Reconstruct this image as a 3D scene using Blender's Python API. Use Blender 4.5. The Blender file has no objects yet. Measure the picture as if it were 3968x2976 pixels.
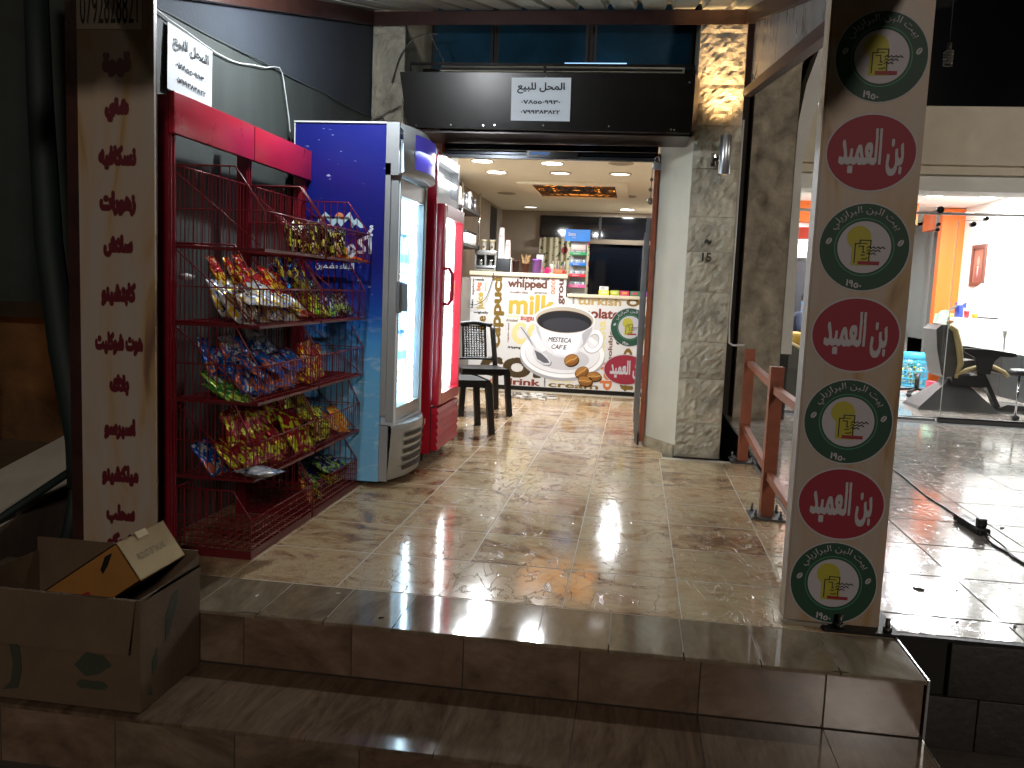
import bpy, bmesh, math, random
import numpy as np
from mathutils import Vector, Matrix, noise as mnoise
random.seed(7)
S = bpy.context.scene
COL = S.collection
R = math.radians
PI = math.pi

# ------------------------------------------------------------------ camera, sky, exposure
cam = bpy.data.cameras.new('camera')
cam.sensor_width = 36.0
cam.lens = 36.0 * 3300 / 3968
cam.clip_start = 0.05
cam.clip_end = 400
camo = bpy.data.objects.new('camera', cam)
COL.objects.link(camo)
def cam_matrix(yaw, pitch, roll):
    f = Vector((-math.sin(yaw)*math.cos(pitch), math.cos(yaw)*math.cos(pitch), -math.sin(pitch)))
    r = Vector((math.cos(yaw), math.sin(yaw), 0))
    u = r.cross(f)
    r2 = math.cos(roll)*r + math.sin(roll)*u
    u2 = -math.sin(roll)*r + math.cos(roll)*u
    m = Matrix((r2, u2, -f)).transposed().to_4x4()
    return m
camo.matrix_world = Matrix.Translation((0, 0, 1.18)) @ cam_matrix(R(8.0), R(6.30), R(2.385))
S.camera = camo

world = bpy.data.worlds.new('World')
S.world = world
world.use_nodes = True
wn = world.node_tree
bg = wn.nodes['Background']
sky = wn.nodes.new('ShaderNodeTexSky')
sky.sky_type = 'NISHITA'
sky.sun_disc = False
sky.sun_elevation = R(-6.0)
sky.sun_rotation = R(200)
wn.links.new(sky.outputs[0], bg.inputs[0])
bg.inputs[1].default_value = 0.15
vs = S.view_settings
vs.view_transform = 'Standard'
vs.look = 'None'
vs.exposure = 0.45
vs.gamma = 1.0
S.cycles.use_denoising = True
S.cycles.max_bounces = 9
S.cycles.diffuse_bounces = 6
S.cycles.glossy_bounces = 4
S.cycles.transmission_bounces = 6
S.cycles.transparent_max_bounces = 12
S.cycles.sample_clamp_indirect = 6.0
S.cycles.caustics_reflective = False
S.cycles.caustics_refractive = False

# brightness of the place's own lamps and of two added fill lamps
PW = dict(porch=56, street=48, street_fill=2700, fill=105, ceil=34, sconce=11, salon=46, amber=2)

# ------------------------------------------------------------------ materials
_M = {}
def lin(c):
    if isinstance(c, str):
        c = c.lstrip('#'); c = [int(c[i:i+2], 16)/255 for i in (0, 2, 4)]
        return tuple(x/12.92 if x <= .04045 else ((x+.055)/1.055)**2.4 for x in c)
    return tuple(c)
def M(name, col, rough=.5, metal=0.0, var=0.0, vscale=4.0, stretch=(1, 1, 1), bump=0.0, bscale=40.0,
      emit=0.0, ecol=None, rvar=0.0, coat=0.0, bdist=.01):
    """Principled surface with optional colour wear, roughness wear and relief."""
    if name in _M: return _M[name]
    m = bpy.data.materials.new(name); m.use_nodes = True
    nt = m.node_tree; p = nt.nodes['Principled BSDF']
    c = lin(col)
    p.inputs['Base Color'].default_value = (*c, 1)
    p.inputs['Roughness'].default_value = rough
    p.inputs['Metallic'].default_value = metal
    if coat: p.inputs['Coat Weight'].default_value = coat; p.inputs['Coat Roughness'].default_value = .08
    if emit:
        p.inputs['Emission Color'].default_value = (*(lin(ecol) if ecol else c), 1)
        p.inputs['Emission Strength'].default_value = emit
    if var or bump or rvar:
        tc = nt.nodes.new('ShaderNodeTexCoord'); mp = nt.nodes.new('ShaderNodeMapping')
        oi = nt.nodes.new('ShaderNodeObjectInfo')
        mm = nt.nodes.new('ShaderNodeMath'); mm.operation = 'MULTIPLY'; mm.inputs[1].default_value = 37.0
        nt.links.new(oi.outputs['Random'], mm.inputs[0])
        mp.inputs['Scale'].default_value = stretch
        nt.links.new(tc.outputs['Object'], mp.inputs[0]); nt.links.new(mm.outputs[0], mp.inputs['Location'])
    if var or rvar:
        n = nt.nodes.new('ShaderNodeTexNoise'); n.inputs['Scale'].default_value = vscale
        n.inputs['Detail'].default_value = 7; n.inputs['Roughness'].default_value = .62; n.inputs['Distortion'].default_value = .4
        nt.links.new(mp.outputs[0], n.inputs['Vector'])
    if var:
        r = nt.nodes.new('ShaderNodeValToRGB')
        r.color_ramp.elements[0].position = .3; r.color_ramp.elements[1].position = .72
        r.color_ramp.elements[0].color = (*[x*(1-var) for x in c], 1)
        r.color_ramp.elements[1].color = (*[min(1, x*(1+var)) for x in c], 1)
        nt.links.new(n.outputs['Fac'], r.inputs[0]); nt.links.new(r.outputs[0], p.inputs['Base Color'])
    if rvar:
        q = nt.nodes.new('ShaderNodeMapRange')
        q.inputs['To Min'].default_value = max(.02, rough-rvar); q.inputs['To Max'].default_value = min(1, rough+rvar)
        nt.links.new(n.outputs['Fac'], q.inputs['Value']); nt.links.new(q.outputs[0], p.inputs['Roughness'])
    if bump:
        b = nt.nodes.new('ShaderNodeBump'); n2 = nt.nodes.new('ShaderNodeTexNoise')
        n2.inputs['Scale'].default_value = bscale; n2.inputs['Detail'].default_value = 6
        b.inputs['Strength'].default_value = bump; b.inputs['Distance'].default_value = bdist
        nt.links.new(mp.outputs[0], n2.inputs['Vector'])
        nt.links.new(n2.outputs['Fac'], b.inputs['Height']); nt.links.new(b.outputs[0], p.inputs['Normal'])
    _M[name] = m
    return m
def glass(name, tint=(1, 1, 1), rough=0.0):
    if name in _M: return _M[name]
    m = bpy.data.materials.new(name); m.use_nodes = True; nt = m.node_tree
    out = nt.nodes['Material Output']; nt.nodes.remove(nt.nodes['Principled BSDF'])
    t = nt.nodes.new('ShaderNodeBsdfTransparent'); t.inputs[0].default_value = (*tint, 1)
    g = nt.nodes.new('ShaderNodeBsdfGlossy'); g.inputs['Roughness'].default_value = rough
    fr = nt.nodes.new('ShaderNodeFresnel'); ge = nt.nodes.new('ShaderNodeNewGeometry')
    mr = nt.nodes.new('ShaderNodeMapRange'); mr.inputs['To Min'].default_value = 1.38; mr.inputs['To Max'].default_value = 1/1.38
    nt.links.new(ge.outputs['Backfacing'], mr.inputs['Value']); nt.links.new(mr.outputs[0], fr.inputs[0])
    mx = nt.nodes.new('ShaderNodeMixShader')
    nt.links.new(fr.outputs[0], mx.inputs[0]); nt.links.new(t.outputs[0], mx.inputs[1]); nt.links.new(g.outputs[0], mx.inputs[2])
    nt.links.new(mx.outputs[0], out.inputs[0]); _M[name] = m
    return m
def tile_mat(name, stops, rough=.12, scale=3.2, stretch=(1, 2.6, 1), vein=.5, rv=.06, crackle=True, fine=.25, vdist=.003, spec=.5):
    """Glazed ceramic: drifting stone-like colour, a net of raised glaze veins."""
    if name in _M: return _M[name]
    m = bpy.data.materials.new(name); m.use_nodes = True; nt = m.node_tree; N = nt.nodes; L = nt.links
    p = N['Principled BSDF']; tc = N.new('ShaderNodeTexCoord'); oi = N.new('ShaderNodeObjectInfo')
    mm = N.new('ShaderNodeMath'); mm.operation = 'MULTIPLY'; mm.inputs[1].default_value = 53.0
    L.new(oi.outputs['Random'], mm.inputs[0])
    mp = N.new('ShaderNodeMapping'); mp.inputs['Scale'].default_value = stretch
    L.new(tc.outputs['Object'], mp.inputs[0]); L.new(mm.outputs[0], mp.inputs['Location'])
    n = N.new('ShaderNodeTexNoise'); n.inputs['Scale'].default_value = scale; n.inputs['Detail'].default_value = 9
    n.inputs['Roughness'].default_value = .68; n.inputs['Distortion'].default_value = 1.6
    L.new(mp.outputs[0], n.inputs['Vector'])
    r = N.new('ShaderNodeValToRGB'); e = r.color_ramp.elements
    e[0].position, e[0].color = stops[0][0], (*lin(stops[0][1]), 1)
    e[1].position, e[1].color = stops[-1][0], (*lin(stops[-1][1]), 1)
    for ps, cc in stops[1:-1]:
        k = e.new(ps); k.color = (*lin(cc), 1)
    # each tile drawn a little lighter or darker than its neighbours
    sh = N.new('ShaderNodeMath'); sh.operation = 'MULTIPLY_ADD'; sh.inputs[1].default_value = .10; sh.inputs[2].default_value = -.05
    L.new(oi.outputs['Random'], sh.inputs[0])
    ad = N.new('ShaderNodeMath'); ad.operation = 'ADD'; L.new(n.outputs['Fac'], ad.inputs[0]); L.new(sh.outputs[0], ad.inputs[1])
    L.new(ad.outputs[0], r.inputs[0])
    n3 = N.new('ShaderNodeTexNoise'); n3.inputs['Scale'].default_value = scale*9; n3.inputs['Detail'].default_value = 8
    L.new(mp.outputs[0], n3.inputs['Vector'])
    mr = N.new('ShaderNodeMapRange'); mr.inputs['To Min'].default_value = 1-fine; mr.inputs['To Max'].default_value = 1+fine
    L.new(n3.outputs['Fac'], mr.inputs['Value'])
    mx = N.new('ShaderNodeVectorMath'); mx.operation = 'SCALE'
    tr = N.new('ShaderNodeValToRGB'); te = tr.color_ramp.elements; te[0].color = (1, .99, .93, 1); te[1].color = (.98, .86, .80, 1)
    fm = N.new('ShaderNodeMath'); fm.operation = 'FRACT'; L.new(mm.outputs[0], fm.inputs[0]); L.new(fm.outputs[0], tr.inputs[0])
    tm = N.new('ShaderNodeVectorMath'); tm.operation = 'MULTIPLY'; L.new(r.outputs[0], tm.inputs[0]); L.new(tr.outputs[0], tm.inputs[1])
    L.new(tm.outputs[0], mx.inputs[0]); L.new(mr.outputs[0], mx.inputs['Scale']); L.new(mx.outputs[0], p.inputs['Base Color'])
    p.inputs['Specular IOR Level'].default_value = spec
    q = N.new('ShaderNodeMapRange'); q.inputs['To Min'].default_value = rough-rv; q.inputs['To Max'].default_value = rough+rv
    L.new(n.outputs['Fac'], q.inputs['Value']); L.new(q.outputs[0], p.inputs['Roughness'])
    if crackle:
        n2 = N.new('ShaderNodeTexNoise'); n2.inputs['Scale'].default_value = 10.0; n2.inputs['Detail'].default_value = 4.5
        n2.inputs['Distortion'].default_value = .8
        mp2 = N.new('ShaderNodeMapping'); mp2.inputs['Scale'].default_value = (1.15, .62, 1); L.new(tc.outputs['Object'], mp2.inputs[0]); L.new(mm.outputs[0], mp2.inputs['Location'])
        L.new(mp2.outputs[0], n2.inputs['Vector'])
        a = N.new('ShaderNodeMath'); a.operation = 'SUBTRACT'; a.inputs[1].default_value = .5; L.new(n2.outputs['Fac'], a.inputs[0])
        b = N.new('ShaderNodeMath'); b.operation = 'ABSOLUTE'; L.new(a.outputs[0], b.inputs[0])
        c = N.new('ShaderNodeMapRange'); c.inputs['From Min'].default_value = 0; c.inputs['From Max'].default_value = .02
        c.inputs['To Min'].default_value = 1; c.inputs['To Max'].default_value = 0; L.new(b.outputs[0], c.inputs['Value'])
        bu = N.new('ShaderNodeBump'); bu.inputs['Strength'].default_value = vein; bu.inputs['Distance'].default_value = vdist
        L.new(c.outputs[0], bu.inputs['Height']); L.new(bu.outputs[0], p.inputs['Normal'])
    _M[name] = m
    return m

# ------------------------------------------------------------------ object helpers
def tag(o, label=None, cat=None, group=None, kind=None):
    if label: o['label'] = label
    if cat: o['category'] = cat
    if group: o['group'] = group
    if kind: o['kind'] = kind
    return o
def thing(name, label, cat, loc=(0, 0, 0), group=None, rz=0.0, kind=None):
    o = bpy.data.objects.new(name, None); o.empty_display_size = .1
    COL.objects.link(o); o.location = loc; o.rotation_euler = (0, 0, rz)
    if kind: o['kind'] = kind; return o
    return tag(o, label, cat, group)
def wloc(o):
    v = Vector((0, 0, 0))
    while o is not None: v = v + Vector(o.location); o = o.parent
    return v
class MB:
    """collects shapes for ONE mesh object; several materials allowed"""
    def __init__(s): s.v = []; s.f = []; s.mi = []; s.sm = []; s.cur = 0; s.smooth = False
    def add(s, vs, fs, smooth=None):
        b = len(s.v); s.v += [tuple(x) for x in vs]
        for f in fs: s.f.append(tuple(b+i for i in f)); s.mi.append(s.cur); s.sm.append(s.smooth if smooth is None else smooth)
        return s
    def box(s, a, b, rot=None, ctr=None):
        x0, y0, z0 = a; x1, y1, z1 = b
        vs = [(x0,y0,z0),(x1,y0,z0),(x1,y1,z0),(x0,y1,z0),(x0,y0,z1),(x1,y0,z1),(x1,y1,z1),(x0,y1,z1)]
        if rot is not None:
            c = Vector(ctr) if ctr is not None else Vector(((x0+x1)/2,(y0+y1)/2,(z0+z1)/2))
            vs = [tuple(rot @ (Vector(v)-c) + c) for v in vs]
        return s.add(vs, [(0,3,2,1),(4,5,6,7),(0,1,5,4),(1,2,6,5),(2,3,7,6),(3,0,4,7)], False)
    def bev(s, a, b, r=.01):
        """box with chamfered edges"""
        bm = bmesh.new(); bmesh.ops.create_cube(bm, size=1)
        for v in bm.verts:
            v.co = Vector([(a[i]+b[i])/2 + v.co[i]*(b[i]-a[i]) for i in range(3)])
        bmesh.ops.bevel(bm, geom=list(bm.edges), offset=r, segments=2, affect='EDGES', profile=.6)
        s.bm(bm, True); bm.free(); return s
    def bm(s, bm, smooth=None):
        bm.verts.index_update()
        return s.add([v.co[:] for v in bm.verts], [[v.index for v in f.verts] for f in bm.faces], smooth)
    def tube(s, pts, r, n=6, cap=True, closed=False, r2=None):
        pts = [Vector(p) for p in pts]; k = len(pts); vs = []; rs = r if isinstance(r, (list, tuple)) else [r]*k
        ref = None
        for i, p in enumerate(pts):
            if closed: d = (pts[(i+1) % k]-pts[i-1])
            else: d = (pts[min(i+1, k-1)]-pts[max(i-1, 0)])
            if d.length < 1e-9: d = Vector((0, 0, 1))
            d.normalize()
            if ref is None: ref = Vector((0, 0, 1)) if abs(d.z) < .9 else Vector((1, 0, 0))
            u = d.cross(ref); 
            if u.length < 1e-6: u = d.cross(Vector((0, 1, 0)))
            u.normalize(); w = u.cross(d); ref = w
            for j in range(n):
                a = 2*PI*j/n
                vs.append(p + u*math.cos(a)*rs[i] + w*math.sin(a)*rs[i])
        fs = []
        for i in range(k if closed else k-1):
            for j in range(n):
                a = i*n+j; b = i*n+(j+1) % n; i2 = (i+1) % k
                fs.append((a, b, i2*n+(j+1) % n, i2*n+j))
        if cap and not closed:
            fs.append(tuple(range(n))[::-1]); fs.append(tuple((k-1)*n+j for j in range(n)))
        return s.add(vs, fs, n > 4)
    def bar(s, a, b, w, h=None, up=(0, 0, 1)):
        """rectangular bar from a to b"""
        a = Vector(a); b = Vector(b); h = h or w; d = (b-a).normalized(); up = Vector(up)
        if abs(d.dot(up)) > .98: up = Vector((0, 1, 0))
        u = d.cross(up).normalized(); v = u.cross(d).normalized(); vs = []
        for p in (a, b):
            for i, j in ((-1,-1),(1,-1),(1,1),(-1,1)): vs.append(p+u*i*w/2+v*j*h/2)
        return s.add(vs, [(3,2,1,0),(4,5,6,7),(0,1,5,4),(1,2,6,5),(2,3,7,6),(3,0,4,7)], False)
    def lathe(s, prof, c=(0, 0, 0), n=20, cap=True, smooth=True):
        vs = []; c = Vector(c)
        for r, z in prof:
            for j in range(n): a = 2*PI*j/n; vs.append((c.x+r*math.cos(a), c.y+r*math.sin(a), c.z+z))
        fs = [(i*n+j, i*n+(j+1) % n, (i+1)*n+(j+1) % n, (i+1)*n+j) for i in range(len(prof)-1) for j in range(n)]
        if cap: fs.append(tuple(range(n))[::-1]); fs.append(tuple((len(prof)-1)*n+j for j in range(n)))
        return s.add(vs, fs, smooth)
    def prism(s, poly, axis, a, b):
        """polygon extruded along an axis: axis 'y' takes (x,z), 'x' takes (y,z), 'z' takes (x,y)"""
        def P(q, t):
            return {'y': (q[0], t, q[1]), 'x': (t, q[0], q[1]), 'z': (q[0], q[1], t)}[axis]
        n = len(poly); vs = [P(q, a) for q in poly]+[P(q, b) for q in poly]
        fs = [tuple(range(n))[::-1], tuple(range(n, 2*n))]+[(i, (i+1) % n, n+(i+1) % n, n+i) for i in range(n)]
        return s.add(vs, fs, False)
    def quad(s, a, b, c, d): return s.add([a, b, c, d], [(0, 1, 2, 3)], False)
    def poly(s, pts): return s.add(pts, [tuple(range(len(pts)))], False)
    def disc(s, c, r, axis='z', n=28, r2=None):
        vs = []; r2 = r2 or r
        for j in range(n):
            a = 2*PI*j/n; p, q = r*math.cos(a), r2*math.sin(a)
            vs.append({'z': (c[0]+p, c[1]+q, c[2]), 'y': (c[0]+p, c[1], c[2]+q), 'x': (c[0], c[1]+p, c[2]+q)}[axis])
        return s.add(vs, [tuple(range(n))], False)
    def mesh(s, name, mats, off=(0, 0, 0)):
        me = bpy.data.meshes.new(name); o = Vector(off)
        me.from_pydata([tuple(Vector(v)-o) for v in s.v], [], s.f)
        mats = mats if isinstance(mats, (list, tuple)) else [mats]
        for m in mats: me.materials.append(m)
        me.polygons.foreach_set('material_index', s.mi); me.polygons.foreach_set('use_smooth', s.sm)
        me.update(); return me
    def build(s, name, mats, parent=None, local=False, loc=None, fixn=True):
        off = Vector((0, 0, 0))
        if loc is not None: off = Vector(loc)
        elif parent is not None and not local: off = wloc(parent)
        me = s.mesh(name, mats, off)
        if fixn and len(me.polygons) < 60000:
            bm = bmesh.new(); bm.from_mesh(me); bmesh.ops.recalc_face_normals(bm, faces=bm.faces); bm.to_mesh(me); bm.free()
        o = bpy.data.objects.new(name, me); COL.objects.link(o)
        if parent is not None:
            o.parent = parent
            if loc is not None: o.location = off - wloc(parent)
        elif loc is not None: o.location = off
        return o
def copy_tree(o, parent=None):
    c = o.copy(); COL.objects.link(c)
    if parent is not None: c.parent = parent
    for ch in o.children: copy_tree(ch, c)
    return c
def inst(me, name, parent, loc, rot=None, scale=None):
    o = bpy.data.objects.new(name, me); COL.objects.link(o)
    if parent: o.parent = parent; o.location = Vector(loc)-wloc(parent)
    else: o.location = loc
    if rot: o.rotation_euler = rot
    if scale: o.scale = scale
    return o

# ------------------------------------------------------------------ lettering
AR = {'ا': ('FE8D','FE8E',None,None), 'أ': ('FE83','FE84',None,None), 'ب': ('FE8F','FE90','FE91','FE92'), 'ت': ('FE95','FE96','FE97','FE98'),
 'ة': ('FE93','FE94',None,None), 'ح': ('FEA1','FEA2','FEA3','FEA4'), 'خ': ('FEA5','FEA6','FEA7','FEA8'), 'د': ('FEA9','FEAA',None,None),
 'ر': ('FEAD','FEAE',None,None), 'ز': ('FEAF','FEB0',None,None), 'س': ('FEB1','FEB2','FEB3','FEB4'), 'ش': ('FEB5','FEB6','FEB7','FEB8'),
 'ض': ('FEBD','FEBE','FEBF','FEC0'), 'ع': ('FEC9','FECA','FECB','FECC'), 'ف': ('FED1','FED2','FED3','FED4'), 'ق': ('FED5','FED6','FED7','FED8'),
 'ك': ('FED9','FEDA','FEDB','FEDC'), 'ل': ('FEDD','FEDE','FEDF','FEE0'), 'م': ('FEE1','FEE2','FEE3','FEE4'), 'ن': ('FEE5','FEE6','FEE7','FEE8'),
 'ه': ('FEE9','FEEA','FEEB','FEEC'), 'و': ('FEED','FEEE',None,None), 'ي': ('FEF1','FEF2','FEF3','FEF4'), 'ء': ('FE80',None,None,None),
 'ﻻ': ('FEFB','FEFC',None,None)}
def shape(t):
    t = t.replace('لا', 'ﻻ'); out = []
    for i, ch in enumerate(t):
        if ch not in AR: out.append(ch); continue
        iso, fin, ini, med = AR[ch]
        prev = t[i-1] if i else ' '; nxt = t[i+1] if i+1 < len(t) else ' '
        jp = prev in AR and AR[prev][2] is not None and fin is not None
        jn = ini is not None and nxt in AR and AR[nxt][1] is not None
        code = med if (jp and jn) else fin if jp else ini if jn else iso
        out.append(chr(int(code, 16)))
    return ''.join(reversed(out))
_G = {}
def outlines(text):
    if text in _G: return _G[text]
    t = shape(text) if any(c in AR for c in text) else text
    c = bpy.data.curves.new('lettering', 'FONT'); c.body = t; c.size = 1; c.resolution_u = 3; c.fill_mode = 'NONE'
    o = bpy.data.objects.new('lettering', c); COL.objects.link(o)
    bpy.context.view_layer.update()
    dg = bpy.context.evaluated_depsgraph_get(); cu = o.evaluated_get(dg).to_curve(dg)
    polys = []
    for sp in cu.splines:
        P = []
        if sp.type == 'BEZIER':
            b = sp.bezier_points; n = len(b)
            for i in range(n if sp.use_cyclic_u else n-1):
                p0, p1 = b[i], b[(i+1) % n]
                for k in range(5):
                    u = k/5; q = (1-u)**3*p0.co+3*(1-u)**2*u*p0.handle_right+3*(1-u)*u*u*p1.handle_left+u**3*p1.co
                    P.append((q.x, q.y))
        else:
            P = [(q.co.x, q.co.y) for q in sp.points]
        if len(P) > 2: polys.append(P)
    o.evaluated_get(dg).to_curve_clear()
    bpy.data.objects.remove(o); bpy.data.curves.remove(c)
    _G[text] = polys
    return polys
_RC = {}
def letter_rects(text, bold=0.0, res=40, hs=1.0):
    """union of glyph outlines as rectangles inside the unit box (0..1 wide, 0..1 high) and the aspect"""
    key = (text, bold, res, hs)
    if key in _RC: return _RC[key]
    polys = outlines(text)
    A = np.array([q for P in polys for q in P]); x0, y0 = A.min(0); x1, y1 = A.max(0)
    h = (y1-y0); px = h/res; pad = int(math.ceil(bold*res))+1
    W = int((x1-x0)/px*hs)+2*pad+2; H = res+2*pad+2
    mask = np.zeros((H, W), bool)
    E = []
    for P in polys:
        for i in range(len(P)):
            a = P[i]; b = P[(i+1) % len(P)]
            if a[1] != b[1]: E.append((a[0], a[1], b[0], b[1]))
    E = np.array(E)
    for r in range(H):
        y = y0+(r-pad+.5)*px
        k = ((E[:, 1] <= y) & (E[:, 3] > y)) | ((E[:, 3] <= y) & (E[:, 1] > y))
        if not k.any(): continue
        e = E[k]; xs = e[:, 0]+(y-e[:, 1])/(e[:, 3]-e[:, 1])*(e[:, 2]-e[:, 0]); d = np.sign(e[:, 3]-e[:, 1])
        o = np.argsort(xs); w = 0
        for i in range(len(o)-1):
            w += d[o[i]]
            if w != 0:
                a = int(round((xs[o[i]]-x0)/px*hs+pad)); b = int(round((xs[o[i+1]]-x0)/px*hs+pad))
                mask[r, a:max(b, a+1)] = True
    rad = bold*res
    if rad >= .5:
        m2 = mask.copy(); ri = int(rad+.5)
        for dy in range(-ri, ri+1):
            for dx in range(-ri, ri+1):
                if dx*dx+dy*dy <= rad*rad+.3 and (dx or dy):
                    m2 |= np.roll(np.roll(mask, dy, 0), dx, 1)
        mask = m2
    rows = np.where(mask.any(1))[0]; cols = np.where(mask.any(0))[0]
    mask = mask[rows[0]:rows[-1]+1, cols[0]:cols[-1]+1]; H, W = mask.shape
    rects = []; act = {}
    for r in range(H+1):
        runs = set()
        if r < H:
            line = mask[r].astype(int); dd = np.diff(np.concatenate(([0], line, [0])))
            runs = set(zip(np.where(dd == 1)[0].tolist(), np.where(dd == -1)[0].tolist()))
        for k in list(act):
            if k not in runs: rects.append((k[0]/W, act.pop(k)/H, k[1]/W, r/H))
        for k in runs:
            if k not in act: act[k] = r
    _RC[key] = (rects, W/H)
    return _RC[key]
def text_on(mb, text, O, U, V, w=None, h=None, bold=0.0, res=40, center=False, hs=1.0):
    """lettering laid on the plane O + u*U + v*V (U,V unit vectors); w,h in metres"""
    rects, asp = letter_rects(text, bold, res, hs); O = Vector(O); U = Vector(U); V = Vector(V)
    if w is None: w = h*asp
    if h is None: h = w/asp
    if center: O = O-U*w/2-V*h/2
    for a, b, c, d in rects:
        mb.quad(O+U*a*w+V*b*h, O+U*c*w+V*b*h, O+U*c*w+V*d*h, O+U*a*w+V*d*h)
    return w, h
def text_arc(mb, text, C, U, V, r, h, a0, a1, bold=0.0, res=22, flip=False):
    """lettering bent round an arc from angle a0 to a1 (left to right)"""
    rects, asp = letter_rects(text, bold, res); C = Vector(C); U = Vector(U); V = Vector(V)
    def P(x, y):
        a = a0+(a1-a0)*x; rr = r+y*h if not flip else r-y*h
        return C+U*rr*math.cos(a)+V*rr*math.sin(a)
    for a, b, c, d in rects: mb.quad(P(a, b), P(c, b), P(c, d), P(a, d))
# ------------------------------------------------------------------ lamps of the place and two added fill lamps (bodies are built further down)
def area(name, loc, size, power, col=(1, 1, 1), rot=(0, 0, 0), shape_='DISK', spread=PI, sy=None):
    l = bpy.data.lights.new(name, 'AREA'); l.shape = shape_; l.size = size; l.energy = power; l.color = col; l.spread = spread
    if sy: l.size_y = sy
    o = bpy.data.objects.new(name, l); COL.objects.link(o); o.location = loc; o.rotation_euler = rot
    return o
def point(name, loc, power, col, r=.04):
    l = bpy.data.lights.new(name, 'POINT'); l.energy = power; l.color = col; l.shadow_soft_size = r
    o = bpy.data.objects.new(name, l); COL.objects.link(o); o.location = loc; return o
point('terrace_fill_light', (6.4, 4.6, 3.6), PW['fill'], (1, .93, .84), .15)  # added lamp out of view, brightens the beam, rendered column and terrace
point('street_and_fill_light', (6.0, -16.0, 8.4), PW['street_fill'], (1, .87, .76), .9)  # added far lamp behind the camera, neutral fill for column fronts and facade
WARM = (1, .52, .17); COOL = (.88, .95, 1)
point('street_and_fill_light', (-5.2, -4.5, 5.2), PW['street'], (1, .80, .62), .45)

# ------------------------------------------------------------------ common materials
m_grout = M('grout_pale', '#a79d8c', .6, bump=.3, bscale=200)
m_trav = tile_mat('glazed_travertine', [(.28, '#5b4433'), (.36, '#80644b'), (.43, '#9e8465'), (.50, '#ae9a7b'), (.58, '#b2a283'), (.66, '#a0866a'), (.75, '#81624c')], spec=.7, rough=.10, scale=2.9, stretch=(.85, 1.15, 1), fine=.24, vein=.9)
m_tread = tile_mat('glazed_tread_tile', [(.3, '#463a30'), (.5, '#645749'), (.7, '#7a6d5f')], rough=.10, scale=2.2, stretch=(3.4, .7, 1), vein=.15, crackle=False, rv=.04, fine=.3)
m_step = tile_mat('glazed_step_tile', [(.3, '#574c3e'), (.5, '#746958'), (.7, '#887f6e')], rough=.07, scale=2.2, stretch=(2.4, .8, 1), vein=.15, crackle=False, rv=.025)
m_riser = tile_mat('riser_tile', [(.3, '#4a3e34'), (.5, '#6a5a4d'), (.7, '#807163')], rough=.2, fine=.35, scale=2.6, stretch=(.7, 1, 2.4), crackle=False)
m_terr = tile_mat('grey_marbled_tile', [(.3, '#76736f'), (.46, '#96938f'), (.6, '#a8a5a1'), (.8, '#878480')], spec=.7, rough=.10, scale=2.0, stretch=(1, 1.3, 1), vein=.3, vdist=.0015, rv=.03)
m_brown = M('brown_painted_steel', '#3a211b', .42, .3, var=.35, vscale=9, bump=.12, bscale=60)
m_rust = M('orange_brown_painted_steel', '#8a4a30', .45, .1, var=.22, vscale=12, bump=.1, bscale=90)
m_sheet = M('pale_ribbed_sheet', '#b9bcae', .4, .15, var=.12, vscale=3)
m_alu = M('satin_metal', '#b9bcc0', .28, .9, var=.06, vscale=20)
m_chrome = M('bright_metal', '#d8dade', .12, 1.0)
m_black = M('black_plastic', '#141416', .35)
m_white = M('white_plastic', '#d9dad8', .4)
m_dark = M('dark_gloss_paint', '#17110f', .22, .1, var=.3, vscale=6, rvar=.12)

# ------------------------------------------------------------------ the setting: ground, porch, steps
mb = MB(); mb.box((-40, -12, -.5), (40, 60, -.42))
tag(mb.build('pavement', M('worn_paving', '#5b554d', .6, var=.35, vscale=1.3, bump=.4, bscale=22)), kind='structure')

def tile_mesh(name, w, d, mat, t=.007, ch=.0016):
    mb = MB(); x, y = w/2, d/2
    vs = [(-x, -y, -t), (x, -y, -t), (x, y, -t), (-x, y, -t), (-x, -y, -ch), (x, -y, -ch), (x, y, -ch), (-x, y, -ch),
          (-x+ch, -y+ch, 0), (x-ch, -y+ch, 0), (x-ch, y-ch, 0), (-x+ch, y-ch, 0)]
    mb.add(vs, [(8, 9, 10, 11), (4, 5, 9, 8), (5, 6, 10, 9), (6, 7, 11, 10), (7, 4, 8, 11), (0, 1, 5, 4), (1, 2, 6, 5), (2, 3, 7, 6), (3, 0, 4, 7)], False)
    return mb.mesh(name, mat)
GZ = -.0014                                   # level of the joints
def lay(parent, xs, ys, z, mat, gap=.0045, jit=.0003, tag_='tile', skip=None, tol=.0014):
    cache = {}
    for i in range(len(xs)-1):
        for j in range(len(ys)-1):
            x0, x1, y0, y1 = xs[i], xs[i+1], ys[j], ys[j+1]
            if skip and skip(x0, x1, y0, y1): continue
            w, d = round(x1-x0-gap, 4), round(y1-y0-gap*2.2, 4)
            if (w, d) not in cache: cache[(w, d)] = tile_mesh(tag_, w, d, mat)
            o = inst(cache[(w, d)], tag_, parent, ((x0+x1)/2, (y0+y1)/2, z+random.uniform(-jit, jit)))
            o.rotation_euler = (random.uniform(-tol, tol), random.uniform(-tol, tol), random.uniform(-.001, .001))
colx = [-2.04, -1.978, -1.535, -1.093, -.65, -.208, .2345, .677, .90]
rowy = [3.092+.4475*k for k in range(8)]
mb = MB(); mb.box((-2.05, 2.80, -.42), (.905, 6.30, GZ)); mb.box((.905, 2.80, -.42), (.98, 3.14, GZ))
porch = mb.build('porch_floor', m_grout); tag(porch, kind='structure')
lay(porch, colx, rowy, 0, m_trav)
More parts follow.
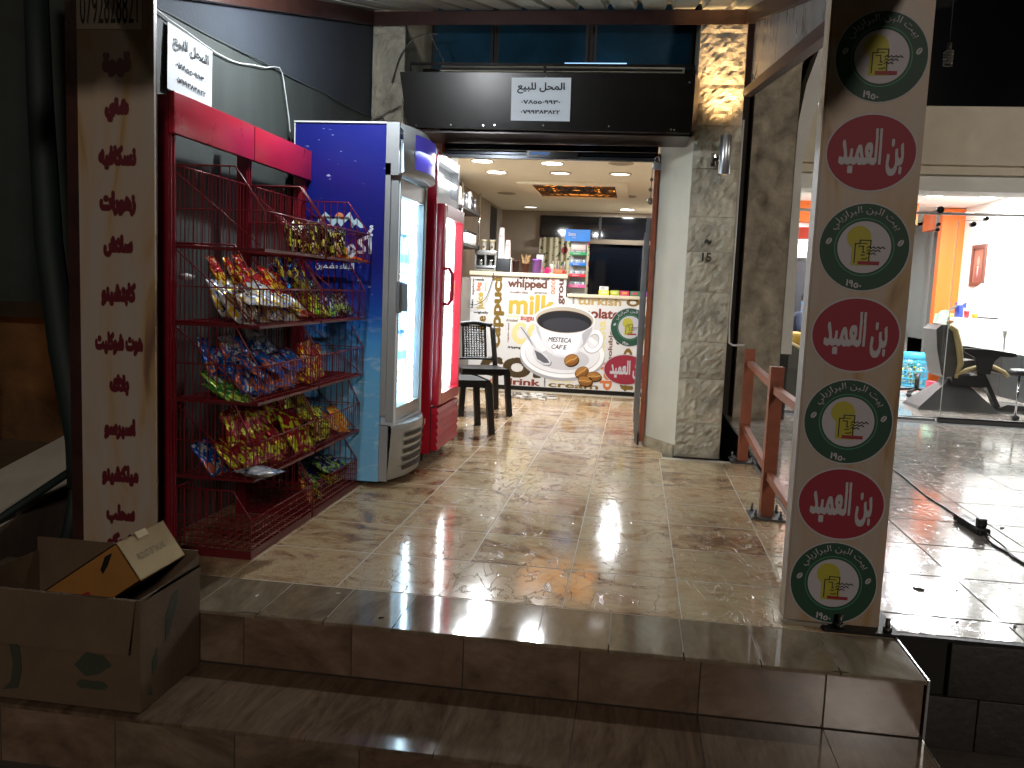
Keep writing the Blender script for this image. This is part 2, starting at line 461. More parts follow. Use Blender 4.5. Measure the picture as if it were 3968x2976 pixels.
# interior floor in the same tiles, the threshold joint is filled darker
mb = MB(); mb.box((-2.11, 6.30, -.42), (.26, 13.2, GZ))
infl = mb.build('shop_floor', m_grout); tag(infl, kind='structure')
rows2 = [rowy[-1]+.006]+[rowy[-1]+.4475*k for k in range(1, 9)]
lay(infl, [-2.105, -1.978, -1.535, -1.093, -.65, -.208, .2545], rows2, 0, m_trav)
# bull-nosed edge tiles of the upper step
steps = None
mb = MB(); mb.box((-4.2, 2.355, -.46), (.975, 2.799, -.2+GZ)); mb.box((-4.2, 2.772, -.2), (.975, 2.799, -.013)); mb.box((-4.2, 2.80, -.46), (-2.055, 3.1, GZ))
steps = mb.build('porch_steps', M('grout_dark', '#3c342c', .85)); tag(steps, kind='structure')
ex = [-2.51+.2485*k for k in range(14)]+[.9845]
def edge_mesh(name, w, d, mat, t=.012):
    mb = MB(); x, y = w/2, d/2; c = .0025
    mb.prism([(-y, -t), (-y, -c), (-y+c, 0), (y, 0), (y, -t)], 'x', -x, x); return mb.mesh(name, mat)
cache = {}
for i in range(len(ex)-1):
    w = round(ex[i+1]-ex[i]-.004, 4)
    if w not in cache: cache[w] = edge_mesh('edge_tile', w, .336, m_step)
    o = inst(cache[w], 'edge_tile', steps, ((ex[i]+ex[i+1])/2, 2.919, .0005+random.uniform(-.0003, .0003)))
    o.rotation_euler = (random.uniform(-.002, .002), random.uniform(-.002, .002), 0)
ex2 = [-4.12+.4*k for k in range(13)]+[.985]
cache = {}
for i in range(len(ex2)-1):
    w = round(ex2[i+1]-ex2[i]-.003, 4)
    if w not in cache:
        cache[w] = (edge_mesh('tread_tile', w, .422, m_tread), tile_mesh('riser_tile', w, .178, m_riser))
    o = inst(cache[w][0], 'tread_tile', steps, ((ex2[i]+ex2[i+1])/2, 2.552, -.2+random.uniform(-.0003, .0003)))
for j, (yy, z0) in enumerate(((2.768, -.104), (2.354, -.31))):
    for i in range(len(ex2)-1):
        xa, xb = ex2[i]+(-.0 if j == 0 else .17), ex2[i+1]+(0 if j == 0 else .17)
        xb = min(xb, .982)
        if j == 0 and xb < -2.2: pass
        if xb-xa < .06: continue
        w = round(xb-xa-.003, 4); k = (w, 'r')
        if k not in cache: cache[k] = tile_mesh('riser_tile', w, .186, m_riser)
        inst(cache[k], 'riser_tile', steps, ((xa+xb)/2, yy, z0), rot=(PI/2, 0, 0))
b = MB(); random.seed(5)
for (cx_, w_) in ((-1.30, .05), (-1.20, .018), (-.85, .014), (-.30, .016), (.35, .02), (.72, .03), (-.58, .012), (.12, .012)):
    b = MB(); b.poly([(cx_+w_*math.cos(2*PI*k/12)*(.7+.5*random.random()), 2.756+abs(math.sin(2*PI*k/12))*w_*.32*random.random(), .0014) for k in range(12)]); b.build('edge_chip', M('chip_dark', '#2a221b', .8), steps, fixn=False)
random.seed(11)
# a metal trim strip along the outer corner of the steps
mb = MB(); mb.box((.985, 2.762, -.19), (.991, 3.14, .004)); mb.box((.985, 2.35, -.42), (.990, 2.758, -.2)); mb.box((.985, 2.752, -.2), (.992, 2.761, .003))
mb.build('corner_trim', m_alu, steps)

# terrace of the shop next door, paved in grey
tx = [.955, 1.455, 2.0, 2.545, 3.09, 3.635, 4.18, 4.725]; ty = [3.165]+[3.362+.5225*k for k in range(12)]
mb = MB(); mb.box((.945, 3.15, -.42), (6.3, 9.45, GZ)); mb.box((.945, 9.45, -.42), (6.3, 20, GZ))
terr = mb.build('terrace_floor', M('grout_black', '#1b1815', .8)); tag(terr, kind='structure')
lay(terr, tx, ty, 0, m_terr, gap=.006)
sx = [1.5+.545*k for k in range(8)]; sy = [9.46+.545*k for k in range(13)]
lay(terr, sx, sy, 0, m_terr, gap=.003)
# stone facing below the terrace edge
k = 0; cm = {}
m_face = M('dark_stone_block', '#2f2c28', .6, var=.4, vscale=5, bump=.5, bscale=30)
for r_ in range(2):
    x = .995-.15*r_
    while x < 6:
        w = .34 if r_ else .30
        if (w) not in cm: b = MB(); b.bev((-w/2+.0015, -.014, -.0985), (w/2-.0015, .012, .0985), .004); cm[w] = b.mesh('facing_stone', m_face)
        if x > .97: inst(cm[w], 'facing_stone', terr, (x+w/2, 3.137+random.uniform(-.002, .002), -.31+.2*r_-.0))
        x += w
mb = MB(); mb.box((.93, 3.14, -.012), (6.3, 3.166, -.001)); mb.build('edge_trim', M('trim_black', '#0c0b0a', .5), terr)
# the channel between porch and terrace
mb = MB(); mb.box((.9, 3.145, -.03), (.95, 6.4, -.016)); mb.box((.895, 3.4, -.016), (.905, 6.35, .004)); mb.box((.944, 3.4, -.016), (.954, 6.35, .004))
tag(mb.build('floor_channel', M('channel_brown', '#3b2a20', .6, var=.3)), kind='structure')

# ------------------------------------------------------------------ side wall with shade net
m_wall = M('slate_blue_wall', '#363b44', .85, var=.12, vscale=2.5, bump=.2, bscale=90)
net = bpy.data.materials.new('woven_shade_net'); net.use_nodes = True
nt = net.node_tree; p = nt.nodes['Principled BSDF']; tc = nt.nodes.new('ShaderNodeTexCoord')
ck = nt.nodes.new('ShaderNodeTexChecker'); ck.inputs['Scale'].default_value = 130
ck.inputs[1].default_value = (.030, .036, .034, 1); ck.inputs[2].default_value = (.062, .070, .066, 1)
nn = nt.nodes.new('ShaderNodeTexNoise'); nn.inputs['Scale'].default_value = 3.0; nn.inputs['Detail'].default_value = 5
mp_ = nt.nodes.new('ShaderNodeMapping'); mp_.inputs['Scale'].default_value = (1, 2.2, .35)
nt.links.new(tc.outputs['Object'], ck.inputs[0]); nt.links.new(tc.outputs['Object'], mp_.inputs[0]); nt.links.new(mp_.outputs[0], nn.inputs[0])
mr_ = nt.nodes.new('ShaderNodeMapRange'); mr_.inputs['To Min'].default_value = .6; mr_.inputs['To Max'].default_value = 1.4
nt.links.new(nn.outputs['Fac'], mr_.inputs['Value']); sc_ = nt.nodes.new('ShaderNodeVectorMath'); sc_.operation = 'SCALE'
nt.links.new(ck.outputs[0], sc_.inputs[0]); nt.links.new(mr_.outputs[0], sc_.inputs['Scale']); nt.links.new(sc_.outputs[0], p.inputs['Base Color'])
p.inputs['Roughness'].default_value = .7
sw = thing('side_wall', 'tall slate blue wall along the left side of the porch, its lower part covered by dark net', 'wall', (-2.1, 4.8, 0))
mb = MB(); mb.box((-2.32, 3.42, 0), (-2.06, 7.4, 4.2)); mb.build('wall_body', m_wall, sw)
mb = MB()
NY, NZ = 40, 14
vs = []
for i in range(NY+1):
    y = 3.25+(6.6-3.25)*i/NY; top = 2.283+(y-3.44)*.0456
    for j in range(NZ+1):
        vs.append((-2.047+.006*math.sin(y*5+j)+.008*mnoise.noise((y*2.5, j*.5, 0)), y, top*j/NZ+(.006*math.sin(i*1.7) if j == NZ else 0)))
mb.add(vs, [(i*(NZ+1)+j, (i+1)*(NZ+1)+j, (i+1)*(NZ+1)+j+1, i*(NZ+1)+j+1) for i in range(NY) for j in range(NZ)], True)
mb.build('shade_net', net, sw)
mb = MB(); mb.tube([(-2.04, 3.25+.3*k, 2.283+(.3*k-.19)*.0456+.004*math.sin(k*2)) for k in range(12)], .005, 5); mb.build('net_hem', M('net_hem', '#3d4442', .7), sw)

# ------------------------------------------------------------------ canopy
def zb(y): return 3.045-.257*(6.2-y)
can = thing('porch_canopy', 'sloping ribbed metal canopy on dark brown beams above the porch', 'canopy', (-.65, 4.6, 2.7))
mb = MB(); prof = []
x = -2.06
while x < .74:                                        # trapezoid ribs every 20 cm
    prof += [(x, 0), (x+.145, 0), (x+.16, .035), (x+.185, .035)]; x += .20
prof = [(a-.0, b) for a, b in prof]
ya, yb_ = 2.25, 6.18
sheets = [prof[i:i+21] for i in range(0, len(prof)-1, 20)]
for sh in sheets:
    mb = MB(); vs = []
    for (a, b) in sh: vs += [(a, ya, zb(ya)+.10+b), (a, yb_, zb(yb_)+.10+b)]
    n = len(sh); vs += [(v[0], v[1], v[2]+.0015) for v in vs]; o = 2*n
    mb.add(vs, [(2*i, 2*i+2, 2*i+3, 2*i+1) for i in range(n-1)]+[(o+2*i, o+2*i+1, o+2*i+3, o+2*i+2) for i in range(n-1)], False)
    mb.build('roof_sheet', m_sheet, can, fixn=False)
def beam(x0, x1, y0, y1, dz0=0, dz1=.095, name='beam', mat=None):
    b = MB(); b.add([(x0, y0, zb(y0)+dz0), (x1, y0, zb(y0)+dz0), (x1, y1, zb(y1)+dz0), (x0, y1, zb(y1)+dz0),
                     (x0, y0, zb(y0)+dz1), (x1, y0, zb(y0)+dz1), (x1, y1, zb(y1)+dz1), (x0, y1, zb(y1)+dz1)],
                    [(0,3,2,1),(4,5,6,7),(0,1,5,4),(1,2,6,5),(2,3,7,6),(3,0,4,7)], False)
    return b.build(name, mat or m_brown, can)
beam(-2.045, .70, 6.19, 6.25)                 # back
beam(-2.045, -1.985, 2.25, 6.185)             # left
beam(.635, .695, 2.25, 6.185)                 # right
beam(-1.98, .63, 3.0, 3.06)                   # front
# side frame with sheet metal on the right
b = MB(); b.bar((.662, 6.03, 2.555), (.655, 3.25, 2.165), .055, .055); b.build('lower_rail', m_brown, can)
b = MB(); b.bar((.662, 6.06, 2.54), (.662, 6.06, 3.0), .05, .05); b.build('upright', m_brown, can)
b = MB(); b.add([(.672, 5.98, 2.575), (.672, 3.3, 2.20), (.672, 3.3, zb(3.3)+.02), (.672, 5.98, zb(5.98)+.01)], [(0, 1, 2, 3)])
b.add([(.679, 5.98, 2.575), (.679, 3.3, 2.20), (.679, 3.3, zb(3.3)+.02), (.679, 5.98, zb(5.98)+.01)], [(0, 3, 2, 1)])
b.build('side_panel', M('streaked_sheet_metal', '#8d8f90', .3, .55, var=.5, vscale=5, stretch=(1, 3, .6), rvar=.15), can)
# porch lamp hanging just under the sheets
pl = thing('porch_lamp', 'white compact lamp hanging under the canopy over the snack rack', 'lamp', (-1.42, 4.1, 2.55))
b = MB(); b.tube([(-1.50, 4.1, 2.592), (-1.54, 4.1, 2.592)], .012, 10); b.build('socket', m_white, pl)
b = MB(); b.tube([(-1.49+.004*t, 4.1+.010*math.cos(t*.9), 2.590+.010*math.sin(t*.9)) for t in range(26)], .005, 6)
b.build('bulb', M('porch_bulb_glow', '#ffffff', .5, emit=40, ecol=COOL), pl)
point('porch_lamp_light', (-1.42, 4.1, 2.558), PW['porch'], COOL, .03)

# ------------------------------------------------------------------ stone pillars
m_stone = M('rough_limestone', '#b3ab98', .85, var=.42, vscale=5, bump=1.0, bscale=26, bdist=.016)
m_stone2 = M('pale_dressed_stone', '#a9a391', .8, var=.25, vscale=5, bump=.3, bscale=50)
m_cream = M('cream_plaster', '#cdc9b8', .6, var=.07, vscale=3, bump=.08, bscale=60)
def rock_face(b, x0, x1, z0, z1, y, amp=.015, nx=13, nz=11, seed=0, axis='y', depth=.05):
    """split-face block: a displaced front, dressed edges"""
    vs = []
    for i in range(nx+1):
        for j in range(nz+1):
            u, v = i/nx, j/nz; e = min(u, 1-u, v, 1-v)
            d = (.25 if e == 0 else .5+.5*min(1, e*6))*amp*(.7+.7*mnoise.noise((u*3.1+seed*7.3, v*2.7, seed*1.7))+1.3*mnoise.noise((u*9.3, v*8.1+seed*3.1, 4.1)))
            X = x0+(x1-x0)*u; Z = z0+(z1-z0)*v
            vs.append((X, y-d, Z) if axis == 'y' else (y+d, X, Z))
    fs = [(i*(nz+1)+j, (i+1)*(nz+1)+j, (i+1)*(nz+1)+j+1, i*(nz+1)+j+1) for i in range(nx) for j in range(nz)]
    b.add(vs, fs, False)
    if axis == 'y': b.box((x0, y+.001, z0), (x1, y+depth, z1))
def stone_pillar(name_label, x0, x1, y0, y1, side_stones, loc):
    t = thing('stone_pillar', name_label, 'pillar', loc)
    b = MB(); b.box((x0+.012, y0+.03, 0), (x1-.012, y1, 3.6)); b.build('core', m_stone2, t)
    z = 0; k = 0; hs = [.26, .33, .27, .36, .29, .25, .34, .30, .28, .35, .30]
    while z < 3.2:
        h = hs[k % len(hs)]; b = MB(); rock_face(b, x0, x1, z+.0015, z+h-.0015, y0+.0, seed=k+loc[0]*3)
        b.build('stone_block', m_stone, t); z += h; k += 1
    return t
sp = stone_pillar('rough stone pillar right of the shop door, with the wall lamp on it', .345, .672, 6.36, 7.25, True, (.5, 6.4, 0))
b = MB(); text_on(b, '15', (.452, 6.316, 1.44), (1, 0, 0), (0, 0, 1), h=.062, bold=.07, res=26)
text_on(b, '~', (.462, 6.314, 1.56), (1, 0, 0), (0, 0, 1), w=.05, h=.04, bold=.3, res=10); b.build('painted_number', M('black_paint', '#2c2923', .7), sp)
sp2 = stone_pillar('rough stone pillar behind the blue cooler at the left end of the sign board', -2.045, -1.80, 6.36, 7.25, True, (-1.9, 6.4, 0))
# splayed plaster reveals of the shop door
rv = thing('door_reveal', 'cream plastered reveal between the shop door and the right stone pillar', 'wall', (.25, 6.55, 0))
b = MB(); b.prism([(.345, 6.39), (.34, 6.40), (.122, 6.77), (.122, 7.2), (.345, 7.2)], 'z', 0.0, 2.33); b.build('plaster', m_cream, rv)
b = MB(); b.bar((.338, 6.385, 0.0), (.116, 6.762, 0.0), .012, .16); b.build('skirting', M('stained_skirting', '#a3977e', .6, var=.4, vscale=14), rv)
rv = thing('door_reveal', 'cream plastered reveal behind the coolers on the left of the shop door', 'wall', (-1.66, 6.55, 0))
b = MB(); b.prism([(-1.80, 6.39), (-1.80, 7.2), (-1.55, 7.2), (-1.55, 6.60)], 'z', 0.0, 2.40); b.build('plaster', m_cream, rv)
# wall above the shop door, upper windows
up = thing('upper_wall', 'dark recessed wall and window band above the shop sign board', 'wall', (-.7, 7.2, 2.4))
b = MB(); b.box((-1.82, 6.95, 2.42), (.36, 7.2, 2.93)); b.build('lintel', m_dark, up)
b = MB(); b.box((-1.82, 7.22, 2.93), (.36, 7.5, 4.2)); b.build('recess', M('night_recess', '#0b0d12', .6), up)
for x0, x1 in ((-1.79, -1.28), (-1.25, -.50), (-.45, .335)):
    f = MB(); f.box((x0, 7.16, 2.935), (x1, 7.215, 3.6)); fo = f.build('window_frame', m_black, up)
    f = MB(); f.quad((x0+.02, 7.155, 2.96), (x1-.02, 7.155, 2.96), (x1-.02, 7.155, 3.6), (x0+.02, 7.155, 3.6))
    f.build('pane', M('bluish_reflection_glass', '#1d4258', .16, .3, var=.6, vscale=1.5), fo)  # blue in the pane colour stands for bluish reflections
f = MB(); f.bar((-.68, 7.13, 3.022), (-.18, 7.13, 3.022), .012, .010); f.build('window_glow_bar', M('sill_glow', '#9fd0ff', .5, emit=.9), up)  # emissive bar imitates a faint bluish glow at the window foot, no lamp

# ------------------------------------------------------------------ sign board, shutter, door frame
fb = thing('sign_board', 'long dark brown metal sign board over the shop door', 'sign', (-.69, 5.98, 2.3))
b = MB(); b.add([(-1.665, 6.0, 2.29), (.30, 6.0, 2.28), (.305, 5.945, 2.655), (-1.715, 5.945, 2.655), (-1.665, 6.05, 2.29), (.30, 6.05, 2.28), (.305, 6.0, 2.655), (-1.715, 6.0, 2.655)],
      [(0,3,2,1),(4,5,6,7),(0,1,5,4),(1,2,6,5),(2,3,7,6),(3,0,4,7)], False)
b.build('front_panel', M('brushed_dark_panel', '#140f0d', .30, .45, var=.10, vscale=20, stretch=(3, 1, .08), rvar=.03), fb)
b = MB(); b.add([(.305, 6.0, 2.29), (.345, 6.20, 2.33), (.35, 6.16, 2.66), (.31, 5.95, 2.655)], [(0, 1, 2, 3)]); b.build('side_panel', m_brown, fb)
b = MB(); b.add([(-1.67, 6.0, 2.29), (-1.74, 6.2, 2.33), (-1.77, 6.16, 2.63), (-1.72, 5.95, 2.63)], [(0, 1, 2, 3)]); b.build('side_panel', m_brown, fb)
b = MB(); b.box((-1.66, 6.06, 2.268), (.30, 6.5, 2.282)); b.build('underside', M('underside_brown', '#2a1f1b', .3, .3), fb)
b = MB(); b.bar((-1.635, 5.95, 2.712), (.30, 5.95, 2.703), .016); b.bar((-1.635, 5.95, 2.66), (-1.635, 5.95, 2.712), .014); b.bar((.295, 5.95, 2.66), (.295, 5.95, 2.703), .014)
b.bar((-.70, 5.95, 2.66), (-.70, 5.95, 2.70), .018); b.bar((-1.46, 5.97, 2.683), (.22, 5.97, 2.678), .012); b.build('top_rail', m_dark, fb)
for x_, z_ in ((-1.60, 2.305), (-1.35, 2.31), (-.70, 2.315), (-.69, 2.625), (-.25, 2.315), (.17, 2.30), (.27, 2.60), (.19, 2.298), (-1.12, 2.31), (-1.04, 2.313)):
    b = MB(); b.disc((x_, 6.0-(z_-2.28)*.147-.004, z_), .006, 'y', 8); b.build('screw', m_chrome, fb)
b = MB(); b.box((-1.46, 6.1, 2.700), (.24, 6.34, 2.735)); tag(b.build('stone_ledge', m_stone2), 'pale ledge running behind the rails of the sign board', 'ledge')
def paper(name_label, O, U, V, w, h, curl=.0):
    t = thing('paper_notice', name_label, 'notice', O)
    O = Vector(O); U = Vector(U).normalized(); V = Vector(V).normalized(); N = U.cross(V)
    b = MB(); n = 10; vs = []
    for i in range(n+1):
        for j in range(n+1):
            u, v = i/n, j/n
            d = curl*(max(0, u-.75)**2*9*(1-v)+.25*math.sin(u*5)*math.sin(v*4))
            vs.append(O+U*w*u+V*h*v+N*(.003+d*.1))
    fs = [(i*(n+1)+j, (i+1)*(n+1)+j, (i+1)*(n+1)+j+1, i*(n+1)+j+1) for i in range(n) for j in range(n)]
    b.add(vs, fs, True); b.build('sheet', M('white_paper', '#d5d9de', .55), t, fixn=False)
    for s, v, ww, hh, bd in (('المحل للبيع', .63, w*.80, h*.26, .022), ('٠٧٨٥٥٠٩٩٣٠', .395, w*.66, h*.09, .06), ('٠٧٩٩٣٨٣٨٢٢', .165, w*.66, h*.09, .06)):
        q = MB(); text_on(q, s, O+U*(w/2-ww/2)+V*(h*v)+N*(.0065+curl*.05), U, V, w=ww, h=hh, bold=bd, res=44)
        q.build('text_line', M('black_ink', '#14161c', .6), t, fixn=False)
    return t
paper('white paper sale notice with Arabic writing stuck on the middle of the sign board', (-.925, 5.981, 2.342), (1, 0, 0), (0, -.145, 1), .408, .282)
paper('white paper sale notice with Arabic writing hung on the left wall net', (-2.034, 3.50, 1.975), (0, 1, -.045), (-.0, .02, 1), .385, .275, curl=.03)

sh = thing('roller_shutter', 'rolled up black metal shutter under the sign board', 'shutter', (-.69, 6.45, 2.16))
for k in range(4):
    b = MB(); z0 = 2.17+.048*k; y0 = 6.44+.005*k
    b.add([(x_, y0+dy, z0+dz) for x_ in (-1.49, .10) for dy, dz in ((0, 0), (-.012, .014), (-.012, .030), (0, .044), (.02, .044), (.02, 0))],
          [(0, 6, 7, 1), (1, 7, 8, 2), (2, 8, 9, 3), (3, 9, 10, 4), (4, 10, 11, 5), (5, 11, 6, 0), (0, 1, 2, 3, 4, 5), (11, 10, 9, 8, 7, 6)], False)
    b.build('slat', M('black_gloss_slat', '#191b20', .2, .8), sh)
b = MB(); b.bar((-1.49, 6.43, 2.163), (.10, 6.43, 2.160), .05, .022); b.build('bottom_bar', M('grey_worn_bar', '#3b3d42', .25, .7, var=.4, vscale=12), sh)
b = MB(); b.bar((-.86, 6.40, 2.185), (-.48, 6.40, 2.178), .02, .045); b.build('handle', m_dark, sh)
b = MB(); b.bar((-.84, 6.388, 2.19), (-.69, 6.388, 2.187), .004, .02); b.build('blue_sticker', M('blue_sticker', '#1c5fae', .4), sh)
b = MB(); b.box((-1.55, 6.5, 2.36), (.14, 6.9, 2.42)); b.build('shutter_box', m_dark, sh)
pk = thing('padlock', 'silver padlock hanging open from the right end of the shutter', 'padlock', (.095, 6.36, 2.09))
b = MB(); b.bev((.065, 6.35, 2.085), (.125, 6.37, 2.135), .004); b.build('lock_body', m_alu, pk)
b = MB(); b.tube([(.078+.017*(1-math.cos(t*PI/8)), 6.36, 2.135+.022+.02*math.sin(t*PI/8)) for t in range(9)]+[(.112, 6.36, 2.136)], .0045, 6); b.tube([(.078, 6.36, 2.135), (.078, 6.36, 2.157)], .0045, 6); b.build('shackle', m_chrome, pk)
df = thing('door_frame', 'reddish brown steel frame of the shop entrance', 'door frame', (-.69, 6.78, 0))
b = MB(); b.box((.085, 6.74, .03), (.121, 6.86, 2.26)); b.build('jamb', m_rust, df)
b = MB(); b.box((-1.549, 6.60, 0), (-1.505, 6.74, 2.36)); b.build('jamb', m_rust, df)
b = MB(); b.box((.070, 6.735, 0), (.084, 6.85, .09)); b.build('worn_foot', M('black_worn', '#1c1512', .7), df)

# wall lamp
sc = thing('wall_lamp', 'brushed metal cylinder lamp on the right stone pillar throwing warm light upwards', 'lamp', (.55, 6.2, 2.04))
b = MB(); b.lathe([(.0375, 0), (.040, .004), (.040, .262), (.0375, .266)], (.555, 6.205, 2.04), 20, cap=False)
b.disc((.555, 6.205, 2.046), .038, 'z', 20); b.build('cylinder', m_alu, sc)
b = MB(); b.bev((.465, 6.27, 2.10), (.505, 6.33, 2.20), .004); b.bar((.49, 6.27, 2.15), (.53, 6.22, 2.15), .025, .03); b.build('bracket', m_chrome, sc)
b = MB(); b.disc((.555, 6.205, 2.275), .033, 'z', 16); b.build('bulb', M('warm_bulb', '#ffb35a', .5, emit=25, ecol=WARM), sc)
sl = bpy.data.lights.new('wall_lamp_light', 'SPOT'); sl.energy = PW['sconce']*6; sl.color = (1, .62, .30); sl.spot_size = R(78); sl.spot_blend = 1.0; sl.shadow_soft_size = .05
slo = bpy.data.objects.new('wall_lamp_light', sl); COL.objects.link(slo); slo.location = (.535, 6.17, 2.30); slo.rotation_euler = (R(180)+R(-12), 0, 0)

# conduit beside the pillar
b = MB(); b.tube([(.685, 6.40, 2.45), (.683, 6.40, 1.0), (.69, 6.39, .86), (.72, 6.38, .845), (.80, 6.38, .85)], .008, 8)
tag(b.build('conduit', m_white), 'thin white conduit running down beside the right stone pillar', 'pipe')
# ------------------------------------------------------------------ printed emblems
INK = dict(green=M('emblem_green', '#0a3b28', .62), green2=M('emblem_light_green', '#3a7a5a', .62), wht=M('emblem_white', '#a9a6ab', .62), yel=M('emblem_yellow', '#a09a2c', .62),
           red=M('emblem_red', '#83142a', .62), blk=M('emblem_black', '#121412', .62))
def ring(b, C, U, V, rx, rz, a0=0, a1=2*PI, n=44, t=.003):
    C = Vector(C); U = Vector(U); V = Vector(V); vs = []
    for i in range(n+1):
        a = a0+(a1-a0)*i/n
        for k in (1, -1): vs.append(C+U*(rx+k*t)*math.cos(a)+V*(rz+k*t)*math.sin(a))
    b.add(vs, [(2*i, 2*i+2, 2*i+3, 2*i+1) for i in range(n)], False)
def ell(b, C, U, V, rx, rz, n=44):
    C = Vector(C); U = Vector(U); V = Vector(V)
    b.poly([C+U*rx*math.cos(2*PI*i/n)+V*rz*math.sin(2*PI*i/n) for i in range(n)])
def pol(b, C, U, V, s, pts): C = Vector(C); U = Vector(U); V = Vector(V); b.poly([C+U*s*x+V*s*z for x, z in pts])
def strip(b, C, U, V, s, pts, t=.012):
    """thin printed line"""
    C = Vector(C); U = Vector(U); V = Vector(V)
    for (x0, z0), (x1, z1) in zip(pts[:-1], pts[1:]):
        d = Vector((x1-x0, z1-z0)); 
        if d.length == 0: continue
        d.normalize(); q = Vector((-d.y, d.x))*t
        x0e, z0e, x1e, z1e = x0-d.x*t*.8, z0-d.y*t*.8, x1+d.x*t*.8, z1+d.y*t*.8
        b.poly([C+U*s*(x0e+q.x)+V*s*(z0e+q.y), C+U*s*(x1e+q.x)+V*s*(z1e+q.y), C+U*s*(x1e-q.x)+V*s*(z1e-q.y), C+U*s*(x0e-q.x)+V*s*(z0e-q.y)])
MATS = [INK['green'], INK['wht'], INK['yel'], INK['blk'], INK['red'], INK['green2']]
def green_emblem(parent, C, U, V, r, clipx=None):
    C = Vector(C); U = Vector(U).normalized(); V = Vector(V).normalized(); N = U.cross(V); e = .0006
    b = MB(); b.cur = 1; ell(b, C, U, V, r*1.03, r*1.03); b.cur = 0; ell(b, C+N*e, U, V, r, r)
    b.cur = 5; ring(b, C+N*2*e, U, V, r*.66, r*.66, t=r*.012); b.cur = 1; ell(b, C+N*2*e, U, V, r*.60, r*.60)
    b.cur = 2; ell(b, C+N*3*e-U*r*.13+V*r*.22, U, V, r*.27, r*.27, 24); pol(b, C+N*3.5*e, U, V, r, [(-.27, -.42), (.16, -.42), (.16, .18), (-.27, .18)])
    b.cur = 3
    strip(b, C+N*5*e, U, V, r, [(-.2, -.36), (-.2, .08), (-.1, .08), (-.1, .16), (.14, .16), (.14, -.02)])
    strip(b, C+N*5*e, U, V, r, [(.12, -.1), (.12, -.34)]); strip(b, C+N*5*e, U, V, r, [(-.12, .02), (-.02, .02), (-.02, -.12), (.02, -.12)])
    strip(b, C+N*5*e, U, V, r, [(-.08, .09), (.06, .09)], .009); strip(b, C+N*5*e, U, V, r, [(-.06, -.18), (.02, -.18)]); strip(b, C+N*5*e, U, V, r, [(-.04, -.27), (.04, -.27), (.08, -.24)])
    for k in range(3):
        strip(b, C+N*5*e, U, V, r, [(.06+.05*i, -.0-.07*k+(.018 if i % 2 else -.018)) for i in range(9-2*k)], .011)
    b.cur = 4; pol(b, C+N*6*e, U, V, r, [(-.12, -.40), (.36, -.40), (.36, -.32), (-.12, -.32)])
    b.cur = 1
    for s_ in (-1, 1):
        ell(b, C+N*3*e+U*r*.80*s_+V*r*.12, (U*.8+V*.6*-1).normalized(), (U*.6+V*.8).normalized(), r*.055, r*.085, 14)
    b.cur = 0
    for s_ in (-1, 1): strip(b, C+N*4*e+U*r*.80*s_+V*r*.12, U, V, r, [(-.03, -.04), (.0, .0), (.03, .05)], .008)
    b.cur = 1
    text_arc(b, 'بيت البن البرازيلي', C+N*4*e, U, V, r*.71, r*.24, PI*.84, PI*.17, bold=.012, res=26)
    text_on(b, '١٩٥٠', C+N*4*e-U*r*.36-V*r*.90, (U*.97-V*.2).normalized(), (V*.97+U*.2).normalized(), w=r*.36, h=r*.16, bold=.05, res=20)
    return b.build('green_round_emblem', MATS, parent, fixn=False)
def red_emblem(parent, C, U, V, rx, rz):
    C = Vector(C); U = Vector(U).normalized(); V = Vector(V).normalized(); N = U.cross(V); e = .0006
    b = MB(); b.cur = 1; ell(b, C, U, V, rx*1.04, rz*1.05); b.cur = 4; ell(b, C+N*e, U, V, rx, rz); b.cur = 1
    text_on(b, 'بن العميد', C+N*3*e+V*rz*.02, U, V, w=rx*1.46, h=rz*1.24, bold=.05, res=56, center=True)
    return b.build('red_oval_emblem', MATS, parent, fixn=False)

# creamy printed banner cloth with brown swirls
bn = bpy.data.materials.new('banner_print'); bn.use_nodes = True; nt = bn.node_tree; p = nt.nodes['Principled BSDF']
tc = nt.nodes.new('ShaderNodeTexCoord'); mp_ = nt.nodes.new('ShaderNodeMapping'); mp_.inputs['Scale'].default_value = (1.6, 1, .28); mp_.inputs['Rotation'].default_value = (0, .25, 0)
wv = nt.nodes.new('ShaderNodeTexNoise'); wv.inputs['Scale'].default_value = 3.4; wv.inputs['Detail'].default_value = 3; wv.inputs['Distortion'].default_value = 1.4
rp = nt.nodes.new('ShaderNodeValToRGB'); e = rp.color_ramp.elements
e[0].position = .40; e[0].color = (*lin('#a0958a'), 1); e[1].position = .68; e[1].color = (*lin('#6f5140'), 1)
k = e.new(.55); k.color = (*lin('#a08c76'), 1); k = e.new(.60); k.color = (*lin('#9a8058'), 1)
nt.links.new(tc.outputs['Object'], mp_.inputs[0]); nt.links.new(mp_.outputs[0], wv.inputs[0]); nt.links.new(wv.outputs['Fac'], rp.inputs[0]); nt.links.new(rp.outputs[0], p.inputs['Base Color'])
p.inputs['Roughness'].default_value = .5
b1 = nt.nodes.new('ShaderNodeBump'); b1.inputs['Strength'].default_value = .25; b1.inputs['Distance'].default_value = .004
n1 = nt.nodes.new('ShaderNodeTexNoise'); n1.inputs['Scale'].default_value = 14; n1.inputs['Detail'].default_value = 4; nt.links.new(mp_.outputs[0], n1.inputs[0]); nt.links.new(n1.outputs['Fac'], b1.inputs['Height']); nt.links.new(b1.outputs[0], p.inputs['Normal'])

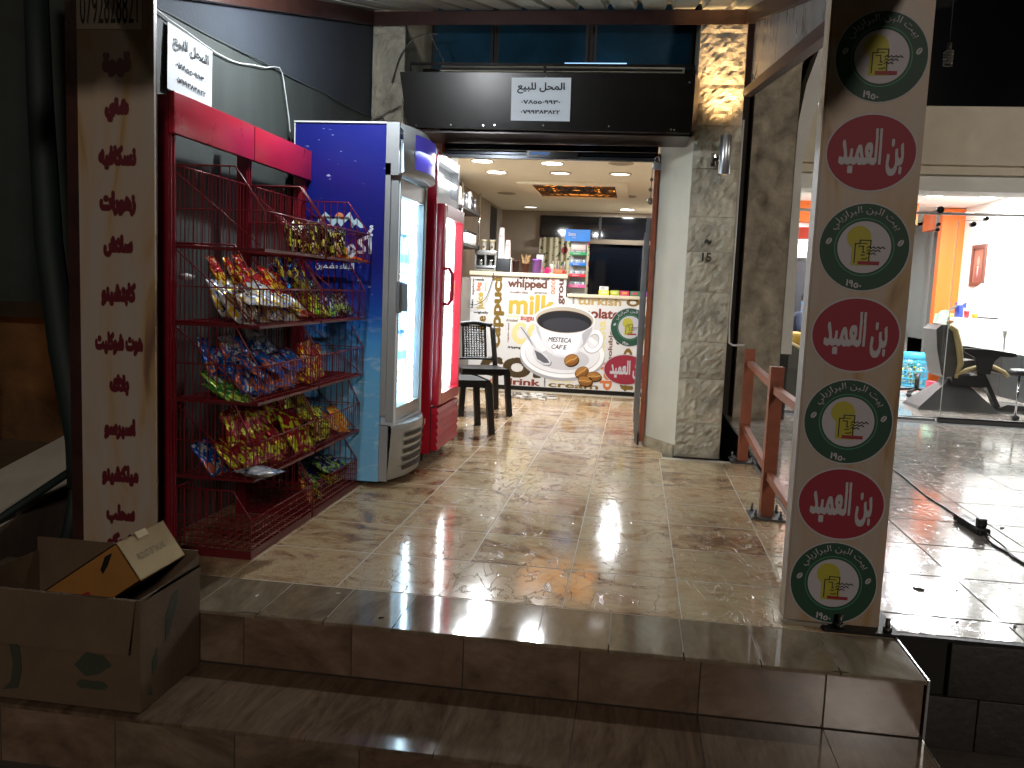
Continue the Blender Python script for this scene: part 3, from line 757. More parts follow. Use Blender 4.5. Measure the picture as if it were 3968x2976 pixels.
X = (1, 0, 0); Z = (0, 0, 1)
col_r = thing('banner_column', 'square steel column right of the porch wrapped in a banner of alternating green round and red oval emblems', 'column', (.777, 3.26, 0))
b = MB(); b.box((.62, 3.165, 0.012), (.935, 3.26, 2.36)); b.build('steel_post', m_brown, col_r)
b = MB(); b.box((.612, 3.158, .012), (.942, 3.1645, 2.36)); b.box((.605, 3.160, .012), (.6115, 3.25, 2.36)); b.build('banner', bn, col_r)
for z_ in (2.023, 1.379, .761, .165): green_emblem(col_r, (.782-.006*(2-z_), 3.157, z_), X, Z, .150)
for z_ in (1.702, 1.072, .46): red_emblem(col_r, (.775, 3.157, z_), X, Z, .147, .128)
b = MB(); b.box((.74, 3.10, 0.0005), (1.0, 3.36, .012)); pl_ = b.build('base_plate', M('black_plate', '#141210', .5, .4), col_r)
for x_, y_ in ((.965, 3.13), (.80, 3.125), (.965, 3.33)):
    b = MB(); b.tube([(x_, y_, .01), (x_, y_, .06)], .009, 8); b.tube([(x_, y_, .012), (x_, y_, .026)], .016, 6); b.build('bolt', M('grey_bolt', '#5b5a58', .4, .8), pl_)
b = MB(); b.bar((.60, 3.15, .007), (.76, 3.148, .007), .02, .014); b.build('edge_mortar', M('mortar', '#8f887b', .9), col_r)

col_l = thing('menu_column', 'square brown column left of the porch wrapped in a banner listing drinks in dark red Arabic', 'column', (-2.0, 3.12, 0))
b = MB(); b.box((-2.19, 3.06, 0), (-1.90, 3.2, 2.36)); b.build('steel_post', m_brown, col_l)
b = MB(); b.box((-2.133, 3.048, 0.0), (-1.822, 3.0595, 2.36)); b.build('banner', bn, col_l)
m_mar = M('menu_dark_red', '#571620', .45)
for s_, z_, w_, h_ in [('قهوة', 1.957, .105, .085), ('شاي', 1.792, .09, .082), ('نسكافيه', 1.616, .14, .082), ('زهورات', 1.445, .135, .085), ('سلاش', 1.285, .11, .078), ('كابتشينو', 1.10, .13, .085),
                       ('هوت شوكليت', .91, .18, .082), ('بلاك', .749, .075, .075), ('اسبرسو', .575, .12, .078), ('ميلكشينو', .389, .14, .078), ('سحلب', .232, .11, .075), ('شوكو', .115, .11, .08)]:
    b = MB(); text_on(b, s_, (-1.972, 3.0465, z_), X, Z, w=w_*1.12, h=h_*1.12, bold=.125, res=34, center=True); b.build('drink_name', m_mar, col_l, fixn=False)
b = MB(); b.box((-2.13, 3.044, 2.083), (-1.87, 3.0475, 2.30)); pp = b.build('phone_plate', M('pale_plate', '#c9bdb0', .5), col_l)
b = MB(); text_on(b, '0792828821', (-2.115, 3.0425, 2.102), X, Z, w=.233, h=.125, bold=.006, res=50); b.build('phone_number', M('plate_ink', '#1b1917', .5), pp, fixn=False)

# ------------------------------------------------------------------ railing on the right
rl = thing('railing', 'orange brown steel railing with two posts along the right edge of the porch', 'railing', (.81, 5.5, 0))
for (x_, y_) in ((.836, 6.33), (.772, 4.73), (.76, 3.42)):
    if y_ > 3.5:
        b = MB(); b.box((x_-.035, y_-.035, .012), (x_+.035, y_+.035, .828)); po = b.build('post', m_rust, rl)
        b = MB(); b.box((x_-.09, y_-.10, .0005), (x_+.09, y_+.10, .011)); pt = b.build('base_plate', M('grey_plate', '#4c4a47', .5, .5), rl)
        b = MB()
        for i, j in ((-1, -1), (1, -1), (-1, 1), (1, 1)):
            b = MB(); b.tube([(x_+i*.066, y_+j*.075, .008), (x_+i*.066, y_+j*.075, .055)], .007, 8); b.tube([(x_+i*.066, y_+j*.075, .011), (x_+i*.066, y_+j*.075, .022)], .013, 6); b.build('bolt', M('grey_bolt', '#5b5a58'), pt)
for z_ in (.715, .245):
    b = MB(); b.bar((.836, 6.29, z_+.012), (.775, 4.77, z_), .035, .042); b.build('rail', m_rust, rl)
    b = MB(); b.bar((.772, 4.69, z_-.01), (.76, 3.345, z_-.02), .035, .042); b.build('rail', m_rust, rl)

# ------------------------------------------------------------------ snack rack
m_wire = M('red_wire', '#74141f', .35, .1)
m_band = M('maroon_band', '#5c141c', .4)
m_redp = M('red_rack_paint', '#a81d34', .3, .0, var=.12, vscale=6, rvar=.1)
YB = (3.30, 4.0, 4.70)
rack = thing('snack_rack', 'tall red wire snack rack with five tiers of baskets against the left wall', 'rack', (-1.72, 4.0, 0))
for i, y_ in enumerate(YB):
    b = MB(); b.box((-1.945, y_-.028, .0), (-1.895, y_+.028, 1.90)); b.box((-1.895, y_-.018, .0), (-1.889, y_-.012, 1.75)); b.box((-1.895, y_+.006, .0), (-1.889, y_+.012, 1.75)); b.build('post', M('shaded_post_red', '#7d1526', .35, var=.15, vscale=8), rack)  # post red darkened to imitate posts lit from behind
for i in range(2):
    b = MB(); b.bev((-1.893, YB[i]-(.03 if i == 0 else -.003), 1.75), (-1.868, YB[i+1]+(.035 if i else -.003), 1.915), .003); b.build('header_panel', m_redp, rack)
TZ = [(1.30, -1.50), (.985, -1.52), (.665, -1.525), (.34, -1.54), (.02, -1.55)]
def basket(y0, y1, z0, xf, base=False):
    b = MB(); r = .0024; xb = -1.885; hf = .155; hb = .33; xm = -1.63
    ya, yb = y0+.012, y1-.012; h0 = hf if not base else .15
    if base: hb = .27
    for y_ in (ya, yb):                               # end panels
        b.tube([(xb, y_, z0), (xf, y_, z0), (xf, y_, z0+h0), (xm, y_, z0+hb), (xb, y_, z0+hb)], .0038, 5)
        n = 10
        for k in range(1, n):
            x_ = xb+(xf-xb)*k/n; top = z0+hb if x_ < xm else z0+hb+(h0-hb)*(x_-xm)/(xf-xm)
            b.tube([(x_, y_, z0), (x_, y_, top)], r, 4, cap=False)
        b.tube([(xb, y_, z0+h0), (xf, y_, z0+h0)], r, 4, cap=False)
        if base:
            for q in (.03, .06, .09, .12): b.tube([(xb, y_, z0+q), (xf, y_, z0+q)], r*.8, 4, cap=False)
    b.tube([(xf, ya, z0+h0), (xf, yb, z0+h0)], .0038, 5); b.tube([(xb, ya, z0+hb), (xb, yb, z0+hb)], .0035, 5)
    n = 20
    for k in range(n+1):
        y_ = ya+(yb-ya)*k/n
        b.tube([(xf, y_, z0+h0), (xf, y_, z0), (xb, y_, z0+.006), (xb, y_, z0+hb)], r, 4, cap=False)
    for k in range(1, 8): x_ = xb+(xf-xb)*k/8; b.tube([(x_, ya, z0+.004), (x_, yb, z0+.004)], r, 4, cap=False)
    if base:
        for q in (.03, .06, .09, .12): b.tube([(xf, ya, z0+q), (xf, yb, z0+q)], r*.8, 4, cap=False)
    return b
for t_, (z0, xf) in enumerate(TZ):
    for i in range(2):
        o = basket(YB[i], YB[i+1], z0, xf, t_ == 4).build('wire_basket', m_wire, rack, fixn=False)
        b = MB(); hh = .012 if t_ < 4 else .035
        b.box((xf-.002, YB[i]+.01, z0-hh*.6), (xf+.002, YB[i+1]-.01, z0+hh*.4)); b.box((-1.885, YB[i]+.008, z0-hh*.6), (xf, YB[i]+.012, z0+hh*.4)); b.build('front_band', m_band, o)
        # diagonal strut below the tier
        if t_ < 4:
            for y_ in (YB[i]+.02, YB[i+1]-.02): 
                b = MB(); b.tube([(-1.885, y_, z0+.30), (xf-.02, y_, z0+.015)], .003, 5); b.build('brace', m_wire, o)
# ------------------------------------------------------------------ snack bags
def bag_mat(name, c1, c2, c3='#d9d9d2'):
    if name in _M: return _M[name]
    m = bpy.data.materials.new(name); m.use_nodes = True; nt = m.node_tree; p = nt.nodes['Principled BSDF']; L = nt.links
    tc = nt.nodes.new('ShaderNodeTexCoord'); oi = nt.nodes.new('ShaderNodeObjectInfo')
    sep = nt.nodes.new('ShaderNodeSeparateXYZ'); L.new(tc.outputs['Generated'], sep.inputs[0])
    n = nt.nodes.new('ShaderNodeTexNoise'); n.inputs['Scale'].default_value = 3.2; n.inputs['Detail'].default_value = 2; n.noise_dimensions = '4D'
    mm = nt.nodes.new('ShaderNodeMath'); mm.operation = 'MULTIPLY'; mm.inputs[1].default_value = 20; L.new(oi.outputs['Random'], mm.inputs[0]); L.new(mm.outputs[0], n.inputs['W'])
    L.new(tc.outputs['Generated'], n.inputs['Vector'])
    r = nt.nodes.new('ShaderNodeValToRGB'); r.color_ramp.interpolation = 'CONSTANT'; e = r.color_ramp.elements
    e[0].position = 0; e[0].color = (*lin(c3), 1); e[1].position = .40; e[1].color = (*lin(c1), 1)
    k = e.new(.56); k.color = (*lin(c2), 1); k = e.new(.64); k.color = (*lin(c1), 1)
    L.new(n.outputs['Fac'], r.inputs[0])
    # printed band near the lower third
    r2 = nt.nodes.new('ShaderNodeValToRGB'); r2.color_ramp.interpolation = 'CONSTANT'; f = r2.color_ramp.elements
    f[0].position = 0; f[0].color = (0, 0, 0, 1); f[1].position = .16; f[1].color = (1, 1, 1, 1); k = f.new(.42); k.color = (0, 0, 0, 1)
    L.new(sep.outputs[2], r2.inputs[0])
    n4 = nt.nodes.new('ShaderNodeTexNoise'); n4.inputs['Scale'].default_value = 5; L.new(tc.outputs['Generated'], n4.inputs['Vector'])
    g = nt.nodes.new('ShaderNodeMath'); g.operation = 'GREATER_THAN'; g.inputs[1].default_value = .5; L.new(n4.outputs['Fac'], g.inputs[0])
    m2 = nt.nodes.new('ShaderNodeMath'); m2.operation = 'MULTIPLY'; L.new(r2.outputs[0], m2.inputs[0]); L.new(g.outputs[0], m2.inputs[1])
    mx = nt.nodes.new('ShaderNodeMix'); mx.data_type = 'RGBA'; L.new(m2.outputs[0], mx.inputs[0]); L.new(r.outputs[0], mx.inputs[6]); mx.inputs[7].default_value = (*lin(c2), 1)
    L.new(mx.outputs[2], p.inputs['Base Color'])
    p.inputs['Metallic'].default_value = .35; p.inputs['Roughness'].default_value = .16
    b = nt.nodes.new('ShaderNodeBump'); b.inputs['Strength'].default_value = .55; b.inputs['Distance'].default_value = .006
    n5 = nt.nodes.new('ShaderNodeTexNoise'); n5.inputs['Scale'].default_value = 7; n5.inputs['Detail'].default_value = 3; n5.inputs['Distortion'].default_value = 1.5
    L.new(tc.outputs['Generated'], n5.inputs['Vector']); L.new(n5.outputs['Fac'], b.inputs['Height']); L.new(b.outputs[0], p.inputs['Normal'])
    _M[name] = m; return m
def bag_mesh(seed, mat, w=.15, h=.20, t=.055):
    rnd = random.Random(seed); nx, nz = 12, 16; vs = []; k1, k2, k3 = rnd.random()*9, rnd.random()*9, rnd.random()*9
    def P(u, v, s):
        q = (math.sin(PI*u)**.55)*(math.sin(PI*min(1, max(0, (v-.06)/.88)))**.6) if .06 < v < .94 else 0
        cr = .010*mnoise.noise((u*3+k1, v*3+k2, k3+s))+.006*mnoise.noise((u*9+k1, v*7, s*3.))
        pinch = 1-.10*math.sin(PI*v)
        x = (u-.5)*w*pinch*(1+.03*math.sin(v*11+k1)); z = v*h
        zig = .0025*math.sin(u*44) if v < .05 or v > .95 else 0
        y = s*(t*.5*q+cr*min(1, q*2))+zig+.016*math.sin(v*PI+k2*.1)*(.5-rnd.random()*0)
        return (x, y, z)
    for s in (-1, 1):
        for i in range(nx+1):
            for j in range(nz+1): vs.append(P(i/nx, j/nz, s))
    o = (nx+1)*(nz+1); fs = []
    for i in range(nx):
        for j in range(nz):
            a = i*(nz+1)+j; q = (a, a+nz+1, a+nz+2, a+1); fs.append(q); fs.append(tuple(o+t_ for t_ in reversed(q)))
    b = MB(); b.add(vs, fs, True); me = b.mesh('snack_bag', mat)
    bm = bmesh.new(); bm.from_mesh(me); bmesh.ops.remove_doubles(bm, verts=bm.verts, dist=.0006); bm.to_mesh(me); bm.free()
    me.polygons.foreach_set('use_smooth', [True]*len(me.polygons)); return me
KB = {
 'black': ('black snack bag with yellow print', '#16130c', '#c9c23a', '#e0dcc0'),
 'white': ('white snack bag with yellow and blue print', '#cfd2d4', '#d9b62c', '#2d6aa8'),
 'brown': ('brown and white snack bag', '#5a4236', '#c9c6bd', '#7b5a48'),
 'redy': ('bright red snack bag with yellow print', '#b31420', '#e2c22a', '#d7d2b8'),
 'navy': ('navy blue snack bag with yellow spots', '#16245e', '#e0cf3c', '#2f9fd0'),
 'purple': ('purple snack bag with green and white print', '#2b1b66', '#8fc04a', '#c9ccd0'),
 'blue': ('blue snack bag with orange print', '#1558ad', '#c76a3c', '#c7d3dc'),
 'green': ('green snack bag with a white badge', '#3f8a3a', '#b9cf57', '#d6dccf'),
 'dred': ('dark red snack bag with yellow corner', '#8e1220', '#c2cf2c', '#a01a26'),
 'silver': ('silver and blue snack bag', '#a9adb3', '#1f4f8c', '#d8dade'),
 'yelg': ('yellow and green snack bag with dark centre', '#c7c52a', '#2a2118', '#4fa042'),
 'orange': ('orange snack bag', '#d9781c', '#e7b13a', '#d8d3c4'),
}
BM = {k: [bag_mesh(sum(map(ord, k))+i, bag_mat('foil_'+k, v[1], v[2], v[3])) for i in range(3)] for k, v in KB.items()}
TIERN = ['top', 'second', 'third', 'fourth', 'bottom']
ORD = ['first', 'second', 'third', 'fourth', 'fifth', 'sixth', 'seventh', 'eighth', 'ninth', 'tenth', 'eleventh', 'twelfth']
def bags(kind, tier, ys, x=-1.60, lean=.35, z=.03, sc=1.0, rot=0.0, where='', jx=.02, rr=.25):
    ys = [q if q > 3.98 else max(3.375, 4.0-(4.0-q)*1.13) for q in ys]
    if len(ys) > 1:
        n0 = len(ys); ys = [float(q) for q in ys]; n1 = min(12, int(round(n0*1.6))); srt = sorted(range(n0), key=lambda q: ys[q])
        X_ = x if isinstance(x, (list, tuple)) else [x]*n0; Z_ = z if isinstance(z, (list, tuple)) else [z]*n0
        ya_ = [ys[q] for q in srt]; xa_ = [X_[q] for q in srt]; za_ = [Z_[q] for q in srt]; tt = [k*(n0-1)/(n1-1) for k in range(n1)]
        ip = lambda A, t: A[int(t)] + (A[min(int(t)+1, n0-1)]-A[int(t)])*(t-int(t))
        ys, x, z = [ip(ya_, t) for t in tt], [ip(xa_, t)+random.uniform(-jx, jx) for t in tt], [ip(za_, t)+random.uniform(0, .03) for t in tt]
    z0, xf = TZ[tier]; grp = '%s in the %s tier %s' % (KB[kind][0].split(' with')[0]+'s', TIERN[tier], where)
    for i, y_ in enumerate(ys):
        lab = '%s, %s tier, %s' % (KB[kind][0], TIERN[tier], where)
        if len(ys) > 1: lab += ', %s from the near end' % ORD[i]
        if len(lab.split()) > 16: lab = lab.replace(' with yellow print', '').replace(' with yellow and blue print', '').replace(' with green and white print', '').replace(' with dark centre', '').replace(' with orange print', '').replace(' with yellow corner', '').replace(' with yellow spots', '')
        me = random.choice(BM[kind]); xx = x[i] if isinstance(x, (list, tuple)) else x+random.uniform(-jx, jx); zz = z[i] if isinstance(z, (list, tuple)) else z
        o = inst(me, 'snack_bag', None, (xx, y_, z0+zz+random.uniform(0, .008)))
        m = Matrix.Rotation(PI/2+rot+random.uniform(-rr, rr), 4, 'Z') @ Matrix.Rotation(lean*-1+random.uniform(-.12, .12), 4, 'X') @ Matrix.Rotation(random.uniform(-.15, .15), 4, 'Y')
        o.rotation_euler = m.to_euler(); s_ = sc*random.uniform(.78, .94); o.scale = (s_, s_, s_)
        tag(o, lab, 'snack bag', None if len(ys) == 1 else grp)
# top tier: black bags standing in the far bay
bags('black', 0, [4.08, 4.17, 4.27, 4.36, 4.46], x=-1.60, lean=.2, sc=.86, z=.0, where='front row')
bags('black', 0, [4.12, 4.25, 4.38], x=-1.70, lean=.3, sc=.9, z=.0, where='back row')
bags('orange', 0, [4.50, 4.58], x=-1.58, lean=.5, sc=.7, z=.0, where='far end')
# second tier
bags('white', 1, [3.42, 3.56, 3.70, 3.83], x=-1.60, lean=.75, sc=1.12, z=.0, where='near bay')
bags('white', 1, [3.50, 3.64, 3.78], x=-1.70, lean=.6, sc=1.1, z=.02, where='back row of near bay')
bags('brown', 1, [3.36, 3.50], x=-1.58, lean=.5, sc=.9, z=-.0, where='low front')
bags('redy', 1, [3.72, 3.90, 4.02], x=-1.68, lean=.7, sc=1.05, z=.08, where='on the pile')
bags('redy', 1, [3.95], x=-1.57, lean=1.0, sc=1.1, z=.03, where='lying by the middle post')
bags('navy', 1, [4.06, 4.13, 4.20, 4.10, 4.18, 4.26], x=[-1.66, -1.63, -1.62, -1.76, -1.75, -1.72], lean=.5, sc=1.0, z=[.02, .02, .0, .12, .12, .09], where='heaped by middle post')
bags('purple', 1, [4.35, 4.44, 4.53, 4.62], x=-1.60, lean=.55, sc=.82, z=0, where='far end')
bags('purple', 1, [4.32, 4.42], x=-1.70, lean=.5, sc=.9, z=.07, where='back row')
# third tier
bags('green', 2, [3.36], x=-1.66, lean=.9, sc=1.0, z=.0, where='standing at the near end')
bags('green', 2, [3.47], x=-1.57, lean=1.3, sc=1.2, z=.0, where='lying over the front edge')
bags('blue', 2, [3.50, 3.62, 3.74, 3.85, 3.94], x=-1.60, lean=.6, sc=1.0, z=0, where='near bay')
bags('blue', 2, [3.46, 3.58, 3.70, 3.82], x=-1.72, lean=.5, sc=1.05, z=.06, where='back row')
bags('redy', 2, [4.00], x=-1.55, lean=1.1, sc=1.1, z=.02, where='lying by the middle post')
bags('redy', 2, [4.08, 4.14, 4.20, 4.26], x=-1.60, lean=.25, sc=1.0, z=.0, where='upright')
# fourth tier
bags('silver', 3, [3.50], x=-1.52, lean=1.45, sc=1.15, z=.03, rot=1.35, rr=.05, where='lying flat at the near end')
bags('blue', 3, [3.38], x=-1.70, lean=.55, sc=1.0, z=0, where='nearest the net wall')
bags('dred', 3, [3.46, 3.56, 3.67, 3.76, 3.87], x=-1.62, lean=.75, sc=1.08, z=0, where='near bay')
bags('dred', 3, [3.97], x=-1.57, lean=.55, sc=1.3, z=.0, where='the largest, by the middle post')
bags('yelg', 3, [4.05, 4.12, 4.18, 4.24, 4.30], x=-1.60, lean=.5, sc=.95, z=.02, where='front of pile')
bags('yelg', 3, [4.02, 4.10, 4.17, 4.25], x=-1.71, lean=.4, sc=1.0, z=.09, where='back of pile')
bags('yelg', 3, [4.07, 4.15], x=-1.55, lean=1.2, sc=.95, z=.02, where='on the rail')
bags('yelg', 3, [4.36, 4.43], x=-1.61, lean=.6, sc=.9, z=0, where='near far end')
bags('orange', 3, [4.52, 4.62], x=-1.59, lean=.9, sc=.95, z=0, where='far end')
# bottom tier
bags('orange', 4, [4.17], x=-1.62, lean=.4, sc=.9, z=0, where='standing alone')
bags('yelg', 4, [4.32], x=-1.60, lean=.9, sc=.75, z=0, where='small one leaning')
bags('purple', 4, [4.38, 4.47], x=-1.64, lean=.9, sc=1.05, z=.02, where='far end')
bags('yelg', 4, [4.50, 4.58], x=-1.60, lean=1.1, sc=1.05, z=.03, where='on the heap')

bags('white', 1, [3.45, 3.58, 3.72, 3.88], x=-1.55, lean=1.15, sc=.85, z=.06, where='lying on the front')
bags('yelg', 1, [4.12, 4.22, 4.30, 4.16], x=[-1.56, -1.57, -1.58, -1.62], lean=.8, sc=.85, z=[.02, .0, .0, .12], where='right of middle post')
bags('redy', 1, [3.60, 3.80], x=-1.76, lean=.5, sc=.95, z=.14, where='at the back')
bags('blue', 2, [3.55, 3.68, 3.80, 3.91], x=-1.56, lean=1.0, sc=.85, z=.08, where='spilling forward')
bags('silver', 2, [3.62, 3.86], x=-1.70, lean=.7, sc=.85, z=.14, where='on the pile')
bags('dred', 3, [3.52, 3.63, 3.74, 3.84], x=-1.70, lean=.4, sc=.95, z=.07, where='back row')
bags('yelg', 3, [4.06, 4.13, 4.20, 4.28, 4.36, 4.22], x=[-1.57, -1.58, -1.57, -1.58, -1.62, -1.66], lean=.9, sc=.8, z=[.10, .08, .07, .05, .08, .16], where='heaped')
bags('dred', 3, [3.92, 4.02], x=-1.72, lean=.4, sc=.9, z=.12, where='by middle post')
bags('purple', 4, [4.42, 4.54, 4.60], x=-1.60, lean=1.2, sc=.8, z=.10, where='on the heap')
bags('navy', 1, [4.08, 4.16, 4.24], x=-1.70, lean=.5, sc=.85, z=.17, where='top of heap')
# ------------------------------------------------------------------ blue drinks cooler
wp = bpy.data.materials.new('cooler_side_print'); wp.use_nodes = True; nt = wp.node_tree; p = nt.nodes['Principled BSDF']; L = nt.links
tc = nt.nodes.new('ShaderNodeTexCoord'); sp_ = nt.nodes.new('ShaderNodeSeparateXYZ'); L.new(tc.outputs['Object'], sp_.inputs[0])
rp = nt.nodes.new('ShaderNodeValToRGB'); e = rp.color_ramp.elements
mz = nt.nodes.new('ShaderNodeMapRange'); mz.inputs['From Max'].default_value = 2.1; L.new(sp_.outputs[2], mz.inputs['Value']); L.new(mz.outputs[0], rp.inputs[0])
e[0].position = 0; e[0].color = (*lin('#7cbce6'), 1); e[1].position = .62; e[1].color = (*lin('#151c70'), 1)
for ps, c in ((.30, '#68b0e2'), (.40, '#4a96d8'), (.47, '#1a52ab'), (.54, '#15308c')): k = e.new(ps); k.color = (*lin(c), 1)
n = nt.nodes.new('ShaderNodeTexNoise'); n.inputs['Scale'].default_value = 5; n.inputs['Detail'].default_value = 5; n.inputs['Distortion'].default_value = 2.2
mp_ = nt.nodes.new('ShaderNodeMapping'); mp_.inputs['Scale'].default_value = (1, 1, 2.3); L.new(tc.outputs['Object'], mp_.inputs[0]); L.new(mp_.outputs[0], n.inputs[0])
r2 = nt.nodes.new('ShaderNodeValToRGB'); r2.color_ramp.elements[0].position = .52; r2.color_ramp.elements[0].color = (0, 0, 0, 1); r2.color_ramp.elements[1].position = .72; r2.color_ramp.elements[1].color = (1, 1, 1, 1); L.new(n.outputs['Fac'], r2.inputs[0])
r3 = nt.nodes.new('ShaderNodeMapRange'); r3.inputs['From Min'].default_value = .35; r3.inputs['From Max'].default_value = .5; r3.inputs['To Min'].default_value = .55; r3.inputs['To Max'].default_value = 0; L.new(mz.outputs[0], r3.inputs['Value'])
mu = nt.nodes.new('ShaderNodeMath'); mu.operation = 'MULTIPLY'; L.new(r2.outputs[0], mu.inputs[0]); L.new(r3.outputs[0], mu.inputs[1])
mx = nt.nodes.new('ShaderNodeMix'); mx.data_type = 'RGBA'; L.new(mu.outputs[0], mx.inputs[0]); L.new(rp.outputs[0], mx.inputs[6]); mx.inputs[7].default_value = (*lin('#d6e6ee'), 1)
# small scuffs
n6 = nt.nodes.new('ShaderNodeTexNoise'); n6.inputs['Scale'].default_value = 16; n6.inputs['Detail'].default_value = 2; mp6 = nt.nodes.new('ShaderNodeMapping'); mp6.inputs['Scale'].default_value = (1, 1, 3.2); L.new(tc.outputs['Object'], mp6.inputs[0]); L.new(mp6.outputs[0], n6.inputs[0])
r6 = nt.nodes.new('ShaderNodeValToRGB'); r6.color_ramp.elements[0].position = .695; r6.color_ramp.elements[0].color = (0, 0, 0, 1); r6.color_ramp.elements[1].position = .72; r6.color_ramp.elements[1].color = (.7, .7, .7, 1); L.new(n6.outputs['Fac'], r6.inputs[0])
m6 = nt.nodes.new('ShaderNodeMix'); m6.data_type = 'RGBA'; L.new(r6.outputs[0], m6.inputs[0]); L.new(mx.outputs[2], m6.inputs[6]); m6.inputs[7].default_value = (*lin('#c8cfe0'), 1)
L.new(m6.outputs[2], p.inputs['Base Color']); p.inputs['Roughness'].default_value = .3
m_sil = M('silver_grey_plastic', '#a9acaf', .32, .35, var=.05)
m_lit = M('lit_white_liner', '#dfe8ec', .5)
m_tube = M('cooler_tube', '#ffffff', .5, emit=60, ecol=(.62, .84, 1))
m_tube2 = M('cooler_tube_neutral', '#ffffff', .5, emit=45, ecol=(.97, .98, 1))
gl = glass('clear_glass', (.97, .985, .985), .01)
def hollow(b, x0, x1, y0, y1, z0, z1, t=.03):
    """cabinet open towards +x"""
    b.box((x0, y0, z0), (x0+t, y1, z1)); b.box((x0+t, y0, z0), (x1, y0+t, z1)); b.box((x0+t, y1-t, z0), (x1, y1, z1))
    b.box((x0+t, y0+t, z0), (x1, y1-t, z0+t)); b.box((x0+t, y0+t, z1-t), (x1, y1-t, z1))
bf = thing('drinks_cooler', 'tall blue drinks cooler with a silver framed glass door and mountain print on its side', 'cooler', (-1.7, 5.1, 0))
b = MB(); b.box((-1.975, 4.742, .03), (-1.437, 4.775, 2.075)); b.box((-1.975, 4.7755, .03), (-1.955, 5.425, 2.075)); b.box((-1.954, 5.40, .03), (-1.437, 5.425, 2.075)); b.box((-1.954, 4.7755, 2.055), (-1.437, 5.399, 2.075)); b.build('cabinet', wp, bf, loc=(-1.975, 4.742, 0))
b = MB(); hollow(b, -1.953, -1.355, 4.777, 5.398, .36, 2.0, .02); b.build('liner', m_lit, bf)
b = MB(); b.box((-1.435, 4.742, .42), (-1.405, 4.80, 1.86)); b.box((-1.435, 5.37, .42), (-1.410, 5.425, 1.86)); b.build('front_trim', m_sil, bf)
# bowed header
def bow(x, yc, half, amt, y): return x+amt*(1-((y-yc)/half)**2)
b = MB(); n = 14; vs = []
for zz, xo in ((1.80, -.008), (1.815, .03), (2.04, .02), (2.085, -.02)):
    for i in range(n+1):
        y_ = 4.742+(5.425-4.742)*i/n; vs.append((bow(-1.360, 5.08, .342, .078, y_)+xo, y_, zz))
m1 = n+1
b.add(vs, [(k*m1+i, k*m1+i+1, (k+1)*m1+i+1, (k+1)*m1+i) for k in range(3) for i in range(n)], True)
b.box((-1.435, 4.742, 1.795), (-1.360, 4.76, 2.085)); b.box((-1.435, 5.41, 1.80), (-1.360, 5.425, 2.085))
b.poly([(-1.435, 4.742, 2.085)]+vs[3*m1:4*m1]+[(-1.435, 5.425, 2.085)]); b.poly([(-1.435, 4.742, 1.80)]+vs[0:m1]+[(-1.435, 5.425, 1.80)]); b.build('header', m_sil, bf)
b = MB(); vs = []
for zz in (1.84, 2.035):
    for i in range(n+1):
        y_ = 4.84+(5.39-4.84)*i/n; vs.append((bow(-1.360, 5.08, .342, .078, y_)+.029, y_, zz))
b.add(vs, [(i, i+1, m1+i+1, m1+i) for i in range(n)], True)
hp = b.build('header_sign', M('lit_violet_sign', '#3a3192', .3, emit=.35, ecol='#4a44b4'), bf)
b = MB(); b.cur = 0
def hs(y, d=.036): return bow(-1.360, 5.08, .342, .078, y)+d
p0, p1 = Vector((hs(5.12), 5.12, 0)), Vector((hs(5.33, .040), 5.33, 0)); dr_ = (p1-p0).normalized()
text_on(b, 'أكوافينا', (p0.x+.014, 5.13, 1.895), dr_, Z, w=.19, h=.085, bold=.05, res=36)
b.cur = 1; b.poly([(hs(5.14), 5.14, 1.882), (hs(5.33), 5.33, 1.892), (hs(5.33), 5.33, 1.870)]); b.cur = 2
b.poly([(hs(5.17), 5.17, 1.99), (hs(5.20), 5.20, 2.018), (hs(5.225), 5.225, 2.0), (hs(5.25), 5.25, 2.022), (hs(5.29), 5.29, 1.99)])
b.build('sign_emblem', [M('sign_white', '#f0f0ff', .5, emit=.8), M('sign_red', '#c2262c', .5, emit=.3), M('sign_sky', '#86b9e6', .5, emit=.5)], hp, fixn=False)
# bowed grille at the foot
b = MB(); vs = []
for zz, xo in ((.035, -.02), (.05, .0), (.34, .02), (.365, .015)):
    for i in range(n+1):
        y_ = 4.742+(5.425-4.742)*i/n; vs.append((bow(-1.385, 5.08, .342, .085, y_)+xo, y_, zz))
b.add(vs, [(k*m1+i, k*m1+i+1, (k+1)*m1+i+1, (k+1)*m1+i) for k in range(3) for i in range(n)], True)
b.box((-1.435, 4.742, .035), (-1.385, 4.76, .365)); b.poly([(-1.435, 4.742, .365)]+vs[3*m1:4*m1]+[(-1.435, 5.425, .365)]); b.build('foot_cover', m_sil, bf)
for k in range(5):
    b = MB(); z_ = .085+.05*k; vs = []
    for zz in (z_, z_+.024):
        for i in range(9):
            y_ = 4.86+.36*i/8; vs.append((bow(-1.385, 5.08, .342, .085, y_)+.006+.07*(zz-.05), y_, zz))
    b.add(vs, [(i, i+1, 9+i+1, 9+i) for i in range(8)], True); b.build('vent_slot', M('vent_dark', '#3c3632', .6), bf, fixn=False)
    b = MB(); vs = []
    for zz in (z_+.004, z_+.03):
        for i in range(5):
            y_ = 5.29+.10*i/4; vs.append((bow(-1.385, 5.08, .342, .085, y_)+.008+.07*(zz-.05), y_, zz))
    b.add(vs, [(i, i+1, 5+i+1, 5+i) for i in range(4)], True); b.build('vent_slot', M('vent_grey', '#6d6d6f', .6), bf, fixn=False)
b = MB(); b.disc((bow(-1.385, 5.08, .342, .085, 5.24)+.03, 5.24, .325), .022, 'x', 18); b.build('round_badge', M('badge_red_blue', '#b23a3a', .3), bf, fixn=False)
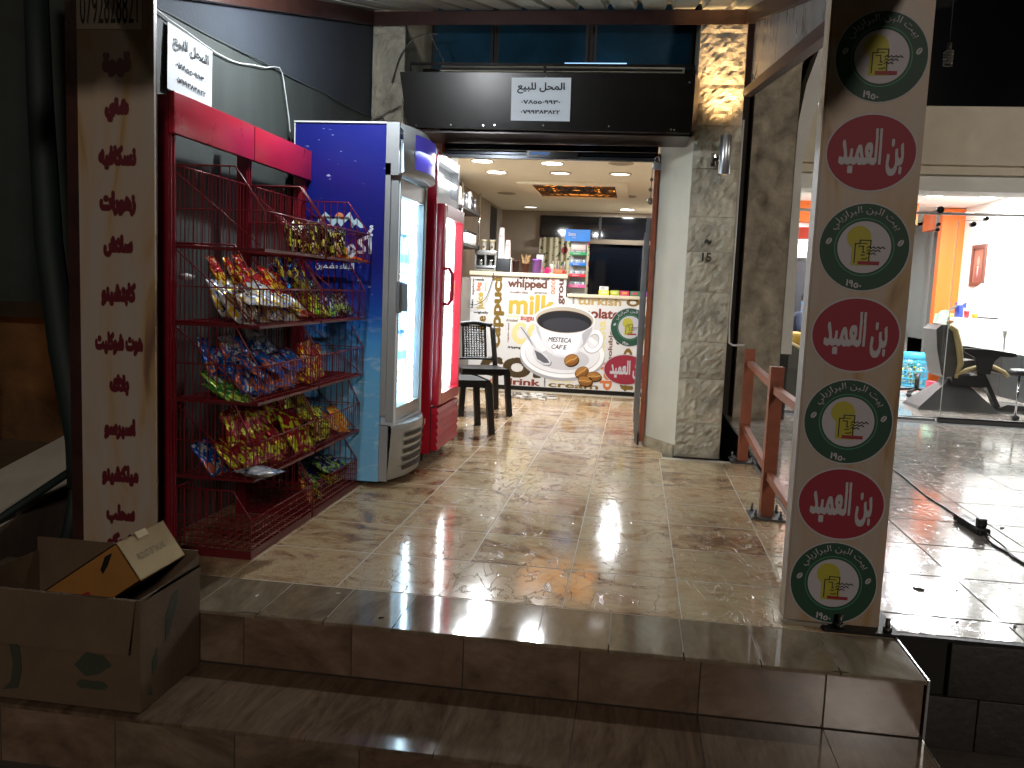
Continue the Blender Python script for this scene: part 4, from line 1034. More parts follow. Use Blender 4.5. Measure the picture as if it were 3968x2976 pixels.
# door
dr = MB(); x0, x1, ya, yb = -1.407, -1.363, 4.765, 5.41; zb0, zt0 = .385, 1.79
dr.box((x0, ya, zb0), (x1, ya+.07, zt0)); dr.box((x0, yb-.06, zb0), (x1, yb, zt0)); dr.box((x0, ya+.07, zb0), (x1, yb-.06, zb0+.075)); dr.box((x0, ya+.07, zt0-.10), (x1, yb-.06, zt0))
door = dr.build('door', m_sil, bf)
b = MB(); b.box((-1.388, ya+.07, zb0+.075), (-1.382, yb-.06, zt0-.10)); b.build('door_glass', gl, door)
b = MB(); b.box((-1.362, ya+.005, 1.02), (-1.347, ya+.075, 1.20)); b.box((-1.347, ya+.06, 1.03), (-1.315, ya+.075, 1.19)); b.build('handle', M('grey_plastic', '#70777c', .45), door)
for z_ in (.66, .96, 1.26, 1.56):
    b = MB()
    for k in range(9): b.tube([(-1.935, 4.81+.071*k, z_), (-1.405, 4.81+.071*k, z_)], .003, 4)
    b.tube([(-1.405, 4.80, z_), (-1.405, 5.39, z_)], .004, 4); b.build('shelf', m_white, bf, fixn=False)
for y_ in (4.815, 5.36):
    b = MB(); b.tube([(-1.420, y_, .45), (-1.420, y_, 1.78)], .011, 8); b.build('light_tube', m_tube, bf)
area('cooler_light', (-1.445, 5.08, 1.95), 0.5, 5, (.75, .90, 1), (0, 0, 0), 'RECTANGLE', sy=.4)
area('cooler_light', (-1.420, 5.09, 1.08), 1.3, 7, (.66, .89, 1), (0, R(90), 0), 'RECTANGLE', sy=.34)
for zi, z_ in enumerate((.665, .965, 1.265)):
    for k in range(5):
        y_ = 4.87+.10*k; x_ = -1.46
        b = MB(); b.cur = 0; b.lathe([(.03, 0), (.032, .01), (.031, .07), (.032, .13), (.026, .17), (.012, .20), (.012, .215)], (x_, y_, z_), 12); b.cur = 1; b.lathe([(.014, 0), (.014, .018)], (x_, y_, z_+.215), 10); b.cur = 2; b.lathe([(.0326, 0), (.0326, .05)], (x_, y_, z_+.055), 12, cap=False)
        tag(b.build('water_bottle', [M('bottle_pale', '#a9c3cf', .15), M('bottle_cap', '#2f6fb0', .4), M('bottle_label', '#5f9fd0', .4)]), 'small water bottle in the blue cooler, %s shelf, %s from the near side' % (['lower', 'middle', 'upper'][zi], ORD[k]), 'bottle', 'water bottles in the blue cooler')
# mountain print on the side
U = X; V = Z; e_ = .7400
b = MB(); yq = 4.7402
b.poly([(-1.884, yq, 1.510), (-1.838, yq, 1.519), (-1.785, yq, 1.580), (-1.738, yq, 1.538), (-1.71, yq, 1.56), (-1.685, yq, 1.535), (-1.639, yq, 1.584), (-1.613, yq, 1.534), (-1.597, yq, 1.55), (-1.546, yq, 1.497), (-1.575, yq, 1.494), (-1.602, yq, 1.515), (-1.622, yq, 1.492), (-1.645, yq, 1.545), (-1.69, yq, 1.498), (-1.712, yq, 1.525), (-1.737, yq, 1.498), (-1.784, yq, 1.55), (-1.83, yq, 1.508)])
b.cur = 1; ell(b, (-1.700, yq+.0005, 1.552), X, Z, .026, .026, 20)
b.cur = 2; text_on(b, 'أكوافينا', (-1.895, yq-.0006, 1.318), X, Z, w=.395, h=.165, bold=.022, res=60)
text_on(b, 'النقاء مضمون', (-1.838, yq-.0006, 1.250), X, Z, w=.232, h=.046, bold=.03, res=34); text_on(b, 's', (-1.52, yq-.0006, 1.483), X, Z, w=.022, h=.028, bold=.08, res=20)
b.cur = 3; b.poly([(-1.80, yq-.0003, 1.322), (-1.68, yq-.0003, 1.345), (-1.60, yq-.0003, 1.335), (-1.50, yq-.0003, 1.300), (-1.60, yq-.0003, 1.318), (-1.70, yq-.0003, 1.325)])
b.build('side_print', [M('print_ice', '#bcd9e6', .3), M('print_sun', '#d98a6a', .3), M('print_white', '#dfe6f2', .3), M('print_orange', '#dd5a26', .3)], bf, fixn=False)
b = MB(); b.bar((-1.975, 4.738, 2.08), (-1.435, 4.738, 2.08), .012, .008); b.bar((-1.972, 4.738, .04), (-1.972, 4.738, 2.076), .005, .006, up=(0, 1, 0)); b.build('edge_strip', m_white, bf)

# ------------------------------------------------------------------ red drinks cooler
m_redc = M('red_cooler_enamel', '#b00c27', .28, 0, coat=.15, var=.08, vscale=3)
rf = thing('drinks_cooler', 'red drinks cooler with a white lit header and slatted red foot grille', 'cooler', (-1.6, 5.85, 0))
x0, x1, ya, yb = -1.96, -1.325, 5.53, 6.20
b = MB(); hollow(b, x0, x1, ya, yb, .055, 2.06, .025); b.build('cabinet', m_redc, rf)
b = MB(); hollow(b, x0+.03, x1-.005, ya+.027, yb-.027, .40, 1.72, .012); b.build('liner', m_lit, rf)
b = MB(); b.box((x0+.05, ya+.03, 0), (x1-.05, yb-.03, .055)); b.build('plinth', m_black, rf)
b = MB(); b.box((x1-.012, ya+.026, 1.73), (x1, yb-.026, 1.80)); b.box((x1-.06, ya+.026, 1.80), (x1-.05, yb-.026, 2.035)); b.box((x1-.05, ya+.026, 2.0), (x1, yb-.026, 2.035)); b.box((x1-.0495, ya+.0255, 1.801), (x1-.001, ya+.029, 1.999)); b.box((x1-.0495, yb-.029, 1.801), (x1-.001, yb-.0255, 1.999)); b.box((x1+.0005, yb-.028, 1.73), (x1+.003, yb+.001, 2.061)); b.build('lamp_box', M('pale_grey_enamel', '#a3a8ac', .35), rf)
b = MB(); b.tube([(x1-.02, ya+.04, 1.90), (x1-.02, yb-.03, 1.90)], .015, 10); b.build('lamp_tube', M('header_tube', '#ffffff', .5, emit=5, ecol=(1, 1, 1)), rf)
b = MB(); b.box((x1-.06, ya+.10, 1.81), (x1-.045, ya+.17, 1.86)); b.box((x1-.05, ya+.25, 1.82), (x1-.048, ya+.45, 1.86)); b.build('ballast', M('beige_plate', '#b9b9b2', .5), rf)
dx0, dx1 = x1+.002, x1+.052
b = MB(); b.bev((dx0, ya+.01, .385), (dx1, ya+.105, 1.725), .008); b.box((dx0, yb-.045, .385), (dx1, yb-.005, 1.725)); b.box((dx0, ya+.105, .385), (dx1, yb-.045, .46)); b.box((dx0, ya+.105, 1.64), (dx1, yb-.045, 1.725)); door = b.build('door', m_redc, rf)
b = MB(); b.box((dx0+.02, ya+.105, .46), (dx0+.028, yb-.045, 1.64)); b.build('door_glass', gl, door)
b = MB(); b.tube([(dx1-.005, ya+.07, 1.30), (dx1+.03, ya+.075, 1.305), (dx1+.05, ya+.08, 1.27), (dx1+.052, ya+.08, 1.18), (dx1+.05, ya+.08, 1.10), (dx1+.03, ya+.075, 1.065), (dx1-.005, ya+.07, 1.07)], .013, 8); b.build('handle', m_redc, door)
b = MB(); b.tube([(dx1, ya+.06, .985), (dx1+.008, ya+.06, .985)], .009, 10); b.build('lock', m_chrome, door)
for k in range(6):
    b = MB(); z_ = .085+.048*k; b.prism([(dx0-.01, z_), (dx1-.004, z_-.006), (dx1+.006, z_+.008), (dx1-.006, z_+.040), (dx0-.01, z_+.044)], 'y', ya+.005, yb-.005); b.build('grille_slat', m_redc, rf)
b = MB(); b.box((x1-.01, ya+.004, .06), (x1+.008, yb-.004, .38)); b.build('grille_back', M('dark_red', '#3a060c', .6), rf)
b = MB(); b.box((dx1+.003, yb-.17, .345), (dx1+.006, yb-.06, .358)); b.build('maker_plate', m_alu, rf)
for z_ in (.72, 1.0, 1.28):
    b = MB()
    for k in range(8): b.tube([(x0+.06, ya+.05+.07*k, z_), (x1-.03, ya+.05+.07*k, z_)], .003, 4)
    b.tube([(x1-.03, ya+.04, z_), (x1-.03, yb-.04, z_)], .004, 4); b.build('shelf', m_white, rf, fixn=False)
b = MB(); b.tube([(x1-.04, yb-.055, .50), (x1-.04, yb-.055, 1.62)], .011, 8); b.build('light_tube', m_tube2, rf)
area('red_cooler_light', (x1-.05, 5.86, 1.05), 1.15, 9, (1, 1, 1), (0, R(90), 0), 'RECTANGLE', sy=.36)
area('red_cooler_light', (x1-.20, 5.84, 1.68), .3, 4, (1, 1, 1), (0, 0, 0), 'RECTANGLE', sy=.4)
for i, y_ in enumerate((5.70, 5.80, 5.90)):
    b = MB(); b.bev((-1.46, y_-.035, 1.005), (-1.39, y_+.035, 1.045), .004); tag(b.build('small_carton', M('carton_'+'abc'[i], ['#b84a52', '#c9ccd0', '#8a5a70'][i], .5), loc=(-1.42, y_, 1.005)), ['small red carton on the middle shelf of the red cooler', 'small pale carton in the middle of the red cooler shelf', 'small mauve carton farthest along the red cooler shelf'][i], 'carton')

# blue paper on top of the red cooler
b = MB(); b.box((-1.55, 5.75, 2.062), (-1.36, 6.1, 2.068), Matrix.Rotation(R(4), 3, 'X')); tag(b.build('blue_folder', M('blue_folder', '#2b74b4', .5)), 'blue sheet lying on top of the red cooler', 'folder')
b = MB(); b.bev((-1.50, 5.60, 2.061), (-1.35, 5.85, 2.085), .003); tag(b.build('white_box_lid', m_white), 'flat white lid lying on top of the red cooler', 'lid')

# ------------------------------------------------------------------ cables
b = MB(); b.tube([(-2.03, y, z) for y, z in [(3.2, 2.30), (3.397, 2.274), (3.507, 2.262), (3.65, 2.255), (3.80, 2.243), (3.932, 2.237), (4.06, 2.24), (4.172, 2.252), (4.33, 2.285), (4.473, 2.308), (4.58, 2.34), (4.65, 2.352), (4.69, 2.33), (4.715, 2.28), (4.75, 2.2), (4.79, 2.1), (4.82, 2.0), (4.84, 1.9)]], .0034, 6)
tag(b.build('white_cable', m_white), 'white cable strung along the left wall down behind the blue cooler', 'cable')
def coil(pts, name_label, r=.0045, mat=None):
    b = MB(); P = [Vector(q) for q in pts]; out = []
    for i in range(len(P)-1):
        p0 = P[max(i-1, 0)]; p1 = P[i]; p2 = P[i+1]; p3 = P[min(i+2, len(P)-1)]
        for k in range(5):
            t = k/5; out.append(.5*((2*p1)+(-p0+p2)*t+(2*p0-5*p1+4*p2-p3)*t*t+(-p0+3*p1-3*p2+p3)*t**3))
    out.append(P[-1]); b.tube(out, r, 6); return tag(b.build('cable', mat or M('grey_cable', '#57554e', .5)), name_label, 'cable')
coil([(-1.80, 6.30, 2.50), (-1.93, 6.31, 2.44), (-2.03, 6.30, 2.38), (-2.06, 6.29, 2.31), (-2.0, 6.30, 2.27), (-1.93, 6.31, 2.36), (-1.95, 6.31, 2.42), (-2.02, 6.30, 2.36), (-2.03, 6.30, 2.24), (-1.99, 6.30, 2.31)], 'loose grey cable looped on the left stone pillar beside the sign board')
coil([(-1.55, 6.36, 3.03), (-1.70, 6.32, 3.0), (-1.79, 6.31, 2.90), (-1.83, 6.31, 2.83), (-1.86, 6.30, 2.72), (-1.87, 6.28, 2.66)], 'thin grey cable hanging over the left stone pillar from the canopy beam')
coil([(-1.60, 6.32, 3.02), (-1.56, 6.36, 2.93), (-1.52, 6.42, 2.85), (-1.54, 6.40, 2.77), (-1.60, 6.3, 2.73)], 'short grey cable bent behind the left end of the sign rail')
coil([(1.90, 6.6, .006), (1.905, 6.2, .006), (1.87, 5.6, .006), (1.88, 5.2, .006), (1.866, 4.99, .012)], 'black cable running along the terrace tiles into the power strip', .005, m_black)
coil([(1.866, 4.66, .02), (1.85, 4.5, .006), (1.87, 4.32, .006), (1.87, 4.18, .006), (1.95, 3.9, .006), (2.1, 3.6, .006)], 'black cable leaving the power strip towards the camera', .006, m_black)
coil([(1.865, 4.64, .03), (1.89, 4.45, .006), (1.86, 4.28, .006), (1.92, 4.0, .006), (2.02, 3.7, .006)], 'second thinner black cable beside the one leaving the power strip', .004, m_black)
ps = thing('power_strip', 'black power strip with a plug lying on the grey terrace tiles', 'power strip', (1.866, 4.82, 0), rz=R(2))
b = MB(); b.bev((-.032, -.16, .003), (.032, .16, .04), .006); b.build('strip_body', m_black, ps, local=True)
for k in range(3): b = MB(); b.disc((0, .0+.05*k, .0408), .016, 'z', 12); b.build('socket', M('socket_grey', '#333335', .5), ps, local=True)
b = MB(); b.bev((-.022, -.135, .04), (.022, -.09, .085), .008); b.build('plug', m_black, ps, local=True)
cf = thing('hanging_bulb', 'unlit white spiral bulb hanging in the dark above the terrace', 'bulb', (1.895, 6.0, 2.72))
b = MB(); b.tube([(1.895+.024*math.cos(t*.8), 6.0+.024*math.sin(t*.8), 2.73+.0022*t) for t in range(40)], .008, 6); b.build('spiral', M('unlit_bulb', '#4a483f', .4), cf)
b = MB(); b.tube([(1.895, 6.0, 2.81), (1.895, 6.0, 2.87)], .015, 10); b.tube([(1.895, 6.0, 2.87), (1.893, 6.0, 3.6)], .003, 5); b.build('holder', M('unlit_holder', '#2c2a26', .5), cf)

# ------------------------------------------------------------------ litter
def chip(x, y, s, c, lab, rz=.4, h=.004):
    b = MB(); b.bev((-s, -s*.3, 0), (s, s*.3, h), h*.3); o = b.build('litter', M('litter_'+c.strip('#'), c, .7), loc=None); o.location = (x, y, .001); o.rotation_euler = (0, 0, rz); tag(o, lab, 'litter')
chip(-1.590, 3.722, .016, '#d0cfc8', 'white cigarette end on the floor beside the rack', 1.0, .008)
chip(1.243, 3.678, .022, '#6f6b64', 'short grey butt lying on the terrace tile near the banner column', -.5, .008)
chip(1.474, 3.321, .016, '#8a857a', 'crumpled butt near the front edge of the terrace', 1.2, .010)
chip(1.27, 3.32, .011, '#15130f', 'small dark curl of rubbish near the terrace edge', .9, .004)
chip(2.042, 4.867, .012, '#2b2723', 'dark scrap on the terrace beyond the power strip', .3, .006)
chip(1.40, 3.70, .006, '#1a1714', 'tiny black crumb between the litter on the terrace', .1, .004)
chip(-1.06, 3.021, .007, '#d8d6cf', 'white chip on the grey edge tile in front of the rack', .2)
chip(-1.342, 2.922, .008, '#d8d6cf', 'white speck on the edge tile nearest the carton', 1.4)
chip(-.833, 2.831, .009, '#17130f', 'black flake near the nosing of the top step', .4)
chip(.03, 5.21, .004, '#231b14', 'dark fleck on the middle of the porch floor', .4)

# ------------------------------------------------------------------ cartons at the left
m_card = M('brown_card', '#5a4835', .75, var=.18, vscale=5, bump=.15, bscale=60)
m_card2 = M('orange_card', '#8f6128', .65, var=.12, vscale=5); m_card3 = M('tan_card', '#9c875d', .65, var=.12, vscale=6)
m_prt = M('dark_green_print', '#33382c', .6)
cx = thing('carton', 'large open brown cardboard box on the steps with faded green print', 'box', (-1.76, 2.56, -.2))
x0, x1, ya, yb, z0, z1 = -2.10, -1.475, 2.375, 2.745, -.197, .170
for nm, a, c in (('front_wall', (x0, ya, z0), (x1, ya+.006, z1)), ('right_wall', (x1-.006, ya+.0065, z0), (x1, yb, z1-.0)), ('back_wall', (x0, yb-.006, z0), (x1-.0065, yb, z1+.05)), ('left_wall', (x0, ya+.0065, z0), (x0+.006, yb-.0065, z1))):
    b = MB(); b.box(a, c); b.build(nm, m_card, cx)
b = MB(); b.box((x0+.0065, ya+.0065, z0), (x1-.0065, yb-.0065, z0+.006)); b.build('bottom', m_card, cx)
b = MB(); b.add([(x0, ya-.002, z1), (x1-.012, ya-.002, z1), (x1-.02, ya-.03, z1-.165), (x0, ya-.035, z1-.165), (x0, ya-.008, z1), (x1-.012, ya-.008, z1), (x1-.02, ya-.036, z1-.165), (x0, ya-.041, z1-.165)], [(0, 1, 2, 3), (7, 6, 5, 4), (0, 4, 5, 1), (1, 5, 6, 2), (2, 6, 7, 3)], False); b.build('front_flap', m_card, cx)
b = MB(); b.add([(x1, ya+.02, z1-.01), (x1, yb, z1+.035), (x1, yb, z1-.01)], [(0, 1, 2)]); b.build('torn_edge', m_card, cx)
b = MB(); yq = ya-.003
b.prism([(-1.68, -.135), (-1.60, -.135), (-1.585, -.122), (-1.60, -.108), (-1.68, -.108), (-1.695, -.122)], 'y', yq, yq+.002)
b.prism([(-1.70, -.06), (-1.66, -.015), (-1.60, -.02), (-1.57, -.05), (-1.62, -.085), (-1.66, -.095)], 'y', yq, yq+.001)
pq = b.build('printed_pattern', m_prt, cx); 
b = MB(); b.prism([(-1.955, -.17), (-1.90, -.16), (-1.885, -.10), (-1.89, -.02), (-1.93, .0), (-1.915, -.08), (-1.925, -.14)], 'y', yq, yq+.002); b.build('printed_pattern', m_prt, cx)
b = MB(); xq = x1+.001
for pp_ in ([(2.52, .06), (2.56, .12), (2.60, .135), (2.585, .07), (2.55, .02), (2.52, -.02)], [(2.44, -.05), (2.47, -.02), (2.47, -.08), (2.44, -.10)], [(2.41, -.15), (2.43, -.13), (2.44, -.17)]):
    b = MB(); b.prism(pp_, 'x', xq-.001, xq+.001); b.build('printed_pattern', m_prt, cx)
# smaller fruit carton stuck in slantwise
a_ = R(35.5)
ic = thing('fruit_carton', 'orange and tan fruit carton stuck slantwise in the big cardboard box', 'box', (-1.518, 2.45, .205))
Lx = Vector((-math.cos(a_), 0, -math.sin(a_))); Ux = Vector((-math.sin(a_), 0, math.cos(a_))); Yx = Vector((0, 1, 0)); O_ = Vector((-1.518, 2.45, .205)); LL, HH, WW = .40, .145, .275
def ccorner(l, y, h): return O_+Lx*l+Yx*y+Ux*h
for nm, mt, vs in (('front_panel', m_card2, [(0,0,0),(LL,0,0),(LL,0,HH),(0,0,HH)]), ('end_panel', m_card3, [(0,0,0),(0,WW,0),(0,WW,HH),(0,0,HH)]), ('top_panel', m_card2, [(0,0,HH),(LL,0,HH),(LL,WW,HH),(0,WW,HH)]), ('under_panel', m_card2, [(0,0,0),(LL,0,0),(LL,WW,0),(0,WW,0)]), ('back_panel', m_card2, [(0,WW,0),(LL,WW,0),(LL,WW,HH),(0,WW,HH)])):
    q = [ccorner(*v) for v in vs]; c_ = ccorner(LL/2, WW/2, HH/2); nrm = (q[1]-q[0]).cross(q[2]-q[0]).normalized()
    if nrm.dot(q[0]-c_) > 0: nrm = -nrm
    q2 = [v+nrm*.004 for v in q]; b = MB(); b.add(q+q2, [(0,1,2,3),(7,6,5,4),(0,4,5,1),(1,5,6,2),(2,6,7,3),(3,7,4,0)], False); b.build(nm, mt, ic)
b = MB(); text_on(b, 'PRODUCT OF THAILAND', ccorner(-.001, .05, .06), Yx, Ux, w=.16, h=.022, bold=.04, res=20); b.build('printed_text', M('grey_ink', '#5a4c33', .6), ic, fixn=False)
b = MB(); b.box((-.001, 0, 0), (0, 1, 1)); 
b = MB(); b.poly([ccorner(.10, -.001, .100), ccorner(.06, -.001, .128), ccorner(.03, -.001, .125), ccorner(.07, -.001, .098), ccorner(.10, -.001, .085)]); b.build('hand_hole', m_black, ic, fixn=False)
b = MB(); 
for k in range(9): pass
C_ = ccorner(.25, -.001, .04); b.poly([C_+Lx*(.075+.012*math.cos(5*t))*math.cos(t)+Ux*(.034+.006*math.cos(5*t))*math.sin(t) for t in [2*PI*i/30 for i in range(30)]]); b.build('red_print', M('carton_red', '#8a1420', .6), ic, fixn=False)
b = MB(); text_on(b, 'FRESH FRUIT', ccorner(.14, -.0015, .10), -Lx, Ux, w=.06, h=.012, bold=.02, res=16)
b = MB(); b.quad(ccorner(-.0045, .10, HH-.02), ccorner(-.0045, .16, HH-.02), ccorner(-.0045, .16, HH+.004), ccorner(-.0045, .10, HH+.004)); b.build('clear_tape', M('shiny_tape', '#c9bb98', .12), ic, fixn=False)
# ------------------------------------------------------------------ shop interior
rm = thing('shop_room', 'small coffee shop room with taupe walls and a cream ceiling behind the entrance', 'room', (-.93, 9.8, 0))
m_taupe = M('taupe_wall', '#988a79', .75, var=.12, vscale=2, bump=.1, bscale=60)
m_ceil = M('cream_ceiling', '#efe8d4', .7, var=.04, vscale=1.5)
b = MB(); b.box((-2.35, 6.95, 0), (-2.11, 13.4, 2.6)); b.build('left_wall', m_taupe, rm)
b = MB(); b.box((.262, 7.26, 0), (.34, 13.4, 2.6)); b.build('right_wall', m_taupe, rm)
b = MB(); b.box((-2.11, 13.16, 0), (-1.52, 13.4, 2.4)); b.box((-1.52, 13.16, 2.335), (.262, 13.4, 2.4)); b.box((-1.52, 13.16, 0), (.262, 13.4, .9)); b.build('back_wall', m_taupe, rm)
# ceiling with round holes kept simple: the discs sit a hair below it; the lattice panel is recessed
LX0, LX1, LY0, LY1 = -1.25, -.30, 9.72, 10.95
b = MB(); b.box((-2.11, 6.92, 2.40), (LX0, 13.16, 2.5)); b.box((LX1, 6.92, 2.40), (.262, 13.16, 2.5)); b.box((LX0, 6.92, 2.40), (LX1, LY0, 2.5)); b.box((LX0, LY1, 2.40), (LX1, 13.16, 2.5)); b.build('ceiling', m_ceil, rm)
b = MB(); b.box((LX0, LY0, 2.43), (LX1, LY1, 2.45)); b.build('recess_top', M('amber_glow', '#ff9a2e', .6, emit=1.5, ecol='#ff9a35'), rm)
b = MB(); b.box((-2.109, 12.1, .9), (-2.10, 12.62, 2.36)); b.build('dark_panel', M('dark_panel', '#15110f', .5), rm)
# raised frame and carved screen
fr = thing('ceiling_lattice', 'amber lit rectangular lattice screen set in the shop ceiling', 'ceiling light', ((LX0+LX1)/2, (LY0+LY1)/2, 2.39))
for a, c in (((LX0-.14, LY0-.14, 2.365), (LX1+.14, LY0, 2.399)), ((LX0-.14, LY1, 2.365), (LX1+.14, LY1+.14, 2.399)), ((LX0-.14, LY0, 2.365), (LX0, LY1, 2.399)), ((LX1, LY0, 2.365), (LX1+.14, LY1, 2.399))):
    b = MB(); b.box(a, c); b.build('frame_board', m_ceil, fr)
b = MB(); cxm, cym = (LX0+LX1)/2, (LY0+LY1)/2; hx, hy = (LX1-LX0)/2, (LY1-LY0)/2
t = .009
def arc2(cx_, cy_, rx, ry, a0, a1, n=10): b.tube([(cx_+rx*math.cos(a0+(a1-a0)*i/n), cy_+ry*math.sin(a0+(a1-a0)*i/n), 2.39) for i in range(n+1)], .008, 4)
for sx_ in (-1, 1):
    for sy_ in (-1, 1):
        for r_ in (.12, .2, .28, .36): arc2(cxm+sx_*hx, cym+sy_*hy, r_*1.0, r_*1.35, PI/2*(0 if sx_ < 0 else 1)+(0 if sy_ < 0 else 0) if sy_ < 0 else (-PI/2 if sx_ < 0 else PI), (PI/2 if sx_ < 0 else PI) if sy_ < 0 else (0 if sx_ < 0 else PI*1.5))
        for r_ in (.05, .09): arc2(cxm+sx_*.16, cym+sy_*.22, r_, r_*1.3, 0, 2*PI)
        arc2(cxm+sx_*.33, cym+sy_*.05, .05, .12, 0, 2*PI)
for r_ in (.07, .13, .19, .26): arc2(cxm, cym, r_, r_*1.3, 0, 2*PI, 16)
for k in range(12):
    a = 2*PI*k/12; b.tube([(cxm+.07*math.cos(a), cym+.09*math.sin(a), 2.39), (cxm+.44*math.cos(a), cym+.58*math.sin(a), 2.39)], .007, 4)
for s_ in (-1, 1): b.bar((cxm+s_*hx*.99, LY0, 2.39), (cxm+s_*hx*.99, LY1, 2.39), .03, .01); b.bar((LX0, cym+s_*hy*.99, 2.39), (LX1, cym+s_*hy*.99, 2.39), .03, .01)
b.build('carved_screen', M('dark_wood_screen', '#1d110a', .5), fr, fixn=False)
area('lattice_light', (cxm, cym, 2.385), .9, PW['amber'], (1, .6, .25), (0, 0, 0), 'RECTANGLE', sy=1.1)
# round ceiling lights: (x, y, lit, label)
m_led = M('led_disc', '#ffffff', .5, emit=24, ecol=(1, .98, .97)); m_led2 = M('led_disc_dim', '#ffffff', .5, emit=1.6, ecol=(1, .98, .92)); m_off = M('led_off', '#9c907a', .5)
for x_, y_, st, lb in ((-1.53, 8.21, 2, 'lit round ceiling light, frontmost on the left'), (-.863, 8.27, 2, 'lit round ceiling light, frontmost in the middle'), (-.21, 8.2, 0, 'unlit round ceiling light nearest the entrance'),
                       (-1.515, 8.96, 2, 'lit round ceiling light, second on the left'), (-.845, 8.93, 1, 'dim round ceiling light just before the amber lattice'), (-.23, 8.91, 1, 'dim round ceiling light on the right behind the unlit one'),
                       (-1.60, 12.57, 1, 'small far ceiling light at the back left'), (-.196, 12.55, 2, 'bright far ceiling light at the back right'), (-.18, 10.9, 0, 'unlit ceiling light right of the lattice'), (-1.7, 10.9, 0, 'faint unlit ceiling light left of the lattice')):
    t = thing('ceiling_light', lb, 'ceiling light', (x_, y_, 2.39))
    b = MB(); b.lathe([(.118, 0), (.118, -.006), (.100, -.010), (.098, -.004)], (x_, y_, 2.3995), 28, cap=False); b.build('rim', M('light_rim', '#b3a68c', .5), t, fixn=False)
    b = MB(); b.disc((x_, y_, 2.394), .099, 'z', 28); b.build('diffuser', (m_off, m_led2, m_led)[st], t)
    if st == 2: area('ceiling_light_lamp', (x_, y_, 2.388), .19, PW['ceil']*(1.0 if y_ < 10 else 1.2), (.92, .965, 1))
# windows at the back
wb = thing('back_window', 'dark night window with a metal transom at the back of the shop', 'window', (-.63, 13.1, .9))
for (x0, x1, z0, z1) in ((-1.50, -.62, 2.0, 2.33), (-.58, .25, 2.0, 2.33), (-.75, .25, .92, 1.92)):
    b = MB(); b.box((x0, 13.12, z0), (x1, 13.13, z1)); b.build('pane', M('night_pane', '#06080d', .06), wb)
b = MB(); b.box((-1.52, 13.07, 1.925), (.25, 13.12, 1.995)); b.build('transom', M('bronze_transom', '#5e5346', .35, .5), wb)
b = MB(); b.box((-.618, 13.09, 1.995), (-.582, 13.12, 2.335)); b.build('mullion', M('dark_mullion', '#1d1b19', .4), wb)
b = MB(); b.box((-1.52, 13.4, .9), (.262, 13.44, 2.4)); b.build('outside_dark', M('outer_dark', '#020203', .9), wb)
# flowered curtain
fc = bpy.data.materials.new('flowered_cloth'); fc.use_nodes = True; nt = fc.node_tree; p = nt.nodes['Principled BSDF']; L = nt.links
tc = nt.nodes.new('ShaderNodeTexCoord'); v1 = nt.nodes.new('ShaderNodeTexVoronoi'); v1.inputs['Scale'].default_value = 4.6; L.new(tc.outputs['Object'], v1.inputs[0])
n1 = nt.nodes.new('ShaderNodeTexNoise'); n1.inputs['Scale'].default_value = 22; L.new(tc.outputs['Object'], n1.inputs[0])
ad = nt.nodes.new('ShaderNodeMath'); ad.operation = 'MULTIPLY_ADD'; ad.inputs[1].default_value = .22; L.new(n1.outputs['Fac'], ad.inputs[0]); L.new(v1.outputs['Distance'], ad.inputs[2])
rp = nt.nodes.new('ShaderNodeValToRGB'); rp.color_ramp.interpolation = 'CONSTANT'; e = rp.color_ramp.elements
e[0].position = 0; e[0].color = (*lin('#7c2a30'), 1); e[1].position = .36; e[1].color = (*lin('#a8a083'), 1); L.new(ad.outputs[0], rp.inputs[0])
v2 = nt.nodes.new('ShaderNodeTexNoise'); v2.inputs['Scale'].default_value = 17; v2.inputs['Detail'].default_value = 1; L.new(tc.outputs['Object'], v2.inputs[0])
r2 = nt.nodes.new('ShaderNodeValToRGB'); r2.color_ramp.interpolation = 'CONSTANT'; r2.color_ramp.elements[0].color = (0, 0, 0, 1); r2.color_ramp.elements[1].position = .62; r2.color_ramp.elements[1].color = (1, 1, 1, 1); L.new(v2.outputs['Fac'], r2.inputs[0])
mx = nt.nodes.new('ShaderNodeMix'); mx.data_type = 'RGBA'; L.new(r2.outputs[0], mx.inputs[0]); L.new(rp.outputs[0], mx.inputs[6]); mx.inputs[7].default_value = (*lin('#3f4a2a'), 1); L.new(mx.outputs[2], p.inputs['Base Color']); p.inputs['Roughness'].default_value = .8
b = MB(); vs = []; n = 60
for i in range(n+1):
    x_ = -1.49+.76*i/n; y_ = 12.95+.007*math.sin(i*.9)+.006*math.sin(i*.33)
    vs += [(x_, y_, .3), (x_, y_, 1.99+.006*math.sin(i*1.3))]
b.add(vs, [(2*i, 2*i+2, 2*i+3, 2*i+1) for i in range(n)], True); tag(b.build('curtain', fc, fixn=False), 'beige curtain with dark red roses hanging behind the counter', 'curtain')

